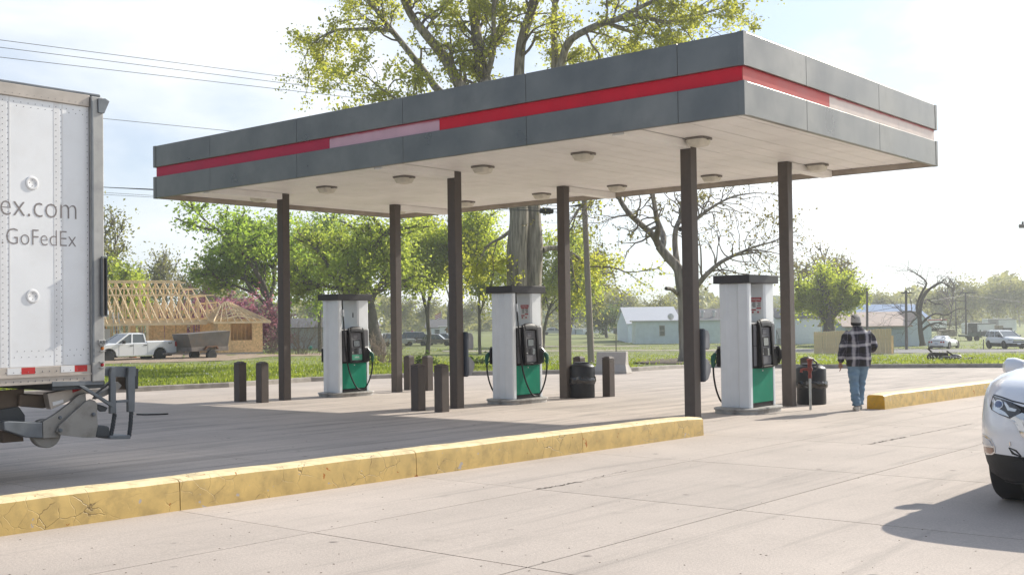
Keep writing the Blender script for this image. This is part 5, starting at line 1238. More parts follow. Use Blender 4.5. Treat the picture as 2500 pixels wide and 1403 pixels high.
# ================================================================== PERSON (seen from behind, walking away)
SKIN = mat('skin', (0.36, 0.19, 0.125), rough=0.55, var=0.08); DENIM = mat('denim', (0.135, 0.225, 0.32), rough=0.85, var=0.25, scale=5, bump=0.3, bscale=30, dirt=(0.26, 0.36, 0.45), dscale=4, damt=0.5)
SHOE = mat('shoe_cream', (0.55, 0.50, 0.43), rough=0.7, var=0.15, scale=12); BEAN = mat('beanie_grey', (0.40, 0.385, 0.36), rough=0.9, var=0.2, scale=40, bump=0.4, bscale=90); HAIR = mat('dark_knit', (0.015, 0.014, 0.014), rough=0.8, var=0.1)
def plaid():
    m = mat('flannel_plaid', (0.05, 0.05, 0.055), rough=0.9, var=0); t, p, L = nodes_of(m)
    uv = N(t, 'ShaderNodeUVMap'); sx = N(t, 'ShaderNodeSeparateXYZ')
    wn_ = N(t, 'ShaderNodeTexNoise'); wn_.inputs['Scale'].default_value = 5; wn_.inputs['Detail'].default_value = 3; wm = N(t, 'ShaderNodeMix', data_type='VECTOR'); wm.inputs['Factor'].default_value = 0.07
    L(uv.outputs[0], wn_.inputs['Vector']); L(uv.outputs[0], wm.inputs['A']); L(wn_.outputs['Color'], wm.inputs['B']); L(wm.outputs['Result'], sx.inputs[0])
    def band(sock, per, off, stops):
        a = N(t, 'ShaderNodeMath', op='MULTIPLY_ADD'); a.inputs[1].default_value = 1 / per; a.inputs[2].default_value = off; L(sock, a.inputs[0])
        f = N(t, 'ShaderNodeMath', op='FRACT'); L(a.outputs[0], f.inputs[0])
        r = N(t, 'ShaderNodeValToRGB'); r.color_ramp.interpolation = 'CONSTANT'; e = r.color_ramp.elements
        e[0].position, e[0].color = 0, (stops[0][1],) * 3 + (1,); e[1].position, e[1].color = stops[1][0], (stops[1][1],) * 3 + (1,)
        for q, v in stops[2:]: x = e.new(q); x.color = (v, v, v, 1)
        L(f.outputs[0], r.inputs[0]); return r.outputs[0]
    st = [(0, 0.0), (0.24, 0.25), (0.29, 0.8), (0.33, 1.0), (0.46, 0.8), (0.51, 0.3), (0.56, 0.1), (0.68, 0.35), (0.72, 0.1), (0.8, 0.0)]
    bx_, bz_ = band(sx.outputs['X'], 0.22, 0.68, st), band(sx.outputs['Y'], 0.205, 0.05, st)
    ad = N(t, 'ShaderNodeMix', data_type='RGBA', blend_type='MIX'); ad.inputs['Factor'].default_value = 0.5; L(bx_, ad.inputs['A']); L(bz_, ad.inputs['B'])
    r = N(t, 'ShaderNodeValToRGB'); e = r.color_ramp.elements; e[0].position, e[0].color = 0.0, (0.013, 0.012, 0.014, 1); e[1].position, e[1].color = 1.0, (0.55, 0.54, 0.54, 1)
    x = e.new(0.5); x.color = (0.30, 0.29, 0.32, 1); x = e.new(0.12); x.color = (0.022, 0.022, 0.045, 1)
    L(ad.outputs['Result'], r.inputs[0]); nz = N(t, 'ShaderNodeTexNoise'); nz.inputs['Scale'].default_value = 90
    mr = N(t, 'ShaderNodeMapRange'); mr.inputs[3].default_value = 0.7; mr.inputs[4].default_value = 1.25; L(nz.outputs['Fac'], mr.inputs[0])
    sc = N(t, 'ShaderNodeVectorMath', op='SCALE'); L(r.outputs[0], sc.inputs[0]); L(mr.outputs[0], sc.inputs['Scale']); L(sc.outputs[0], p.inputs['Base Color'])
    b = N(t, 'ShaderNodeBump'); b.inputs['Strength'].default_value = 0.3; n2 = N(t, 'ShaderNodeTexNoise'); n2.inputs['Scale'].default_value = 14; L(n2.outputs['Fac'], b.inputs['Height']); L(b.outputs[0], p.inputs['Normal'])
    return m
PLAID = plaid()
def skin_mesh(name, chains, m, parent, vox=0.012, smooth=6, k=1.0):
    b = MB()
    for ch in chains:
        pts = [Vector(p[:3]) for p in ch]
        # ellipse rings, p = (x, y, z, rx, ry)
        rings = []
        for i, p in enumerate(ch):
            d = (pts[min(i + 1, len(ch) - 1)] - pts[max(0, i - 1)]).normalized()
            x = Vector((1, 0, 0)); x = (x - d * x.dot(d))
            if x.length < 0.2: x = Vector((0, 1, 0)) - d * d.y
            x.normalize(); y = d.cross(x)
            rings.append([pts[i] + x * (p[3] * k * math.cos(a)) + y * (p[4] * k * math.sin(a)) for a in [2 * PI * q / 16 for q in range(16)]])
        b.loft(rings)
    o = b.build(name, m, parent)
    r = o.modifiers.new('fuse', 'REMESH'); r.mode = 'VOXEL'; r.voxel_size = vox
    s_ = o.modifiers.new('soft', 'SMOOTH'); s_.iterations = smooth; s_.factor = 0.5
    bpy.context.view_layer.update(); apply_mods(o)
    o.data.polygons.foreach_set('use_smooth', [True] * len(o.data.polygons))
    o.data.materials.clear(); o.data.materials.append(m)
    return o
pf = gnd(2099, 1002)
per_ = thing('person', 'person in black and white plaid jacket, jeans and beanie walking away', 'person', tuple(pf), -0.12)
# x right, y ahead, z up; feet under the origin
def limb(pts): return pts
legL = [(-0.085, 0.02, 0.90, 0.09, 0.10), (-0.085, 0.04, 0.70, 0.08, 0.088), (-0.075, 0.05, 0.48, 0.056, 0.062), (-0.065, 0.02, 0.30, 0.05, 0.058), (-0.045, -0.02, 0.09, 0.036, 0.042), (-0.045, 0.03, 0.045, 0.04, 0.05)]
legR = [(0.085, 0.02, 0.90, 0.09, 0.10), (0.08, 0.10, 0.70, 0.078, 0.086), (0.065, 0.20, 0.48, 0.056, 0.062), (0.055, 0.24, 0.30, 0.05, 0.058), (0.045, 0.26, 0.09, 0.036, 0.042), (0.045, 0.31, 0.045, 0.04, 0.05)]
tors = [(0, 0.02, 0.82, 0.15, 0.11), (0, 0.02, 0.95, 0.165, 0.12), (0, 0.01, 1.08, 0.15, 0.11), (0, 0.0, 1.25, 0.18, 0.12), (0, 0.01, 1.36, 0.17, 0.10), (0, 0.03, 1.41, 0.07, 0.065), (-0.005, 0.05, 1.48, 0.055, 0.06)]
head = [(-0.01, 0.06, 1.43, 0.052, 0.055), (-0.015, 0.085, 1.475, 0.062, 0.085), (-0.015, 0.09, 1.54, 0.074, 0.095), (-0.015, 0.085, 1.60, 0.072, 0.092), (-0.012, 0.08, 1.645, 0.045, 0.06)]
armL = [(-0.16, 0.0, 1.36, 0.062, 0.062), (-0.235, -0.01, 1.24, 0.05, 0.052), (-0.275, 0.0, 1.08, 0.042, 0.044), (-0.295, 0.05, 0.92, 0.036, 0.038), (-0.30, 0.07, 0.84, 0.027, 0.03)]
armR = [(0.16, 0.0, 1.36, 0.062, 0.062), (0.23, 0.0, 1.24, 0.05, 0.052), (0.275, 0.02, 1.10, 0.043, 0.045), (0.20, 0.20, 1.08, 0.036, 0.038), (0.12, 0.28, 1.12, 0.028, 0.03)]
def hand(wr, d, side, curl):
    wr, d, side = Vector(wr), Vector(d).normalized(), Vector(side).normalized(); nrm = d.cross(side)
    ch = [[(*(wr - d * 0.01), 0.026, 0.02), (*(wr + d * 0.035), 0.036, 0.02), (*(wr + d * 0.085), 0.04, 0.018)]]
    for k, (o_, ln) in enumerate(((-0.03, 0.07), (-0.01, 0.08), (0.011, 0.076), (0.03, 0.06))):
        p0 = wr + d * 0.075 + side * o_; p1 = p0 + (d + nrm * curl * 0.4).normalized() * ln * 0.5; p2 = p1 + (d + nrm * curl * 1.2).normalized() * ln * 0.5
        ch.append([(*p0, 0.0105, 0.0105), (*p1, 0.0095, 0.0095), (*p2, 0.0075, 0.0075)])
    p0 = wr + d * 0.03 - side * 0.028; p1 = p0 + (d * 0.7 - side * 0.7 + nrm * curl * 0.5).normalized() * 0.045; p2 = p1 + (d + nrm * curl * 0.7).normalized() * 0.03
    ch.append([(*p0, 0.014, 0.014), (*p1, 0.0115, 0.0115), (*p2, 0.009, 0.009)])
    return ch
nose = [[(-0.02, 0.165, 1.545, 0.010, 0.010), (-0.02, 0.192, 1.52, 0.013, 0.012), (-0.02, 0.175, 1.508, 0.014, 0.01)]]
ears = [[(s_ * 0.068 - 0.015, 0.075, 1.51, 0.008, 0.012), (s_ * 0.082 - 0.015, 0.065, 1.535, 0.010, 0.018), (s_ * 0.072 - 0.015, 0.07, 1.56, 0.008, 0.012)] for s_ in (-1, 1)]
body_p = skin_mesh('body', [legL, legR, tors, head, armL, armR] + nose + ears + hand((-0.302, 0.075, 0.83), (0.12, 0.12, -1), (0.25, 1, 0.1), -0.5) + hand((0.10, 0.30, 1.13), (-0.75, 0.5, 0.35), (0.1, -0.4, 1), 0.9), SKIN, per_, 0.0065, 3)
for s_ in (-1, 1):
    b = MB(); b.lathe([(0.0, -0.006), (0.009, 0.0), (0.0, 0.006)], 8, (s_ * 0.03 - 0.018, 0.172, 1.555), axis='y'); b.build('eye', HAIR, body_p)
b = MB(); b.box(-0.04, 0.0, 0.168, 0.176, 1.487, 1.493); b.build('mouth', mat('lips', (0.25, 0.09, 0.08), 0.5, var=0), body_p)
jn = [[(-0.088, 0.02, 0.93, 0.105, 0.125), (-0.09, 0.035, 0.72, 0.100, 0.105), (-0.08, 0.045, 0.50, 0.083, 0.085), (-0.072, 0.02, 0.30, 0.078, 0.082), (-0.055, -0.01, 0.12, 0.074, 0.085), (-0.055, -0.01, 0.085, 0.072, 0.085)],
      [(0.088, 0.02, 0.93, 0.105, 0.125), (0.085, 0.10, 0.72, 0.096, 0.105), (0.066, 0.19, 0.50, 0.08, 0.085), (0.056, 0.235, 0.30, 0.075, 0.082), (0.046, 0.25, 0.12, 0.07, 0.082), (0.046, 0.25, 0.085, 0.07, 0.082)],
      [(0, 0.02, 0.80, 0.13, 0.11), (0, 0.02, 0.95, 0.17, 0.13), (0, 0.02, 1.0, 0.165, 0.125)]]
jeans = skin_mesh('jeans', jn, DENIM, per_, 0.012, 5)
rr_ = random.Random(3)
for v in jeans.data.vertices:
    x, y, z = v.co
    if z < 0.75:
        f_ = 0.006 * math.sin(z * 46 + (3 if x > 0 else 0) + x * 14) + 0.005 * math.sin(z * 75 + y * 30)
        n_ = Vector((x - (-0.08 if x < 0 else 0.06), y - (0.03 if x < 0 else 0.16), 0)); 
        if n_.length > 1e-4: v.co += n_.normalized() * f_ * (1.3 if z < 0.3 else 0.8)
jk = [[(0, 0.01, 0.775, 0.205, 0.155), (0, 0.01, 0.80, 0.215, 0.165), (0, 0.01, 0.95, 0.222, 0.165), (0, 0.0, 1.12, 0.212, 0.155), (0, -0.005, 1.27, 0.205, 0.145), (0, 0.0, 1.36, 0.185, 0.12), (0, 0.02, 1.425, 0.105, 0.085), (0, 0.03, 1.455, 0.082, 0.078)],
      [(-0.14, 0.0, 1.355, 0.085, 0.085), (-0.205, -0.01, 1.28, 0.082, 0.085), (-0.255, -0.01, 1.12, 0.078, 0.08), (-0.285, 0.02, 0.97, 0.068, 0.07), (-0.298, 0.055, 0.875, 0.056, 0.058), (-0.30, 0.065, 0.855, 0.05, 0.052)],
      [(0.14, 0.0, 1.355, 0.085, 0.085), (0.21, 0.0, 1.27, 0.082, 0.085), (0.268, 0.015, 1.13, 0.076, 0.08), (0.255, 0.09, 1.075, 0.07, 0.072), (0.19, 0.19, 1.08, 0.062, 0.064), (0.135, 0.25, 1.105, 0.052, 0.055)]]
jacket = skin_mesh('jacket', jk, PLAID, per_, 0.012, 5)
for v in jacket.data.vertices:
    x, y, z = v.co; v.co += Vector((0.004 * math.sin(z * 34 + x * 9), 0.006 * math.sin(z * 21 + x * 25) + 0.004 * math.sin(x * 60), 0))
me_ = jacket.data; uvl = me_.uv_layers.new(name='UVMap')
for lp in me_.loops:
    x, y, z = me_.vertices[lp.vertex_index].co
    if x < -0.195 - 0.06 * max(0, 1.3 - z): u = y * 0.8 + 0.02 + (x + 0.26) * 0.8
    elif x > 0.205 + 0.05 * max(0, 1.3 - z): u = -y * 0.8 + 0.02 + (x - 0.25) * 0.8
    else: u = x + (0.0 if y < 0.05 else 0.03)
    uvl.data[lp.index].uv = (u, z - 0.04 * (x > 0.2))
b = MB()
b.loft([[(-0.0 + 0.085 * math.cos(a), 0.035 + 0.082 * math.sin(a), 1.432) for a in [2 * PI * i / 20 for i in range(20)]], [(0.098 * math.cos(a), 0.03 + 0.095 * math.sin(a), 1.425) for a in [2 * PI * i / 20 for i in range(20)]], [(0.086 * math.cos(a), 0.034 + 0.082 * math.sin(a), 1.475) for a in [2 * PI * i / 20 for i in range(20)]], [(0.076 * math.cos(a), 0.036 + 0.072 * math.sin(a), 1.478) for a in [2 * PI * i / 20 for i in range(20)]]])
col_ = b.build('collar', mat('collar_grey', (0.12, 0.12, 0.125), 0.9, var=0.3, scale=30), jacket)
def capring(z, rx, ry): return [(-0.015 + rx * math.cos(a), 0.085 + ry * math.sin(a), z + 0.012 * math.sin(a)) for a in [2 * PI * i / 24 for i in range(24)]]
b = MB(); b.loft([capring(1.49, 0.082, 0.103), capring(1.495, 0.088, 0.11), capring(1.54, 0.09, 0.112), capring(1.545, 0.086, 0.108)]); bn = b.build('beanie_cuff', HAIR, per_)
b = MB(); b.loft([capring(1.543, 0.088, 0.11), capring(1.60, 0.087, 0.108), capring(1.645, 0.076, 0.095), capring(1.668, 0.048, 0.06), capring(1.676, 0.012, 0.015)]); bn2 = b.build('beanie', BEAN, per_)
b = MB(); b.tube([(-0.085, 0.05, 1.66), (-0.10, 0.0, 1.655), (-0.085, -0.015, 1.64), (-0.055, -0.028, 1.615)], 0.006, 6); b.tube([(-0.10, 0.02, 1.64), (-0.115, 0.03, 1.66), (-0.10, 0.05, 1.675)], 0.005, 6); b.build('sunglasses_strap', HAIR, bn2)
for pts in (((-0.05, -0.085, 0.0), (-0.05, 0.185, 0.0)), ((0.045, 0.20, 0.0), (0.045, 0.46, 0.0))):
    (x, y0, _), (_, y1, _) = pts; b = MB(); rings = []
    for t_, w_, h_ in ((0, 0.03, 0.05), (0.06, 0.042, 0.075), (0.3, 0.045, 0.095), (0.55, 0.046, 0.085), (0.8, 0.05, 0.06), (0.95, 0.042, 0.045), (1, 0.025, 0.03)):
        yy = y0 + (y1 - y0) * t_; rings.append([(x + w_ * math.cos(a), yy, max(0.002, h_ / 2 + h_ / 2 * math.copysign(abs(math.sin(a)) ** 0.6, math.sin(a)))) for a in [2 * PI * i / 14 for i in range(14)]])
    b.loft(rings); b.build('shoe', SHOE, per_)

# ================================================================== HOUSE UNDER CONSTRUCTION
LUM = mat('lumber', (0.82, 0.64, 0.40), rough=0.7, var=0.15, scale=3, stretch=(1, 1, 1)); LUMD = mat('lumber_warm', (0.66, 0.40, 0.17), rough=0.75, var=0.2, scale=3)
def osbmat():
    m = mat('osb', (0.55, 0.34, 0.145), rough=0.8, var=0); t, p, L = nodes_of(m)
    tc = N(t, 'ShaderNodeTexCoord'); v = N(t, 'ShaderNodeTexVoronoi'); v.inputs['Scale'].default_value = 9; L(tc.outputs['Object'], v.inputs['Vector'])
    mr = N(t, 'ShaderNodeMapRange'); mr.inputs[3].default_value = 0.72; mr.inputs[4].default_value = 1.2; L(v.outputs['Color'], mr.inputs[0])
    sc = N(t, 'ShaderNodeVectorMath', op='SCALE'); sc.inputs[0].default_value = (0.76, 0.52, 0.26); L(mr.outputs[0], sc.inputs['Scale']); L(sc.outputs[0], p.inputs['Base Color']); return m
OSB = osbmat(); SLABC = mat('foundation', (0.38, 0.36, 0.34), rough=0.9, var=0.15)
HTH = 0.54; YH = 84.0; hb = at(533, 867, YH); hz = hb.z
house = thing('timber_house', 'unfinished house of bare timber roof trusses and sheathed walls', 'house', (hb.x, YH, hz), HTH)
sc_ = YH / F_PX                                  # metres per picture pixel there
def hxp(px, y=0.0):
    t_ = (px - 1250) / F_PX
    return (t_ * (YH + y * math.cos(HTH)) - hb.x + y * math.sin(HTH)) / (math.cos(HTH) - t_ * math.sin(HTH))
def hbox(name, x0, x1, y0, y1, z0, z1, m, parent=None): 
    b = MB(); b.box(x0, x1, y0, y1, z0, z1); return b.build(name, m, parent or house)
WALLZ = 2.72; E_ = 0.12
def hpt(x, y): return (hb.x + x * math.cos(HTH) - y * math.sin(HTH), YH + x * math.sin(HTH) + y * math.cos(HTH), hz + E_)
x1 = hxp(640); xL = hxp(190, 2)
hbox('foundation', 0, x1, 0.0, 7, -0.4, E_ + 0.05, SLABC); hbox('foundation', xL, -0.01, 2.2, 9, -0.4, E_, SLABC)
# sheathing sheets of the front bump-out, leaving the window open
wx0, wx1 = hxp(562), hxp(614); wz0, wz1 = E_ + 0.98, WALLZ - 0.2
k = 0; sw = 1.22; xx = 0.0
while xx < x1 - 0.05:
    xe = min(xx + sw, x1)
    a, c_ = max(xx, wx0), min(xe, wx1)
    if c_ > a:
        if a > xx + 0.02: hbox('sheathing_sheet', xx + 0.004, a, -0.012, 0, E_ + 0.05, WALLZ, OSB)
        if c_ < xe - 0.02: hbox('sheathing_sheet', c_, xe - 0.004, -0.012, 0, E_ + 0.05, WALLZ, OSB)
        hbox('sheathing_sheet', a + 0.002, c_ - 0.002, -0.012, 0, E_ + 0.05, wz0, OSB); hbox('sheathing_sheet', a + 0.002, c_ - 0.002, -0.012, 0, wz1, WALLZ, OSB)
    else: hbox('sheathing_sheet', xx + 0.004, xe - 0.004, -0.012, 0, E_ + 0.05, WALLZ, OSB)
    xx = xe
for xx in np.arange(wx0, wx1 + 0.01, 0.31): hbox('stud', xx, xx + 0.04, 0.4, 0.5, E_, WALLZ, LUMD)
hbox('sheathing_sheet', 0.05, x1 - 0.05, 1.2, 1.22, E_, WALLZ, LUMD)
for ya in (0.01, 1.23, 2.45, 3.67): hbox('sheathing_sheet', 0.0, 0.012, ya, ya + 1.2, E_ + 0.05, WALLZ, OSB)
for ya in np.arange(0.01, 5, 1.22): hbox('sheathing_sheet', x1 - 0.012, x1, ya, ya + 1.21, E_ + 0.05, WALLZ, OSB)
# recessed wall behind the porch: sheets and open studs
YR = 4.2
px = 255
xs_ = hxp(px)
for (pa, pb, kind) in ((316, 330, 'sheet'), (357, 372, 'sheet'), (373, 400, 'sheet'), (401, 428, 'sheet'), (429, 455, 'sheet')):
    if kind == 'sheet': hbox('sheathing_sheet', hxp(pa, YR) + 0.01, hxp(pb, YR) - 0.01, YR - 0.012, YR, E_, WALLZ - 0.05, OSB)
for pxx in np.arange(200, 500, 11.5): hbox('stud', hxp(pxx, YR), hxp(pxx, YR) + 0.045, YR + 0.003, YR + 0.09, E_, WALLZ - 0.04, LUMD)
hbox('top_plate', xL, 0, YR + 0.003, YR + 0.09, WALLZ - 0.038, WALLZ + 0.04, LUM)
for pxx in np.arange(200, 500, 14): hbox('stud', hxp(pxx, YR + 3) + 0.2, hxp(pxx, YR + 3) + 0.245, YR + 3.5, YR + 3.59, E_, WALLZ - 0.04, LUMD)
hbox('porch_beam', xL, -0.02, 1.9, 2.05, WALLZ - 0.34, WALLZ - 0.02, LUM)
for pxx in (312, 357): hbox('porch_post', hxp(pxx, 2), hxp(pxx, 2) + 0.14, 1.92, 2.03, E_, WALLZ - 0.345, LUM)
# window of the recess
hbox('window', hxp(254, YR), hxp(268, YR), YR - 0.03, YR - 0.015, E_ + 0.7, 2.1, mat('window_white', (0.6, 0.6, 0.58), 0.5, var=0)); 
# main roof trusses along x
def truss(x, top, run, yc, zz0=WALLZ, over=0.5, w=0.045):
    b = MB(); rise = top - zz0; full = run
    e0, e1 = yc - full - over, yc + full + over
    zo = zz0 - rise * over / full if rise > 0 else zz0
    slope = RISE / RUN
    yt0, yt1 = yc - full + rise / slope, yc + full - rise / slope
    if yt0 > yc: yt0 = yt1 = yc
    zo = zz0 - slope * over
    b.beam((x, e0, zo), (x, yt0, top), w, 0.14, (0, 0, 1)); b.beam((x, e1, zo), (x, yt1, top), w, 0.14, (0, 0, 1))
    if yt1 - yt0 > 0.2: b.beam((x, yt0, top), (x, yt1, top), w, 0.12, (0, 0, 1))
    b.beam((x, yc - full, zz0 + 0.06), (x, yc + full, zz0 + 0.06), w, 0.1, (0, 0, 1))
    for f0, f1 in ((-0.45, -0.45), (-0.1, -0.45), (-0.1, 0.0), (0.1, 0.0), (0.1, 0.45), (0.45, 0.45)):
        zt_ = min(top, zz0 + (1 - abs(f1)) * RISE)
        b.beam((x, yc + f0 * full, zz0 + 0.06), (x, yc + f1 * full, zt_), w, 0.1, (0, 0, 1))
    return b.build('truss', LUM, house)
RUN, YC = 5.6, 2.0 + 5.3
ztop_px = (786 - 686) * (YH + 4.5) / F_PX + EYE - hz; RISE = ztop_px - WALLZ
xr0 = hxp(437, YC)
xx = xr0
while xx > hxp(190, YC): truss(xx, WALLZ + RISE, RUN, YC); xx -= 0.61
xx = xr0; top = WALLZ + RISE; xend = x1 + 0.2
n_h = int((xend - xr0 - 0.4) / 0.75)
for i in range(1, n_h): truss(xr0 + 0.75 * i, WALLZ + RISE * (1 - 0.93 * i / n_h), RUN if xr0 + 0.75 * i < 0.5 else RUN, YC)
for zf_ in (0.62, 0.8, 0.97):
    yy = YC - RUN * (1 - zf_); hbox('purlin', hxp(200, YC), xr0 + 0.3 + (1 - zf_) * 5, yy - 0.12, yy - 0.08, WALLZ + RISE * zf_ + 0.02, WALLZ + RISE * zf_ + 0.12, LUM)
hbox('ridge_board', hxp(200, YC), xr0 + 0.1, YC - 0.02, YC + 0.02, WALLZ + RISE + 0.075, WALLZ + RISE + 0.16, LUM)
# bump-out hip rafters
xm = x1 * 0.45; zr_ = WALLZ + 1.35
for i, xx in enumerate(np.linspace(-0.5, x1 + 0.45, 9)):
    top_x = xm + (xx - xm) * 0.25; b = MB(); b.beam((xx, -0.5, WALLZ - 0.22), (top_x, 2.6, zr_ - abs(xx - xm) * 0.12), 0.045, 0.13, (0, 0, 1)); b.build('rafter', LUM, house)
for side_, x0_ in ((-1, -0.5), (1, x1 + 0.5)):
    for yy in np.arange(0.0, 3.6, 0.55): b = MB(); b.beam((x0_, yy, WALLZ - 0.22), (xm + 0.0, yy + 0.1, WALLZ + min(1.35, 0.25 + 0.45 * yy)), 0.045, 0.13, (0, 0, 1)); b.build('rafter', LUM, house)
hbox('fascia_board', -0.5, x1 + 0.5, -0.55, -0.51, WALLZ - 0.34, WALLZ - 0.20, LUM)
hbox('fascia_board', xL, -0.51, 1.15, 1.19, WALLZ - 0.40, WALLZ - 0.24, LUM)
# ladder leaning on the porch beam
ALUM = mat('ladder_alu', (0.5, 0.5, 0.48), rough=0.4, metal=0.6, var=0.05)
ld = thing('ladder', 'silver ladder leaning on the house porch beam', 'ladder', hpt(hxp(288, 1), 0.9), HTH)
for s_ in (-1, 1): b = MB(); b.beam((s_ * 0.24, 0, 0), (s_ * 0.2, 1.05, 3.2), 0.05, 0.08); b.build('rail', ALUM, ld)
for i in range(1, 10): b = MB(); f_ = i / 10; b.beam((-0.23, 1.05 * f_, 3.2 * f_), (0.23, 1.05 * f_, 3.2 * f_), 0.035, 0.035); b.build('rung', ALUM, ld)
for s_, lab, pxx in ((0, 'red sawhorse inside the timber house frame', 342), (1, 'dark sawhorse further right inside the timber house frame', 388)):
    sh = thing('sawhorse', lab, 'sawhorse', hpt(hxp(pxx, 3.2), 3.2), HTH)
    m_ = mat('saw_red', (0.4, 0.03, 0.02), 0.5) if s_ == 0 else LDARK
    b = MB(); b.box(-0.45, 0.45, -0.05, 0.05, 0.85, 0.95); b.build('bar', m_, sh)
    for q in (-0.35, 0.35):
        for y in (-0.22, 0.22): b = MB(); b.beam((q, y, 0), (q, 0, 0.85), 0.05, 0.05); b.build('leg', m_, sh)
bo = MB(); bo.lathe([(0.22, 0), (0.3, 0.08), (0.3, 0.2), (0.2, 0.28), (0.0, 0.3)], 16); o = bo.build('orange_tub', mat('orange_plastic', (0.6, 0.2, 0.02), 0.5)); o.location = gnd(309, 879) + Vector((0, 1.2, 0.12)); tag(o, 'orange plastic tub on the ground behind the white pickup', 'tub')

# ================================================================== BUILDINGS AND FENCE TO THE RIGHT
MINT = mat('mint_siding', (0.70, 0.80, 0.85), rough=0.6, var=0.06, scale=1.5); BLUEM = mat('pale_blue_metal', (0.67, 0.77, 0.90), rough=0.5, var=0.05); ROOFW = mat('pale_metal_roof', (0.58, 0.58, 0.59), rough=0.4, metal=0.3, var=0.08); SHINGLE = mat('grey_shingle', (0.16, 0.155, 0.16), rough=0.9, var=0.25, scale=4)
WSID = mat('white_siding', (0.80, 0.84, 0.89), rough=0.6, var=0.05); TEAL = mat('shed_teal', (0.42, 0.52, 0.57), rough=0.6, var=0.08); SHEDL = mat('shed_light', (0.66, 0.75, 0.83), rough=0.55, var=0.05); TANR = mat('tan_metal_roof', (0.48, 0.37, 0.30), rough=0.5, var=0.15, scale=1.2, dirt=(0.55, 0.5, 0.46), dscale=0.7); BLUR = mat('blue_metal_roof', (0.23, 0.32, 0.48), rough=0.4, var=0.06)
WIN = glass('window_glass', (0.09, 0.11, 0.12), 0.08); FRM = mat('window_frame', (0.62, 0.62, 0.6), 0.5, var=0)
def building(name, label, px0, px1, pbase, ptop_wall, depth, wallm, roofm, roof='flat', ridge_h=1.2, rz=0.0, ribs=0, cat='building', Yov=None, over=0.25, skirt=None, axis='x'):
    """box with ribs or laps and a real roof; width and height come from where it stands"""
    g0 = gnd((px0 + px1) / 2, pbase) if Yov is None else Vector(((((px0 + px1) / 2) - 1250) / F_PX * Yov, Yov, G((((px0 + px1) / 2) - 1250) / F_PX * Yov, Yov)))
    Y = g0.y; k = Y / F_PX; w = (px1 - px0) * k; h = at((px0 + px1) / 2, ptop_wall, Y).z - g0.z
    t = thing(name, label, cat, (g0.x, Y, g0.z - 0.05), rz)
    b = MB(); b.box(-w / 2, w / 2, 0, depth, 0, h); b.build('wall', wallm, t)
    if ribs:
        n = int(w / ribs)
        for i in range(n): 
            x = -w / 2 + ribs * (i + 0.5); b = MB(); b.box(x - 0.03, x + 0.03, -0.03, -0.002, 0.02, h - 0.02); b.build('wall_rib', wallm, t)
    if skirt:
        b = MB(); b.box(-w / 2 - 0.03, w / 2 + 0.03, -0.04, -0.004, 0, skirt); b.build('skirting', wallm, t)
    b = MB()
    if roof == 'flat': b.box(-w / 2 - over, w / 2 + over, -over, depth + over, h + 0.002, h + 0.16)
    elif roof == 'gablex':      # ridge along x
        for y0, y1, z0, z1 in ((-over, depth / 2, h, h + ridge_h), (depth + over, depth / 2, h, h + ridge_h)):
            b.extr([(-w / 2 - over, y0, z0), (-w / 2 - over, y1, z1), (-w / 2 - over, y1, z1 + 0.12), (-w / 2 - over, y0, z0 + 0.12)], (w + 2 * over, 0, 0))
    elif roof == 'gabley':      # gable faces the viewer
        for s_ in (-1, 1):
            b.extr([(s_ * (w / 2 + over), -over, h - ridge_h * over / (w / 2)), (0, -over, h + ridge_h), (0, -over, h + ridge_h + 0.12), (s_ * (w / 2 + over), -over, h + 0.12 - ridge_h * over / (w / 2))], (0, depth + 2 * over, 0))
    b.build('roof', roofm, t)
    if roof == 'gablex':
        for x in (-w / 2, w / 2 - 0.05): g = MB(); g.extr([(x, 0, h), (x, depth, h), (x, depth / 2, h + ridge_h - 0.02)], (0.05, 0, 0)); g.build('gable', wallm, t)
    elif roof == 'gabley':
        for y in (0.0, depth - 0.05): g = MB(); g.extr([(-w / 2, y, h), (w / 2, y, h), (0, y, h + ridge_h - 0.02)], (0, 0.05, 0)); g.build('gable', wallm, t)
    t['w'] = w; t['h'] = h
    return t, w, h, k
def window(t, x, z, w, h, y=-0.05):
    b = MB(); b.box(x - w / 2, x + w / 2, y, y + 0.045, z, z + h); f_ = b.build('window', FRM, t)
    for z0 in (z + 0.06, z + h / 2 + 0.02): b = MB(); b.box(x - w / 2 + 0.06, x + w / 2 - 0.06, y - 0.01, y - 0.001, z0, z0 + h / 2 - 0.08); b.build('pane', WIN, f_)
def door(t, x, w=0.9, h=2.0, y=-0.05, m=None):
    b = MB(); b.box(x - w / 2, x + w / 2, y, y + 0.045, 0.1, 0.1 + h); d = b.build('door', m or FRM, t)
    b = MB(); b.box(x + w / 2 - 0.12, x + w / 2 - 0.08, y - 0.05, y - 0.002, 1.0, 1.1); b.build('handle', LDARK, d)
bm_, w, h, k = building('metal_building', 'pale blue metal building with light roof behind the mint trailer home', 1532, 1660, 838, 790, 16, BLUEM, ROOFW, 'gablex', 2.3, ribs=1.2, Yov=152)
mh, w, h, k = building('mobile_home', 'mint green trailer home with one window, right of the wooden pole', 1552, 1760, 840.5, 783, 4.2, MINT, ROOFW, 'flat', ribs=0.8, skirt=0.6, cat='mobile home')
window(mh, (1617 - 1656) * k, 1.15, 0.75, 1.4)
b = MB(); b.lathe([(0.0, 0.0), (0.3, 0.06), (0.42, 0.16)], 16, (0, 0, 0), axis='y'); o = b.build('satellite_dish', FRM, mh); o.location = ((1640 - 1656) * k, 0.3, h + 0.6)
b = MB(); b.tube([((1640 - 1656) * k, 0.4, h + 0.1), ((1640 - 1656) * k, 0.4, h + 0.65)], 0.03, 6); b.build('dish_mast', GALV, mh)
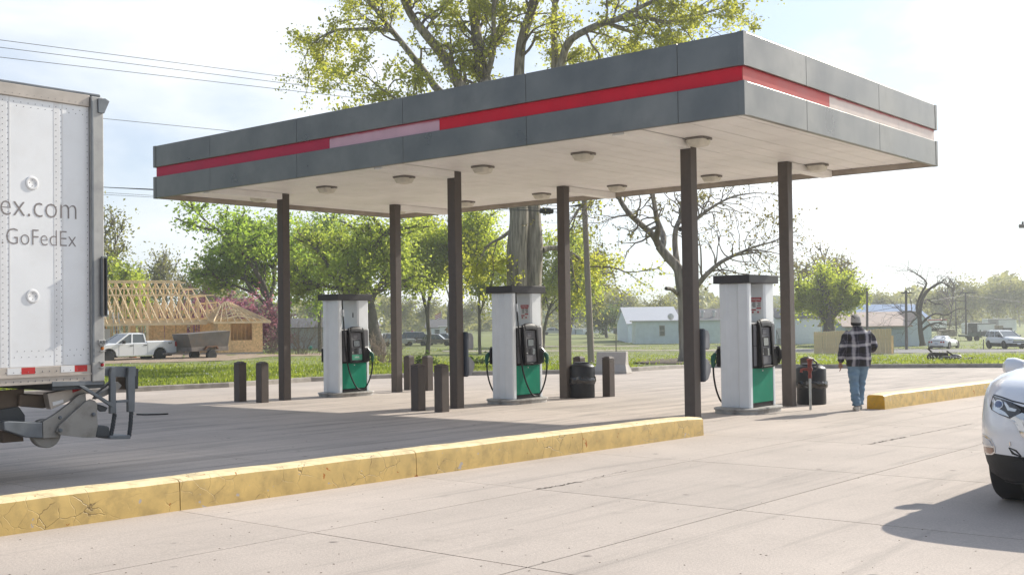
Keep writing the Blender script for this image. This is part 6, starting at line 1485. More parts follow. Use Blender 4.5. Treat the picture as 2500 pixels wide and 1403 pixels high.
gh, w, h, k = building('house', 'long low house with dark shingle roof behind the mint trailer home', 1640, 1900, 838, 781, 8, WSID, SHINGLE, 'gablex', 1.6, Yov=160, cat='house')
for x in (1703, 1717, 1745): b = MB(); b.lathe([(0.2, h + 0.5), (0.2, h + 1.2), (0.35, h + 1.25), (0.3, h + 1.45)], 10, ((x - 1770) * k, 1.0, 0)); b.build('roof_vent', GALV, gh)
b2, w, h, k = building('house', 'white lap siding house with front steps, left of the willow', 1896, 2002, 838.5, 776, 9, WSID, SHINGLE, 'gablex', 1.2, Yov=132, cat='house')
for i in range(11): b = MB(); b.box(-w / 2, w / 2, -0.035, -0.004, 0.05 + h / 11 * i, 0.05 + h / 11 * i + 0.03); b.build('lap_board', WSID, b2)
door(b2, (1902 - 1949) * k); window(b2, (1925 - 1949) * k, 1.3, 0.7, 1.2)
for i in range(4): b = MB(); b.box((1893 - 1949) * k, (1912 - 1949) * k, -0.4 - 0.3 * i, -0.1 - 0.3 * i, 0.0, 0.85 - 0.2 * i); b.build('step', GALVP, b2)
for x in (1893, 1911): b = MB(); b.tube([((x - 1949) * k, -1.3, 0), ((x - 1949) * k, -1.3, 1.0), ((x - 1949) * k, -0.2, 1.85), ((x - 1949) * k, -0.2, 0.8)], 0.03, 6); b.build('handrail', LDARK, b2)
b = MB()
cf = thing('carport', 'low white carport between the white house and the shed', 'carport', gnd(2045, 840) + Vector((0, 26, 0)), 0)
for x in (-2.5, 2.5): b = MB(); b.box(x - 0.06, x + 0.06, 0, 0.12, 0, 2.3); b.build('post', WSID, cf)
b = MB(); b.box(-3, 3, -0.3, 5, 2.302, 2.5); b.build('roof', ROOFW, cf)
b3, w, h, k = building('metal_shed', 'teal metal shed with tan roof behind the wooden fence', 2062, 2214, 842, 797, 9, TEAL, TANR, 'gablex', 1.5, ribs=0.9, over=0.4, Yov=118, cat='shed')
b4, w4, h4, k4 = building('metal_shed', 'pale end bay of the metal shed beside the bare gnarled tree', 2214.5, 2272, 843, 795, 9, SHEDL, TANR, 'gabley', 1.5, ribs=0.6, over=0.1, Yov=118.2, cat='shed')
b5, w, h, k = building('barn', 'blue roofed barn behind the tan roofed shed', 2080, 2260, 830, 779, 12, SHEDL, BLUR, 'gablex', 2.0, Yov=150, over=0.5, cat='barn')
b6, w, h, k = building('house', 'small house with white gable seen through the farthest pump', 815, 905, 838, 790, 9, WSID, SHINGLE, 'gabley', 2.6, Yov=150, over=0.3, cat='house')
window(b6, 0, 1.0, 1.2, 1.1)
b7, w, h, k = building('house', 'grey roofed house behind the parked cars and stop sign', 1040, 1085, 838, 800, 8, WSID, SHINGLE, 'gablex', 1.4, Yov=190, over=0.3, cat='house'); window(b7, 0.3, 1.0, 1.0, 1.0)
b8, w, h, k = building('mobile_home', 'white trailer home with dark window beside the parked cars', 1072, 1120, 838, 797, 4, WSID, ROOFW, 'flat', Yov=185, cat='mobile home'); window(b8, 0.2, 0.9, 1.2, 1.2)
b9, w, h, k = building('shed', 'brown shed at the edge behind the dark parked car', 1088, 1112, 838, 802, 4, mat('brown_wood', (0.22, 0.12, 0.06), 0.8, var=0.2), mat('brown_roof', (0.2, 0.12, 0.07), 0.8), 'gabley', 0.8, Yov=178, cat='shed')
b10, w, h, k = building('shed', 'low grey shed with white roof left of the wooden pole', 1405, 1436, 826, 803, 5, TEAL, ROOFW, 'flat', Yov=230, cat='shed')
b11, w, h, k = building('house', 'small white house between tree and pole, far left of the white pickup', 1378, 1402, 826, 795, 6, WSID, SHINGLE, 'gabley', 1.5, Yov=232, cat='house')
b12, w, h, k = building('house', 'long grey low house under the brown shrubs by the left column', 700, 800, 850, 800, 6, mat('grey_siding', (0.4, 0.4, 0.4), 0.7, var=0.06), SHINGLE, 'gablex', 1.2, Yov=145, cat='house')
# wooden fence of separate pickets
PICK = mat('fence_cedar', (0.80, 0.62, 0.40), rough=0.8, var=0.12, scale=4, dirt=(0.66, 0.47, 0.27), dscale=6, damt=0.5)
f0, f1 = gnd(1987, 866.5), gnd(2177, 868.5)
fen = thing('wooden_fence', 'tan wooden privacy fence panel behind the walking person', 'fence', tuple(f0), math.atan2(f1.y - f0.y, f1.x - f0.x))
FL = (f1.xy - f0.xy).length; kf = f0.y / F_PX; FHt = (866.5 - 813) * kf; npk = 31; pwk = FL / npk
pm = None
for i in range(npk):
    z0 = G(*(f0.xy.lerp(f1.xy, i / npk))) - f0.z
    b = MB(); wv = pwk * 0.455; b.extr([(-wv, 0, 0), (wv, 0, 0), (wv, 0, FHt - 0.05), (wv * 0.6, 0, FHt), (-wv * 0.6, 0, FHt), (-wv, 0, FHt - 0.05)], (0, 0.02, 0))
    o = b.build('picket', PICK, fen); o.location = (pwk * (i + 0.5), random.uniform(-0.015, 0.015), z0 + random.uniform(-0.01, 0.02) + 0.1); o.rotation_euler = (0, random.uniform(-0.008, 0.008), 0)
for z in (0.35, FHt - 0.3): b = MB(); b.box(0, FL, 0.03, 0.07, z + 0.1, z + 0.19); b.build('rail', PICK, fen)
for x in (0.05, FL / 3, 2 * FL / 3, FL - 0.05): b = MB(); b.box(x - 0.05, x + 0.05, 0.072, 0.17, -0.2, FHt); b.build('fence_post', PICK, fen)

# ================================================================== FAR YARD: trailers, stacks, small cars
def ybox(name, label, px0, px1, p0, p1, Y, depth, m, cat, parts=(), rz=0.0):
    k = Y / F_PX; x = ((px0 + px1) / 2 - 1250) / F_PX * Y; g = G(x, Y); z0 = at((px0 + px1) / 2, p1, Y).z; z1 = at((px0 + px1) / 2, p0, Y).z; w = (px1 - px0) * k
    t = thing(name, label, cat, (x, Y, g), rz)
    b = MB(); b.box(-w / 2, w / 2, 0, depth, max(0.0, z0 - g), z1 - g); b.build('body', m, t, 0.04)
    return t, w, z0 - g, z1 - g
TW = mat('yard_white', (0.82, 0.82, 0.82), 0.6, var=0.1, scale=0.8); TDK = mat('yard_dark', (0.06, 0.065, 0.065), 0.7, var=0.3, scale=2); TTAN = mat('yard_tan', (0.36, 0.30, 0.24), 0.8, var=0.3, scale=2); TPK = mat('yard_grey', (0.33, 0.31, 0.31), 0.7, var=0.2, scale=2)
def yard_trailer(label, a, b_, p0, p1, Y, m, m2, split):
    t, w, z0, z1 = ybox('box_trailer', label, a, b_, p0, p1, Y, 2.5, m, 'box trailer')
    xs0 = -w / 2 + w * split
    bb = MB(); bb.box(-w / 2 - 0.02, xs0, -0.03, -0.002, max(0, z0), z1); bb.build('end_wall', m2, t)
    for x in (w * 0.2, w * 0.35): bb = MB(); bb.lathe([(0.5, -0.15), (0.5, 0.15)], 16, (x, 0.2, 0.5), axis='y'); bb.build('wheel', TYRE, t)
    bb = MB(); bb.box(-w / 2, w / 2, 0.3, 2.2, max(0.4, z0 - 0.5), max(0.5, z0 - 0.01)); bb.build('chassis', TDK, t)
    bb = MB(); bb.box(-w / 2, w / 2, -0.04, -0.003, z1 - 0.18, z1); bb.build('top_rail', m2, t)
    return t
yard_trailer('white box trailer with red top stripe behind the bare gnarled tree', 2264, 2310, 779, 800, 160, TW, mat('yard_red', (0.45, 0.12, 0.1), 0.6), 0.0)
yard_trailer('white box trailer with a dark open end in the far yard', 2361, 2429, 788, 815, 170, TW, TDK, 0.34)
yard_trailer('beige box trailer behind the stacked goods in the far yard', 2411, 2480, 778, 808, 185, TW, TPK, 0.36)
def stack(name, label, boxes, cat, Y):
    a = boxes[0]; t = None
    for (p0, p1, q0, q1, m) in boxes:
        k = Y / F_PX; x = ((p0 + p1) / 2 - 1250) / F_PX * Y
        if t is None: x0 = x; g = G(x, Y); t = thing(name, label, cat, (x, Y, g), 0)
        z0, z1 = at((p0 + p1) / 2, q1, Y).z - g, at((p0 + p1) / 2, q0, Y).z - g; w = (p1 - p0) * k
        b = MB(); b.box(x - x0 - w / 2, x - x0 + w / 2, random.uniform(0, 0.5), 1.6, max(0.0, z0), max(z1, 0.3)); b.build('bundle', m, t, 0.05)
stack('pallet_stack', 'pile of wrapped bundles beside the white box trailer', [(2393, 2408, 809, 822, TDK), (2409, 2414, 806, 822, TPK), (2411, 2432, 811, 822, TW)], 'stack', 160)
stack('pallet_stack', 'grey and dark piled goods before the beige box trailer', [(2434, 2448, 803, 822, TPK), (2437, 2450, 794, 803, TTAN), (2449, 2470, 800, 812, TDK)], 'stack', 158)
stack('lumber_stack', 'long tan lumber pile behind the white sports car', [(2297, 2336, 808, 821, TTAN), (2300, 2330, 804, 808, TTAN)], 'stack', 150)
ft = gnd(2377, 834)
fb = thing('flatbed_trailer', 'small dark green flatbed trailer on the grass between the two white cars', 'trailer', tuple(ft + Vector((0, 0, 0.1))), 0.1)
kf = ft.y / F_PX
FG = mat('flatbed_green', (0.09, 0.115, 0.10), 0.7, var=0.2)
b = MB(); b.box(-16 * kf, 17 * kf, 0, 2.2, 10 * kf, 15 * kf); b.build('deck', FG, fb, 0.02)
b = MB(); b.box(-15 * kf, 16 * kf, -0.02, -0.004, 15 * kf, 20 * kf); b.build('side_board', FG, fb)
b = MB(); b.beam((16 * kf, 0.5, 11 * kf), (30 * kf, 0.8, 8 * kf), 0.12, 0.12); b.build('drawbar', FG, fb)
b = MB(); b.box(16.5 * kf, 19 * kf, -0.03, 0.06, 8 * kf, 27 * kf); b.build('stake', FG, fb)
for x in (-9, 9): b = MB(); b.lathe([(6.2 * kf, -0.12), (6.2 * kf, 0.12)], 18, (x * kf, 0.1, 6.2 * kf), axis='y'); b.build('wheel', TYRE, fb)
def far_car(px, pb, label, paint, length=4.7, height=1.45, rz=0.0, Y=None, cat='car', tall=False, group=None):
    g = gnd(px, pb) if Y is None else Vector(((px - 1250) / F_PX * Y, Y, 0)); g.z = G(g.x, g.y) + 0.11
    t = thing('parked_car', label, cat, tuple(g), rz, group)
    hl_ = length / 2; hgt = height * 0.6
    prof = [(-hl_, 0.35), (-hl_, hgt * 0.95), (-hl_ + 0.15, hgt), (hl_ - 0.25, hgt * 0.93), (hl_, hgt * 0.75), (hl_, 0.35)] + arch(hl_ - 0.85, 0.36, 0.34, 6, True) + arch(-hl_ + 0.85, 0.36, 0.34, 6, True)
    slab_car(t, prof, 0.88, paint)
    xr = -hl_ + 0.1 if tall else -hl_ + 0.7
    house_loft(t, (hl_ - 1.25, xr, 0.80, hgt - 0.02), (hl_ - 1.95, xr + (0.25 if tall else 0.6), 0.64, height - 0.04), CGLS, paint)
    for s_ in (-1, 1):
        pillars(t, [((0.1, s_ * 0.81, hgt), (0.05, s_ * 0.65, height - 0.03)), ((xr + 0.35, s_ * 0.81, hgt), (xr + 0.6, s_ * 0.65, height - 0.03))], paint, 0.1)
        for x in (hl_ - 0.85, -hl_ + 0.85): wheel(t, x, s_ * 0.78, 0.33, 0.2, out=s_)
        pbox(t, 'headlight', hl_ - 0.12, hl_ + 0.01, s_ * 0.66 - 0.14, s_ * 0.66 + 0.14, hgt * 0.66, hgt * 0.82, LAMPC)
        pbox(t, 'tail_lamp', -hl_ - 0.01, -hl_ + 0.12, s_ * 0.72 - 0.1, s_ * 0.72 + 0.1, hgt * 0.66, hgt * 0.9, LAMPR)
    return t
SILV = mat('car_silver', (0.42, 0.43, 0.44), 0.3, metal=0.4, var=0, coat=0.5); DARKC = mat('car_charcoal', (0.035, 0.037, 0.04), 0.3, var=0, coat=0.5); TAUPE = mat('car_taupe', (0.16, 0.14, 0.13), 0.35, var=0, coat=0.5)
gp_ = 'cars parked by the stop sign'
far_car(962, 840, 'silver grey car partly behind the second rear column', SILV, rz=0.2, Y=150, group=gp_, tall=True, height=1.7, label_=None) if False else None
far_car(968, 840, 'pale silver suv just right of the left rear column', SILV, 4.8, 1.75, 0.35, Y=150, tall=True, group=gp_)
far_car(1022, 841, 'dark suv behind the stop sign', DARKC, 5.0, 1.85, 0.05, Y=154, tall=True, group=gp_, cat='suv')
far_car(1062, 841, 'taupe pickup shaped car right behind the tree trunk', TAUPE, 4.9, 1.55, -0.1, Y=150, group=gp_)
far_car(1090, 840, 'dark grey car last in the row by the tree', DARKC, 4.6, 1.5, -0.5, Y=160, group=gp_)
far_car(1452, 826, 'white pickup like car beside the wooden pole far away', CWHITE, 5.2, 1.75, 0.0, Y=225, tall=False)
far_car(1488, 827, 'white sedan behind the small green tree', CWHITE, 4.8, 1.4, 0.0, Y=222)
far_car(1350, 826, 'pale car far behind the middle rear column', SILV, 4.8, 1.5, 0.1, Y=230)
tk, _, _, _ = ybox('box_truck', 'white box truck beside the pale blue metal building', 1512, 1534, 792, 820, 205, 5, TW, 'truck')
b = MB(); b.lathe([(0.5, -0.15), (0.5, 0.15)], 16, (-0.4, -0.1, 0.5), axis='y'); b.build('wheel', TYRE, tk)
b = MB(); b.box(-1.9, -0.9, -0.1, 1.8, 0.5, 1.6); b.build('cab', TDK, tk, 0.05)
# stop sign
sp = gnd(1007, 843); sg = thing('stop_sign', 'red octagonal stop sign by the parked cars', 'stop sign', tuple(sp + Vector((0, 0, 0.1))), 0.0); ks = sp.y / F_PX
b = MB(); b.box(-0.035, 0.035, 0.02, 0.08, 0, 39 * ks); b.build('post', GALV, sg)
zc_ = (843 - 814) * ks; R8 = 10.2 * ks * 0.54
sgm = mat('sign_red', (0.42, 0.012, 0.02), 0.5, var=0.04)
for rr2, y0, mm, nm in ((R8 * 1.06, 0.0, WHT, 'sign_rim'), (R8, -0.012, sgm, 'sign_face')):
    b = MB(); b.extr([(rr2 * math.cos(a), y0, zc_ + rr2 * math.sin(a)) for a in [PI / 8 + 2 * PI * i / 8 for i in range(8)]], (0, 0.011, 0)); b.build(nm, mm, sg)
x_ = text_mesh('STOP', R8 * 0.62, 'lettering', WHT, sg, 0.002, 'CENTER'); x_.rotation_euler = (PI / 2, 0, 0); x_.location = (0, -0.016, zc_ - R8 * 0.22)
b = MB(); b.box(1.5 * ks, 8 * ks, 0.0, 0.012, zc_ - 11 * ks, zc_ - 6 * ks); b.build('yellow_plate', mat('plate_yellow', (0.5, 0.4, 0.1), 0.6), sg)
# flag on a pole
fp = at(1079, 838, 195); fg = thing('flag_pole', 'small flag on a pole beyond the parked cars', 'flag', (fp.x, fp.y, G(fp.x, fp.y)), 0)
b = MB(); b.tube([(0, 0, 0), (0, 0, 5.2)], 0.05, 6); b.build('pole', GALV, fg)
for i in range(6): b = MB(); z = 4.9 - i * 0.16; b.loft([[(-0.02 - 1.1 * q, 0.15 * math.sin(q * 5), z - q * 0.5), (-0.02 - 1.1 * q, 0.15 * math.sin(q * 5), z - 0.155 - q * 0.5), (-0.02 - 1.1 * q, 0.15 * math.sin(q * 5) + 0.01, z - 0.155 - q * 0.5), (-0.02 - 1.1 * q, 0.15 * math.sin(q * 5) + 0.01, z - q * 0.5)] for q in (0, 0.25, 0.5, 0.75, 1)]); b.build('flag_stripe', SRED if i % 2 == 0 else WHT, fg)
# scrap pile on the near grass
sc0 = gnd(2340, 887); ksx = sc0.y / F_PX
SCR = mat('scrap_metal', (0.075, 0.06, 0.055), 0.7, metal=0.2, var=0.4, scale=6); SCG = mat('scrap_grey', (0.13, 0.125, 0.13), 0.6, metal=0.3, var=0.3, scale=6)
sp_ = thing('scrap_heap', 'rusty heap of broken mower parts on the grass by the curb', 'scrap heap', tuple(sc0 + Vector((0, 0.5, 0.1))), 0)
c = lambda px, py, y=0.0: ((px - 2340) * ksx, y, (887 - py) * ksx)
b = MB(); b.extr([c(2299, 889), c(2305, 880), c(2318, 876), c(2345, 879), c(2350, 884), c(2346, 889)], (0, 0.9, 0)); b.build('deck_shell', SCR, sp_, 0.03)
b = MB(); b.tube([c(2302, 886, -0.05), c(2308, 880, -0.06), c(2322, 878, -0.06), c(2350, 881, -0.05)], 0.05, 8); b.build('rim_bar', SCG, sp_)
b = MB(); b.beam(c(2283, 857, 0.2), c(2298, 871, 0.3), 0.05, 0.05); b.build('handle_bar', SCR, sp_)
b = MB(); b.beam(c(2329, 864, 0.2), c(2349, 878, 0.2), 0.06, 0.05); b.build('handle_bar', SCR, sp_)
b = MB(); b.lathe([(0.05, -0.1), (0.22, -0.08), (0.22, 0.08), (0.05, 0.1)], 14, c(2292, 880, 0.1), axis='y'); b.build('pulley', SCR, sp_)
b = MB(); b.loft([[(*c(2350 + 11 * q, 878 - 5 * math.sin(PI * q)),)] * 1 for q in (0,)] * 0 or [[tuple(Vector(c(2352 + 12 * math.cos(a) * r, 878 - 6 * math.sin(a) * r, yy))) for a in [2 * PI * i / 12 for i in range(12)]] for yy, r in ((0.0, 0.6), (0.1, 1.0), (0.4, 1.0), (0.5, 0.5))]); b.build('engine_cover', SCG, sp_)
b = MB(); b.beam(c(2356, 886, 0.1), c(2390, 881, 0.1), 0.05, 0.05); b.build('arm', SCR, sp_)
b = MB(); b.beam(c(2318, 876, 0.4), c(2322, 868, 0.4), 0.06, 0.03); b.beam(c(2306, 871, 0.4), c(2334, 873, 0.4), 0.3, 0.12); b.build('bracket', SCR, sp_)
# dull green ball ornament and a dark mailbox base left of the farthest pump
gb = gnd(758, 856); o = MB(); o.lathe([(0.0, -0.28), (0.2, -0.2), (0.28, 0), (0.2, 0.2), (0, 0.28)], 16); o = o.build('green_ball', mat('ball_green', (0.0, 0.3, 0.2), 0.4)); o.location = gb + Vector((0, 0, 0.38)); tag(o, 'green garden ball left of the farthest pump', 'ball')
# ================================================================== TREES
BARK = mat('bark_grey', (0.27, 0.235, 0.195), rough=0.95, var=0.6, scale=7, bump=1.0, bscale=9, stretch=(1, 1, 0.14)); BARKD = mat('bark_dark', (0.115, 0.10, 0.087), rough=0.95, var=0.3, scale=3, bump=0.8, bscale=9, stretch=(1, 1, 0.3))
TWIG = mat('twig', (0.17, 0.14, 0.115), rough=0.95, var=0.2, scale=2); BRUSH = mat('dry_brush', (0.30, 0.23, 0.175), rough=0.95, var=0.25, scale=2)
LF_COT = leafmat('leaf_cottonwood', (0.22, 0.245, 0.045), (0.30, 0.315, 0.08), 0.58); LF_GRN = leafmat('leaf_maple', (0.145, 0.225, 0.04), (0.22, 0.30, 0.07), 0.58)
LF_YEL = leafmat('leaf_lime', (0.20, 0.26, 0.035), (0.28, 0.32, 0.06), 0.58); LF_MID = leafmat('leaf_mid', (0.185, 0.245, 0.045), (0.265, 0.315, 0.08), 0.58)
LF_DRK = leafmat('leaf_dark', (0.045, 0.085, 0.025), (0.085, 0.12, 0.03), 0.4); LF_OLV = leafmat('leaf_olive', (0.13, 0.145, 0.06), (0.19, 0.19, 0.085), 0.45); LF_BUD = leafmat('leaf_bud', (0.12, 0.11, 0.045), (0.19, 0.18, 0.06), 0.4)
LF_PUR = leafmat('redbud_flower', (0.22, 0.09, 0.19), (0.31, 0.15, 0.27), 0.45)
class Tree:
    def __init__(s, seed): s.R = np.random.default_rng(seed); s.br = []; s.ends = []
    def path(s, p, d, L, n, wig, up):
        pts = [p.copy()]; d = d / np.linalg.norm(d)
        for i in range(n):
            d = d + s.R.normal(0, wig, 3) + np.array([0, 0, up]); d /= np.linalg.norm(d)
            p = p + d * L / n; pts.append(p.copy())
        return pts, d
    def grow(s, p, d, L, r, lev, maxlev, cfg):
        n = 5 if lev < 2 else 4 if lev < 3 else 3
        pts, dn = s.path(np.array(p, float), np.array(d, float), L, n, cfg['wig'] * (1 + 0.3 * lev), cfg['up'] if lev < maxlev else cfg.get('uplast', cfg['up']))
        rt = r * (0.62 if lev < maxlev else 0.25); rad = np.linspace(r, rt, n + 1)
        s.br.append((pts, rad, lev))
        if lev >= maxlev - 1 - cfg.get('lowleaf', 0): s.ends.append((pts, lev))
        if lev >= maxlev: return
        k = int(s.R.integers(*cfg['fork'][min(lev, len(cfg['fork']) - 1)]))
        base = s.R.uniform(0, 2 * PI)
        for i in range(k):
            f = 1.0 if (i < 2 or lev == 0 and i < 3) else s.R.uniform(0.3 if lev else 0.5, 0.95)
            q = f * n; i0 = min(int(q), n - 1); pp = pts[i0] + (pts[i0 + 1] - pts[i0]) * (q - i0); dd = pts[i0 + 1] - pts[i0]; dd /= np.linalg.norm(dd)
            an = np.radians(s.R.uniform(*cfg['ang'][min(lev, len(cfg['ang']) - 1)])) * (0.45 if i == 0 else 1)
            az = base + i * 2 * PI / k + s.R.normal(0, 0.4)
            a = np.cross(dd, [0.3, 0.2, 0.93]); a /= (np.linalg.norm(a) + 1e-9); b = np.cross(dd, a)
            nd = dd * math.cos(an) + (a * math.cos(az) + b * math.sin(az)) * math.sin(an)
            sc = s.R.uniform(*cfg['len']) * (1.0 if i == 0 else 0.9)
            s.grow(pp, nd, L * sc, max(rt * (0.95 if i == 0 else 0.72), cfg.get('rmin', 0.006)), lev + 1, maxlev, cfg)
def tubes_mesh(name, br, m, parent, sides=(8, 7, 6, 4, 3, 3, 3)):
    V, Fq = [], []; o = 0
    for pts, rad, lev in br:
        n = sides[min(lev, len(sides) - 1)]; P = np.array(pts); T = np.gradient(P, axis=0); T /= (np.linalg.norm(T, axis=1, keepdims=True) + 1e-9)
        x = np.cross(T[0], [0.12, 0.31, 0.94]); x /= (np.linalg.norm(x) + 1e-9); ang = np.arange(n) * 2 * PI / n; ca, sa = np.cos(ang), np.sin(ang)
        for i in range(len(P)):
            x = x - T[i] * (x @ T[i]); x /= (np.linalg.norm(x) + 1e-9); y = np.cross(T[i], x)
            V.append(P[i] + (ca[:, None] * x + sa[:, None] * y) * rad[i])
        for i in range(len(P) - 1):
            a = o + i * n + np.arange(n); b = o + i * n + (np.arange(n) + 1) % n
            Fq.append(np.stack([a, b, b + n, a + n], 1))
        o += len(P) * n
    return mesh_np(name, np.concatenate(V), np.concatenate(Fq), m, parent, smooth=True)
def leaves_mesh(name, centers, size, m, parent, R, aspect=0.6, droop=0.0):
    n = len(centers); a = R.normal(0, 1, (n, 3)); a /= np.linalg.norm(a, axis=1, keepdims=True)
    if droop: a[:, 2] -= droop; a /= np.linalg.norm(a, axis=1, keepdims=True)
    b = np.cross(a, R.normal(0, 1, (n, 3))); b /= (np.linalg.norm(b, axis=1, keepdims=True) + 1e-9)
    s = (size * R.uniform(0.35, 1.6, n))[:, None]; c = np.asarray(centers)
    nrm = np.cross(a, b) * s * 0.18
    V = np.stack([c - a * s * 0.5, c + b * s * aspect * 0.5 + nrm, c + a * s * 0.5, c - b * s * aspect * 0.5 + nrm], 1).reshape(-1, 3)
    return mesh_np(name, V, np.arange(4 * n).reshape(-1, 4), m, parent)
def spread(T, n, jit, R, lo=0.0):
    ends = T.ends; idx = R.integers(0, len(ends), n); out = np.zeros((n, 3))
    for k in range(n):
        pts = ends[idx[k]][0]; q = R.uniform(lo, len(pts) - 1); i = min(int(q), len(pts) - 2)
        out[k] = pts[i] + (pts[i + 1] - pts[i]) * (q - i)
    # leaves sit in loose bunches
    return out + R.normal(0, jit, (n, 3)) * R.uniform(0.2, 1.4, (n, 1))
BASECFG = dict(fork=[(4, 6), (3, 5), (3, 5), (2, 4)], ang=[(22, 48), (25, 55), (25, 60), (30, 65)], len=(0.62, 0.85), wig=0.10, up=0.05)
TRK = 0.62
def fit_tree(name, label, px, pbase, x0, x1, ytop, Y, seed, leafm, nleaf, lsize, jit=0.35, bark=None, cfg=None, maxlev=4, trunk=(0.24, 0.028), lean=(0, 0), depth_ratio=1.0, cat='tree', group=None, twigs=True, ylow=None, aspect=0.6, lvls=None):
    """a grown tree, scaled so that its crown has the width and height it has where it stands"""
    c = dict(BASECFG); c.update(cfg or {}); T = Tree(seed)
    T.grow((0, 0, 0), (lean[0], lean[1], 1), trunk[0] * 1.25, trunk[1] * TRK, 0, maxlev, c)
    allp = np.concatenate([np.array(b[0]) for b in T.br]); tops = np.concatenate([np.array(e[0]) for e in T.ends]) if T.ends else allp
    bx_ = ((px - 1250) / F_PX) * Y; g = G(bx_, Y) + 0.08; k = Y / F_PX
    Wd, Hd = (x1 - x0) * k, at((x0 + x1) / 2, ytop, Y).z - g
    lo, hi = np.percentile(tops[:, 0], 1), np.percentile(tops[:, 0], 99)
    sx = Wd * 0.96 / (hi - lo); sz = Hd * 0.98 / np.percentile(tops[:, 2], 99.5)
    want = ((x0 + x1) / 2 - px) * k; cx = (lo + hi) / 2 * sx
    zt = np.percentile(tops[:, 2], 99.5) * sz; sy = sx * depth_ratio
    def tf(P):
        P = np.array(P, float); z = P[:, 2] * sz; f = np.clip(z / zt, 0, 1.2)
        return np.stack([P[:, 0] * sx + (want - cx) * f ** 1.3, P[:, 1] * sy, z], 1)
    rs = (sx * sz) ** 0.5
    T.br = [(tf(p), np.maximum(np.array(r) * rs, 0.35 * k), l) for p, r, l in T.br]; T.ends = [(tf(p), l) for p, l in T.ends]
    root = thing(name, label, cat, (bx_, Y, g), 0, group)
    R = T.R
    nl0 = 2 if maxlev >= 3 else 1
    tubes_mesh('trunk', [b for b in T.br if b[2] <= nl0], bark or BARK, root)
    rest = [b for b in T.br if b[2] > nl0]
    if twigs and rest: tubes_mesh('branches', rest, TWIG if bark is None else bark, root)
    if nleaf:
        ctr = spread(T, int(nleaf * 1.3), jit * 1.5, R)
        leaves_mesh('crown', ctr, lsize * 1.0, leafm, root, R, aspect)
    return root, T
def ctree(src, label, px, Y, sc=1.0, rz=0.0, sz=1.0):
    x = (px - 1250) / F_PX * Y; r = dup(src, (x, Y, G(x, Y) + 0.05), rz, label); r.scale = (sc, sc, sc * sz); return r

# --- middle row behind the pumps
fit_tree('maple_tree', 'bright green spring tree behind the timber house and purple shrubs', 693, 845, 462, 742, 497, 104, 11, LF_GRN, 15000, 0.30, 0.42, BARKD, trunk=(0.2, 0.030), lean=(-0.15, 0), cfg=dict(ang=[(20, 45), (25, 50), (25, 55), (30, 60)], up=0.07))
fit_tree('maple_tree', 'broad green spring tree right behind the farthest pump', 922, 842, 690, 1010, 500, 96, 23, LF_MID, 17000, 0.27, 0.45, BARKD, trunk=(0.13, 0.036), cfg=dict(ang=[(25, 52), (25, 55), (25, 55), (30, 60)]))
fit_tree('maple_tree', 'lime green tree with forked trunk beside the stop sign', 1042, 842, 955, 1150, 520, 112, 37, LF_YEL, 13000, 0.27, 0.42, BARKD, trunk=(0.30, 0.032), cfg=dict(ang=[(12, 30), (25, 50), (25, 55), (30, 60)]))
fit_tree('maple_tree', 'lime green tree with single trunk just left of the middle pump', 1170, 842, 1085, 1270, 505, 110, 41, LF_YEL, 12000, 0.27, 0.45, BARKD, trunk=(0.30, 0.024))
fit_tree('maple_tree', 'fresh lime tree between the double trunk and the wooden pole', 1322, 838, 1265, 1470, 560, 118, 53, LF_YEL, 13000, 0.29, 0.48, BARKD, trunk=(0.26, 0.024), lean=(0.06, 0))
fit_tree('maple_tree', 'pale olive tree whose crown ends right of the wooden pole', 1385, 838, 1330, 1512, 585, 140, 59, LF_OLV, 6500, 0.30, 0.5, BARKD, trunk=(0.24, 0.024), lean=(0.25, 0))
fit_tree('maple_tree', 'green tree crown seen between the middle columns', 1100, 840, 1020, 1210, 520, 150, 67, LF_OLV, 9000, 0.33, 0.6, BARKD, trunk=(0.26, 0.024))
fit_tree('maple_tree', 'green tree filling the gap left of the farthest pump', 780, 848, 690, 880, 520, 128, 71, LF_GRN, 12000, 0.33, 0.55, BARKD, trunk=(0.24, 0.024))
fit_tree('small_tree', 'small dark green tree beside the white sedan', 1480, 828, 1436, 1530, 742, 190, 73, LF_DRK, 4000, 0.36, 0.5, BARKD, trunk=(0.14, 0.03), cfg=dict(ang=[(30, 60), (30, 60), (30, 60)]), maxlev=3)
fit_tree('tree', 'tall tree half hidden by the trailer, with few leaves at the top', 262, 850, 205, 330, 505, 118, 83, LF_OLV, 3800, 0.28, 0.4, None, trunk=(0.3, 0.024), cfg=dict(up=0.09))
fit_tree('tree', 'leafy low tree beside the semi trailer rear post', 285, 850, 225, 335, 625, 112, 89, LF_MID, 4500, 0.3, 0.4, None, trunk=(0.2, 0.02), maxlev=3)
fit_tree('tree', 'thin grey spring tree behind the timber roof ridge', 415, 850, 370, 480, 610, 165, 97, LF_OLV, 2600, 0.36, 0.5, None, trunk=(0.22, 0.02))
fit_tree('tree', 'low hazy spring tree left behind the timber roof', 345, 850, 300, 400, 652, 180, 101, LF_OLV, 2600, 0.4, 0.6, None, trunk=(0.22, 0.02), maxlev=3)
fit_tree('tree', 'thin spring tree between timber roof and bright green tree', 500, 850, 440, 570, 640, 170, 103, LF_OLV, 2600, 0.36, 0.5, None, trunk=(0.22, 0.02))
fit_tree('willow_tree', 'dense lime green vase shaped tree behind the wooden fence', 2014, 842, 1938, 2090, 655, 112, 107, LF_YEL, 15000, 0.24, 0.35, BARKD, trunk=(0.07, 0.034), cfg=dict(lowleaf=1, fork=[(6, 8), (4, 6), (4, 6)], ang=[(15, 42), (15, 38), (18, 45)], up=0.03), maxlev=3)
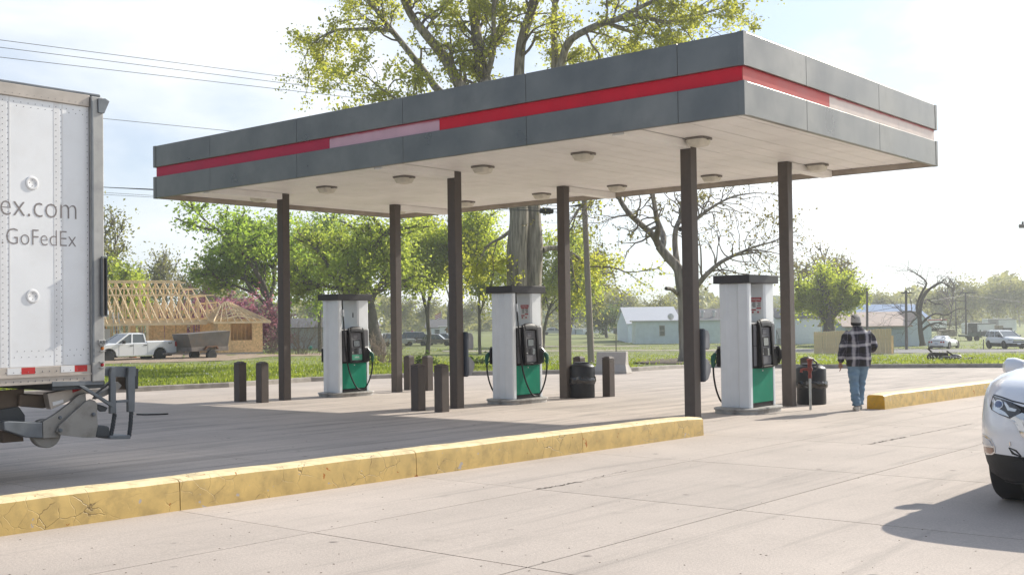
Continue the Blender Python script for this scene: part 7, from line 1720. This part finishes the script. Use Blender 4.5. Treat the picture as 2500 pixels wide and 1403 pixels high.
fit_tree('tree', 'sparse dark twigged tree rising behind the lime vase tree', 2000, 840, 1925, 2100, 600, 135, 109, LF_BUD, 3500, 0.26, 0.35, None, trunk=(0.2, 0.02))
fit_tree('tree', 'round pale tree behind the pale blue metal building', 1606, 836, 1572, 1640, 724, 190, 113, LF_OLV, 3000, 0.36, 0.5, None, trunk=(0.15, 0.02), maxlev=3)
# --- far row, each tree its own thing, copies of two kinds
fa, _ = fit_tree('far_tree', 'hazy slim tree row member right of the bare gnarled tree', 2300, 815, 2270, 2340, 690, 260, 127, LF_OLV, 2200, 0.5, 0.8, None, trunk=(0.3, 0.016), maxlev=3, group='far hazy trees', cfg=dict(ang=[(14, 34), (20, 45), (25, 55)]))
fb_, _ = fit_tree('far_tree', 'tall hazy tree at the far right edge of the photo', 2488, 812, 2440, 2540, 688, 250, 131, LF_OLV, 3800, 0.5, 0.9, None, trunk=(0.34, 0.016), maxlev=3, group='far hazy trees', cfg=dict(ang=[(16, 38), (20, 45), (25, 55)]))
spots = [(2435, 255, 1.0, 0, 'tall hazy tree left of the one at the far right edge'), (2405, 262, 0.95, 1, 'hazy tree above the beige box trailer'), (2370, 290, 0.85, 0, 'hazy tree above the white box trailer with the open end'), (2340, 300, 0.8, 1, 'hazy tree behind the pole in the far yard'),
         (2235, 300, 0.8, 0, 'hazy tree right behind the bare gnarled tree trunk'), (2205, 290, 0.78, 1, 'hazy tree above the blue barn roof end'), (2170, 300, 0.85, 0, 'hazy tree above the blue barn roof'), (2130, 290, 0.8, 1, 'hazy tree right above the walking person'), (2100, 310, 0.85, 0, 'hazy tree between the lime vase tree and the person'),
         (1935, 300, 0.8, 1, 'hazy tree behind the right rear column'), (1880, 300, 0.8, 0, 'hazy tree right of the nearest pump top'), (1760, 310, 0.75, 1, 'hazy tree above the dark shingle roof'), (1540, 310, 0.75, 0, 'hazy tree behind the small crossarm pole'), (1505, 280, 0.9, 1, 'hazy tall tree left of the small crossarm pole'), (1455, 270, 0.95, 0, 'hazy tree just right of the wooden pole'),
         (1400, 270, 0.9, 1, 'hazy tree between the middle rear column and pole'), (1245, 290, 0.85, 0, 'hazy tree behind the middle pump'), (1130, 280, 0.9, 1, 'hazy tree seen under the lime trees, by the middle front column'), (1060, 290, 0.9, 0, 'hazy tree above the grey roofed house'), (990, 280, 0.85, 1, 'hazy tree right of the left rear column'), (860, 270, 0.9, 0, 'hazy tree above the white gable house'), (760, 260, 0.9, 1, 'hazy tree left of the farthest pump, in the back'), (640, 250, 0.9, 0, 'hazy tree behind the right corner of the timber house'), (560, 260, 0.85, 1, 'hazy tree behind the purple shrubs'), (470, 260, 0.85, 0, 'hazy tree low behind the timber roof, centre'), (300, 250, 0.9, 1, 'hazy tree far behind the pickup')]
for i, (px, Y, sc, kd, lab) in enumerate(spots): ctree((fa, fb_)[kd], lab, px, Y, sc, rz=i * 1.7, sz=0.95 + 0.1 * math.sin(i * 2.1))
# far woods: one mass beyond them
R = np.random.default_rng(77); n = 26000
tx = R.uniform(-0.62, 0.55, n); Yw = R.uniform(310, 385, n); hh = 9 + 5 * np.sin(tx * 31) * np.cos(tx * 13) + 2.5 * np.sin(tx * 90)
ctr = np.stack([tx * Yw, Yw, np.full(n, -2.0) + hh * R.uniform(0, 1, n) ** 0.75], 1)
stuff(leaves_mesh('far_woods', ctr, 1.7, LF_OLV, None, R, 0.7), 'hazy far woods along the horizon')
# hills on the horizon
hv = []; hn = 90
for i in range(hn):
    th = -0.6 + 1.15 * i / (hn - 1); 
    for rr3, zz3 in ((405, -4), (425, 4.5 + 3.2 * math.sin(th * 9) + 1.6 * math.sin(th * 31 + 1)), (455, -4)): hv.append((rr3 * math.sin(th), rr3 * math.cos(th), zz3))
hf = [(i * 3 + j, (i + 1) * 3 + j, (i + 1) * 3 + j + 1, i * 3 + j + 1) for i in range(hn - 1) for j in range(2)]
struct(mesh_np('hills', hv, hf, mat('hill_green', (0.09, 0.12, 0.05), 0.95, var=0.3, scale=0.05), smooth=True))

# --- hero trees built limb by limb
def limb(pxs, Y, r0, r1, dys=None):
    pts = [np.array(at(x, y, Y + (dys[i] if dys else 0))) for i, (x, y) in enumerate(pxs)]
    out = []
    for i in range(len(pts) - 1):
        a, b, c, d = pts[max(i - 1, 0)], pts[i], pts[i + 1], pts[min(i + 2, len(pts) - 1)]
        for q in range(3):
            w = q / 3; out.append(0.5 * ((2 * b) + (c - a) * w + (2 * a - 5 * b + 4 * c - d) * w * w + (3 * b - a - 3 * c + d) * w ** 3))
    out.append(pts[-1]); n = len(out)
    return out, np.linspace(r0, r1, n)
def hero(name, label, px, pb, Y, limbs, seed, leafm, nleaf, lsize, jit, bark, shoots, cfg, slen, maxlev=2, cat='tree', droop=0.0, base_flare=1.0):
    bx_ = ((px - 1250) / F_PX) * Y; g = G(bx_, Y) + 0.08; root = thing(name, label, cat, (bx_, Y, g), 0); org = np.array([bx_, Y, g])
    T = Tree(seed); R = T.R; k = Y / F_PX; main = []
    for pxs, r0, r1, dys, ns in limbs:
        P, rad = limb(pxs, Y, r0 * k, r1 * k, dys); P = [p - org for p in P]; main.append((P, rad, 0 if r0 > 12 else 1))
        n = len(P)
        for q in range(ns):
            f = R.uniform(0.25, 1.0) if q else 1.0; i = min(int(f * (n - 1)), n - 2); p = P[i] + (P[i + 1] - P[i]) * (f * (n - 1) - i) if f < 1 else P[-1]
            d = P[i + 1] - P[i]; d = d / np.linalg.norm(d); a = R.normal(0, 1, 3); a -= d * (a @ d); a /= np.linalg.norm(a)
            an = math.radians(R.uniform(25, 75)) if q else 0.15
            T.grow(p, d * math.cos(an) + a * math.sin(an) + np.array([0, 0, cfg.get('sup', 0.1)]), slen * R.uniform(0.5, 1.25), max(rad[i] * 0.4, 0.012) if f < 1 else rad[-1], 2, 2 + maxlev, cfg)
    T.br = [(p, np.maximum(np.array(r), 0.22 * k), l) for p, r, l in T.br]
    for P, rad, _ in main[:base_flare_n(main)]:
        if P[0][2] < 1.0: rad[0] *= 1.35
    tubes_mesh('trunk', main, bark, root, (14, 8)); tubes_mesh('branches', [(p, r, 3 if l < 4 else 5) for p, r, l in T.br], TWIG if bark is not BARKD else BARKD, root, (5, 5, 5, 4, 3, 3))
    if nleaf: leaves_mesh('crown', spread(T, nleaf, jit, R, 0.2), lsize, leafm, root, R, 0.75, droop)
    return root
def base_flare_n(m): return min(2, len(m))
HC = dict(fork=[(3, 5), (3, 5), (3, 4), (2, 4)], ang=[(25, 60)], len=(0.55, 0.85), wig=0.16, up=0.0, uplast=-0.06, sup=0.1)
YC_ = 60
cw = hero('cottonwood_tree', 'huge double trunk cottonwood with sparse young leaves above the canopy', 1287, 868, YC_, [
    ([(1272, 872), (1265, 780), (1262, 690), (1262, 600), (1268, 520), (1250, 420), (1222, 330)], 27, 22, None, 0),
    ([(1302, 872), (1300, 780), (1300, 690), (1305, 600), (1300, 520), (1305, 430), (1330, 340)], 25, 18, [0.6] * 7, 0),
    ([(1225, 340), (1195, 270), (1185, 205), (1170, 130), (1160, 60), (1150, -40), (1160, -150)], 22, 8, [0, 0, 0, .5, 1, 1, 2], 16),
    ([(1222, 345), (1165, 280), (1125, 215), (1085, 140), (1040, 85), (1000, 30), (960, -60), (900, -160)], 17, 6, [0, -.5, -1, -1, -2, -2, -3, -4], 20),
    ([(1150, 265), (1075, 225), (1040, 180), (985, 110), (945, 60), (900, 0), (840, -80)], 11, 4, [0, 1, 2, 2, 3, 3, 4], 18),
    ([(960, 75), (920, 72), (860, 72), (820, 74), (785, 90), (765, 105)], 6, 1.5, [2, 2, 3, 3, 3, 3], 14),
    ([(1185, 200), (1205, 120), (1205, 40), (1210, -60)], 8, 4, [0, -1, -2, -3], 8),
    ([(1225, 335), (1262, 230), (1272, 110), (1300, 20), (1330, -50), (1380, -160)], 16, 7, [0, .5, 1, 1, 2, 2], 16),
    ([(1330, 345), (1352, 250), (1355, 150), (1352, 60), (1360, -60)], 13, 6, [.6, 1.5, 2, 2, 2], 12),
    ([(1345, 270), (1380, 120), (1430, 75), (1500, 50), (1560, 40), (1630, 55), (1690, 42), (1745, 25)], 11, 2, [1, 0, -1, -2, -2, -3, -3, -4], 28),
    ([(1500, 50), (1580, 10), (1650, -20), (1740, -60)], 6, 2.5, [-2, -3, -3, -4], 14),
    ([(1480, 55), (1530, 75), (1600, 85), (1680, 105), (1740, 115)], 5, 1.5, [-2, -1, 0, 0, 1], 14),
    ([(1330, 345), (1420, 240), (1490, 180), (1560, 150)], 8, 3, [.6, 2, 3, 4], 12),
    ([(1160, 270), (1080, 290), (1010, 270), (950, 230), (915, 205)], 6, 1.5, [0, -2, -3, -3, -3], 14),
    ([(1325, 610), (1355, 605), (1395, 618), (1440, 650)], 8, 3, [.6, 1, 1, 1], 6),
    ([(1250, 560), (1225, 580), (1190, 600), (1170, 640)], 5, 2, None, 6)],
    201, LF_COT, 52000, 0.15, 0.22, BARK, 0, HC, 1.75, 2)
bt = hero('bare_tree', 'bare grey tree with a sawn limb, standing right of the front column', 1672, 880, 50, [
    ([(1676, 882), (1672, 800), (1670, 740), (1662, 690), (1655, 655), (1628, 625), (1608, 600)], 17, 10, None, 2),
    ([(1612, 605), (1595, 575), (1565, 548), (1535, 520), (1515, 490), (1500, 455), (1480, 420)], 9, 4, [0, 0, -.5, -1, -1, -1, -1], 12),
    ([(1614, 612), (1620, 580), (1605, 540), (1598, 500), (1590, 460), (1570, 400)], 9, 4, [0, .5, 1, 1, 1, 2], 10),
    ([(1655, 655), (1648, 600), (1650, 560), (1662, 530), (1668, 490), (1690, 440)], 8, 4, [0, .5, .5, 1, 1, 1], 10),
    ([(1668, 745), (1700, 700), (1725, 670), (1760, 640), (1800, 620), (1850, 600), (1890, 590)], 8, 1.5, [0, -.5, -1, -1, -1, -1, -1], 26),
    ([(1760, 640), (1790, 625), (1830, 618), (1880, 615)], 4, 1.2, [-1, -1, -1, -1], 12),
    ([(1660, 560), (1700, 535), (1740, 505), (1790, 480), (1850, 470)], 6, 1.2, [0, 1, 1, 1, 1], 22),
    ([(1655, 718), (1640, 706), (1626, 704)], 5, 4.6, [0, -.6, -1], 0),
    ([(1540, 525), (1510, 528), (1485, 535)], 3, 1, [-1, -1, -1], 6),
    ([(1690, 440), (1740, 400), (1800, 370), (1850, 360)], 5, 1.5, [1, 1, 1, 1], 12),
    ([(1500, 470), (1460, 470), (1420, 500), (1395, 540)], 4, 1.5, [-1, -2, -2, -2], 10)],
    211, LF_BUD, 3300, 0.10, 0.10, BARK, 0, dict(fork=[(3, 5), (2, 4), (2, 4)], ang=[(25, 60)], len=(0.55, 0.9), wig=0.2, up=0.0, uplast=-0.12, sup=0.05), 1.35, 2)
dd_ = hero('gnarled_tree', 'dark bare gnarled tree beside the pale metal shed', 2250, 842, 112, [
    ([(2253, 843), (2248, 815), (2246, 790), (2245, 770), (2248, 745), (2255, 720)], 7, 4, None, 1),
    ([(2247, 775), (2238, 750), (2250, 715), (2262, 690), (2240, 670), (2222, 660)], 4, 1.2, [0, .5, 1, 1, 1, 1], 14),
    ([(2255, 725), (2275, 700), (2300, 690), (2320, 700)], 3, 1, [0, 1, 1, 1], 12),
    ([(2250, 790), (2265, 775), (2285, 765), (2310, 768), (2335, 755), (2350, 752)], 3, 0.8, [0, -1, -1, -1, -1, -1], 10),
    ([(2252, 805), (2270, 792), (2295, 788), (2320, 795)], 3, 0.8, [0, -1, -1, -1], 12),
    ([(2246, 775), (2225, 760), (2205, 762), (2185, 745)], 3, 0.8, [0, -1, -1, -1], 12),
    ([(2258, 740), (2262, 730), (2280, 740), (2300, 742)], 2.4, 0.8, [0, 1, 1, 1], 10), ([(2245, 770), (2228, 785), (2215, 800)], 2, 0.7, [0, -1, -1.5], 6)],
    221, None, 0, 0.1, 0.1, BARKD, 0, dict(fork=[(3, 4), (2, 4), (2, 3)], ang=[(25, 65)], len=(0.6, 0.9), wig=0.22, up=0.0, sup=0.05), 1.6, 2)
bare2, _ = fit_tree('bare_tree', 'pale bare upright tree behind the bare gnarled tree', 2312, 835, 2285, 2345, 668, 170, 149, None, 0, 0.2, 0.2, TWIG, trunk=(0.25, 0.012), cfg=dict(ang=[(10, 28), (15, 38), (20, 45)], up=0.06), maxlev=3)

# --- shrubs
def bush(name, label, px, pb, x0, x1, ytop, Y, seed, leafm, nleaf, ls, stems, m=None, sprd=0.9):
    R = np.random.default_rng(seed); k = Y / F_PX; bx_ = ((px - 1250) / F_PX) * Y; g = G(bx_, Y) + 0.05; H = at(px, ytop, Y).z - g; W = (x1 - x0) * k
    T = Tree(seed); c = dict(fork=[(2, 4), (2, 4)], ang=[(15, 45)], len=(0.5, 0.8), wig=0.15, up=0.0, rmin=0.004)
    for i in range(stems):
        x = R.normal(0, W * 0.22); y = R.normal(0, W * 0.15); d = np.array([x / W * 1.6 + R.normal(0, 0.25), R.normal(0, 0.3), 1.0])
        T.grow((x, y, 0), d, H * R.uniform(0.3, 0.52), 0.018, 1, 3, c)
    T.br = [(p, np.maximum(r, 0.22 * k), l + 2) for p, r, l in T.br]
    root = thing(name, label, 'shrub', (bx_, Y, g), 0)
    tubes_mesh('stems', T.br, m or BRUSH, root, (4, 4, 4, 3, 3, 3))
    if nleaf: leaves_mesh('foliage', spread(T, nleaf, 0.16, R), ls, leafm, root, R)
bush('dry_shrub', 'grey brown leafless shrub right of the left front column', 735, 855, 700, 775, 765, 92, 301, None, 0, 0.1, 60)
bush('dry_shrub', 'pale straw coloured dry shrub right behind the farthest pump', 925, 880, 890, 960, 795, 62, 303, None, 0, 0.1, 70)
bush('dry_shrub', 'dry tall weeds at the right corner of the timber house', 662, 862, 640, 690, 790, 95, 305, None, 0, 0.1, 45)
bush('green_weed', 'small lime green weed by the dry shrub at the farthest pump', 907, 892, 898, 918, 878, 55, 307, LF_YEL, 260, 0.12, 8)
bush('green_weed', 'dark green weed clump behind the far bollards', 1040, 895, 1015, 1060, 872, 52, 309, LF_DRK, 500, 0.14, 14)
bush('green_weed', 'dark green weed clump left of the middle wash unit', 1150, 892, 1130, 1165, 875, 52, 311, LF_DRK, 400, 0.14, 12)
bush('redbud_shrub', 'purple flowering shrub rising left behind the timber hip roof', 520, 850, 470, 580, 690, 99, 313, LF_PUR, 6500, 0.22, 40, BARKD)
bush('redbud_shrub', 'purple flowering shrub rising right behind the timber hip roof', 600, 850, 555, 645, 696, 98, 315, LF_PUR, 6500, 0.22, 40, BARKD)

# ================================================================== POLES AND WIRES
POLEW = mat('pole_wood', (0.33, 0.285, 0.245), rough=0.9, var=0.25, scale=2.5, bump=0.4, bscale=18, stretch=(1, 1, 0.12), dirt=(0.16, 0.13, 0.11), dscale=3, damt=0.6); POLED = mat('pole_far', (0.13, 0.115, 0.105), rough=0.9, var=0.2)
WIREM = mat('wire', (0.05, 0.05, 0.055), rough=0.6, var=0)
def pole(label, b, t, Y, r, arms=(), m=POLED, extra=None):
    P = at(b[0], b[1], Y); P.z = G(P.x, P.y); Q = at(t[0], t[1], Y); root = thing('utility_pole', label, 'utility pole', tuple(P), 0)
    o = MB(); d = Q - P; o.tube([(0, 0, -0.2), d * 0.5, d], [r, r * 0.88, r * 0.74], 14); o.build('pole', m, root)
    for f, w in arms: o = MB(); c = d * f; o.beam(c + Vector((-w, -r - 0.06, 0)), c + Vector((w, -r - 0.06, 0)), 0.1, 0.12); o.build('crossarm', m, root)
    if extra: o = MB(); c = d * extra; o.lathe([(0.0, -0.5), (0.28, -0.45), (0.28, 0.4), (0.1, 0.5), (0, 0.5)], 14, (c.x + 0.4, c.y - 0.2, c.z)); o.build('transformer', POLED, root)
    return root
pw = pole('leaning weathered grey wooden pole between the middle and right columns', (1444, 873), (1424, 440), 50, 0.155, m=POLEW)
pole('slim dark pole with crossarm and transformer left of the pale blue building', (1522, 822), (1517, 738), 205, 0.16, ((0.97, 1.6),), extra=0.62)
pole('grey pole rising right behind the walking person head', (2117, 842), (2117, 710), 105, 0.13)
pole('dark pole left of the bare gnarled tree', (2213, 848), (2212, 709), 104, 0.14, ((0.96, 0.5),))
pole('far pole with crossarm above the white trailer with open end', (2359, 825), (2357, 713), 150, 0.15, ((0.985, 1.2),))
pole('far low pole with crossarm right of the bare gnarled tree', (2335, 828), (2333, 732), 190, 0.15, ((0.97, 1.5),))
pole('thin fence post on the grass right of the white sports car', (2401, 853), (2401, 828), 100, 0.05)
pole('thin dark post on the grass left of the mint trailer home', (1504, 853), (1504, 811), 110, 0.06)
def wire(label, pts, Ys, r, sag=0.0, grp='overhead wires'):
    P = [at(x, y, Y) for (x, y), Y in zip(pts, Ys)]; path = []
    for i in range(len(P) - 1):
        for q in range(10):
            w = q / 10; p = P[i].lerp(P[i + 1], w); p.z -= sag * 4 * w * (1 - w); path.append(p)
    path.append(P[-1]); o = MB(); o.tube(path, r, 5); o = o.build('overhead_wire', WIREM); tag(o, label, 'wire', grp); return o
wire('topmost thin wire running from the upper left to the canopy', [(-220, 72), (0, 98), (935, 219), (1200, 252)], (34, 36, 47, 50), 0.010)
wire('second thin wire from the top at the upper left', [(-220, 88), (0, 116), (930, 233), (1200, 266)], (34, 36, 47, 50), 0.010)
wire('third thin wire from the top at the upper left', [(-220, 113), (0, 140), (925, 246), (1200, 275)], (34, 36, 47, 50), 0.010)
wire('lone wire between the trailer top corner and the canopy roofline', [(0, 262), (255, 290), (560, 320), (1200, 380)], (36, 40, 44, 50), 0.010)
wire('thick black cable between trailer and canopy, upper of the bundle', [(0, 445), (252, 457), (1330, 515), (1424, 497)], (44, 46, 50, 49.8), 0.016)
wire('black cable just below the thick one beside the trailer', [(0, 440), (252, 457), (380, 462), (1424, 505)], (44, 46, 47, 49.8), 0.011)
wire('lower pale wire under the black cables beside the trailer', [(0, 462), (252, 470), (380, 478), (1424, 512)], (44, 46, 47, 49.8), 0.008)
wire('lowest pale wire under the black cables beside the trailer', [(0, 467), (252, 475), (380, 482), (1424, 520)], (44, 46, 47, 49.8), 0.008)
wire('faint upper wire at the right, sloping from the canopy to the edge', [(1430, 300), (1985, 440), (2250, 500), (2560, 548)], (50, 60, 66, 74), 0.009)
wire('faint second wire at the right below the upper one', [(1430, 330), (1945, 445), (2250, 513), (2560, 558)], (50, 60, 66, 74), 0.009)
wire('faint third wire at the right over the lime vase tree', [(1430, 360), (1940, 461), (2250, 527), (2560, 560)], (50, 60, 66, 74), 0.008)
wire('faint fourth wire at the right, lower and steeper', [(1430, 470), (1850, 520), (2250, 590), (2400, 612), (2560, 630)], (50, 60, 72, 78, 85), 0.008)
wire('sagging upper wire from the lime tree to the far right', [(1900, 598), (2050, 631), (2250, 662), (2360, 669), (2560, 655)], (100, 104, 112, 118, 128), 0.02)
wire('sagging lower wire from the lime tree to the far right', [(1900, 612), (2075, 647), (2200, 669), (2320, 676), (2560, 664)], (100, 104, 112, 118, 128), 0.02)
wire('low far wire crossing in front of the hazy trees', [(2120, 762), (2212, 745), (2357, 720), (2560, 745)], (105, 104, 150, 160), 0.018)
# cable closure hanging from the cable, and a line clamp at the right edge
cp_ = at(1334, 515, 50); o = MB(); o.lathe([(0.05, -0.32), (0.12, -0.30), (0.12, -0.16), (0.15, -0.15), (0.15, 0.18), (0.115, 0.19), (0.115, 0.3), (0.04, 0.33)], 16, axis='x'); o = o.build('cable_closure', mat('closure_black', (0.015, 0.016, 0.018), 0.5)); o.location = cp_; o.rotation_euler = (0, 0.03, 0.2); tag(o, 'black cylinder cable closure hanging under the canopy edge', 'cable closure', kind='thing')
cp_ = at(1412, 502, 49.4); o = MB(); o.box(-0.16, 0.16, -0.06, 0.06, -0.04, 0.04); o.box(-0.26, -0.17, -0.02, 0.02, -0.015, 0.015); o.box(0.0, 0.05, -0.05, 0.05, -0.1, -0.041); o = o.build('cable_clamp', WIREM); o.location = cp_; o.rotation_euler = (0, -0.1, 0); tag(o, 'dark cable clamp beside the top of the leaning wooden pole', 'cable clamp')
cp_ = at(2497, 552, 73); o = MB(); o.lathe([(0.0, -0.25), (0.13, -0.22), (0.13, 0.25), (0.0, 0.28)], 12, axis='x'); o.box(-0.05, 0.05, -0.05, 0.05, 0.131, 0.3); o = o.build('line_fuse', WIREM); o.location = cp_; tag(o, 'small dark fuse on the wire at the right edge', 'line fuse')

# ================================================================== HAZE
hm = bpy.data.materials.new('air'); hm.use_nodes = True; ht = hm.node_tree
ht.nodes.remove(ht.nodes['Principled BSDF'])
pv = N(ht, 'ShaderNodeVolumePrincipled'); pv.inputs['Color'].default_value = (0.94, 0.97, 1.0, 1); pv.inputs['Density'].default_value = 0.0006; pv.inputs['Anisotropy'].default_value = 0.5
ht.links.new(pv.outputs[0], ht.nodes['Material Output'].inputs['Volume'])
hb_ = MB(); hb_.box(-430, 430, -70, 470, -7.5, 27); hz_ = hb_.build('haze', hm); stuff(hz_, 'pale haze in the air')
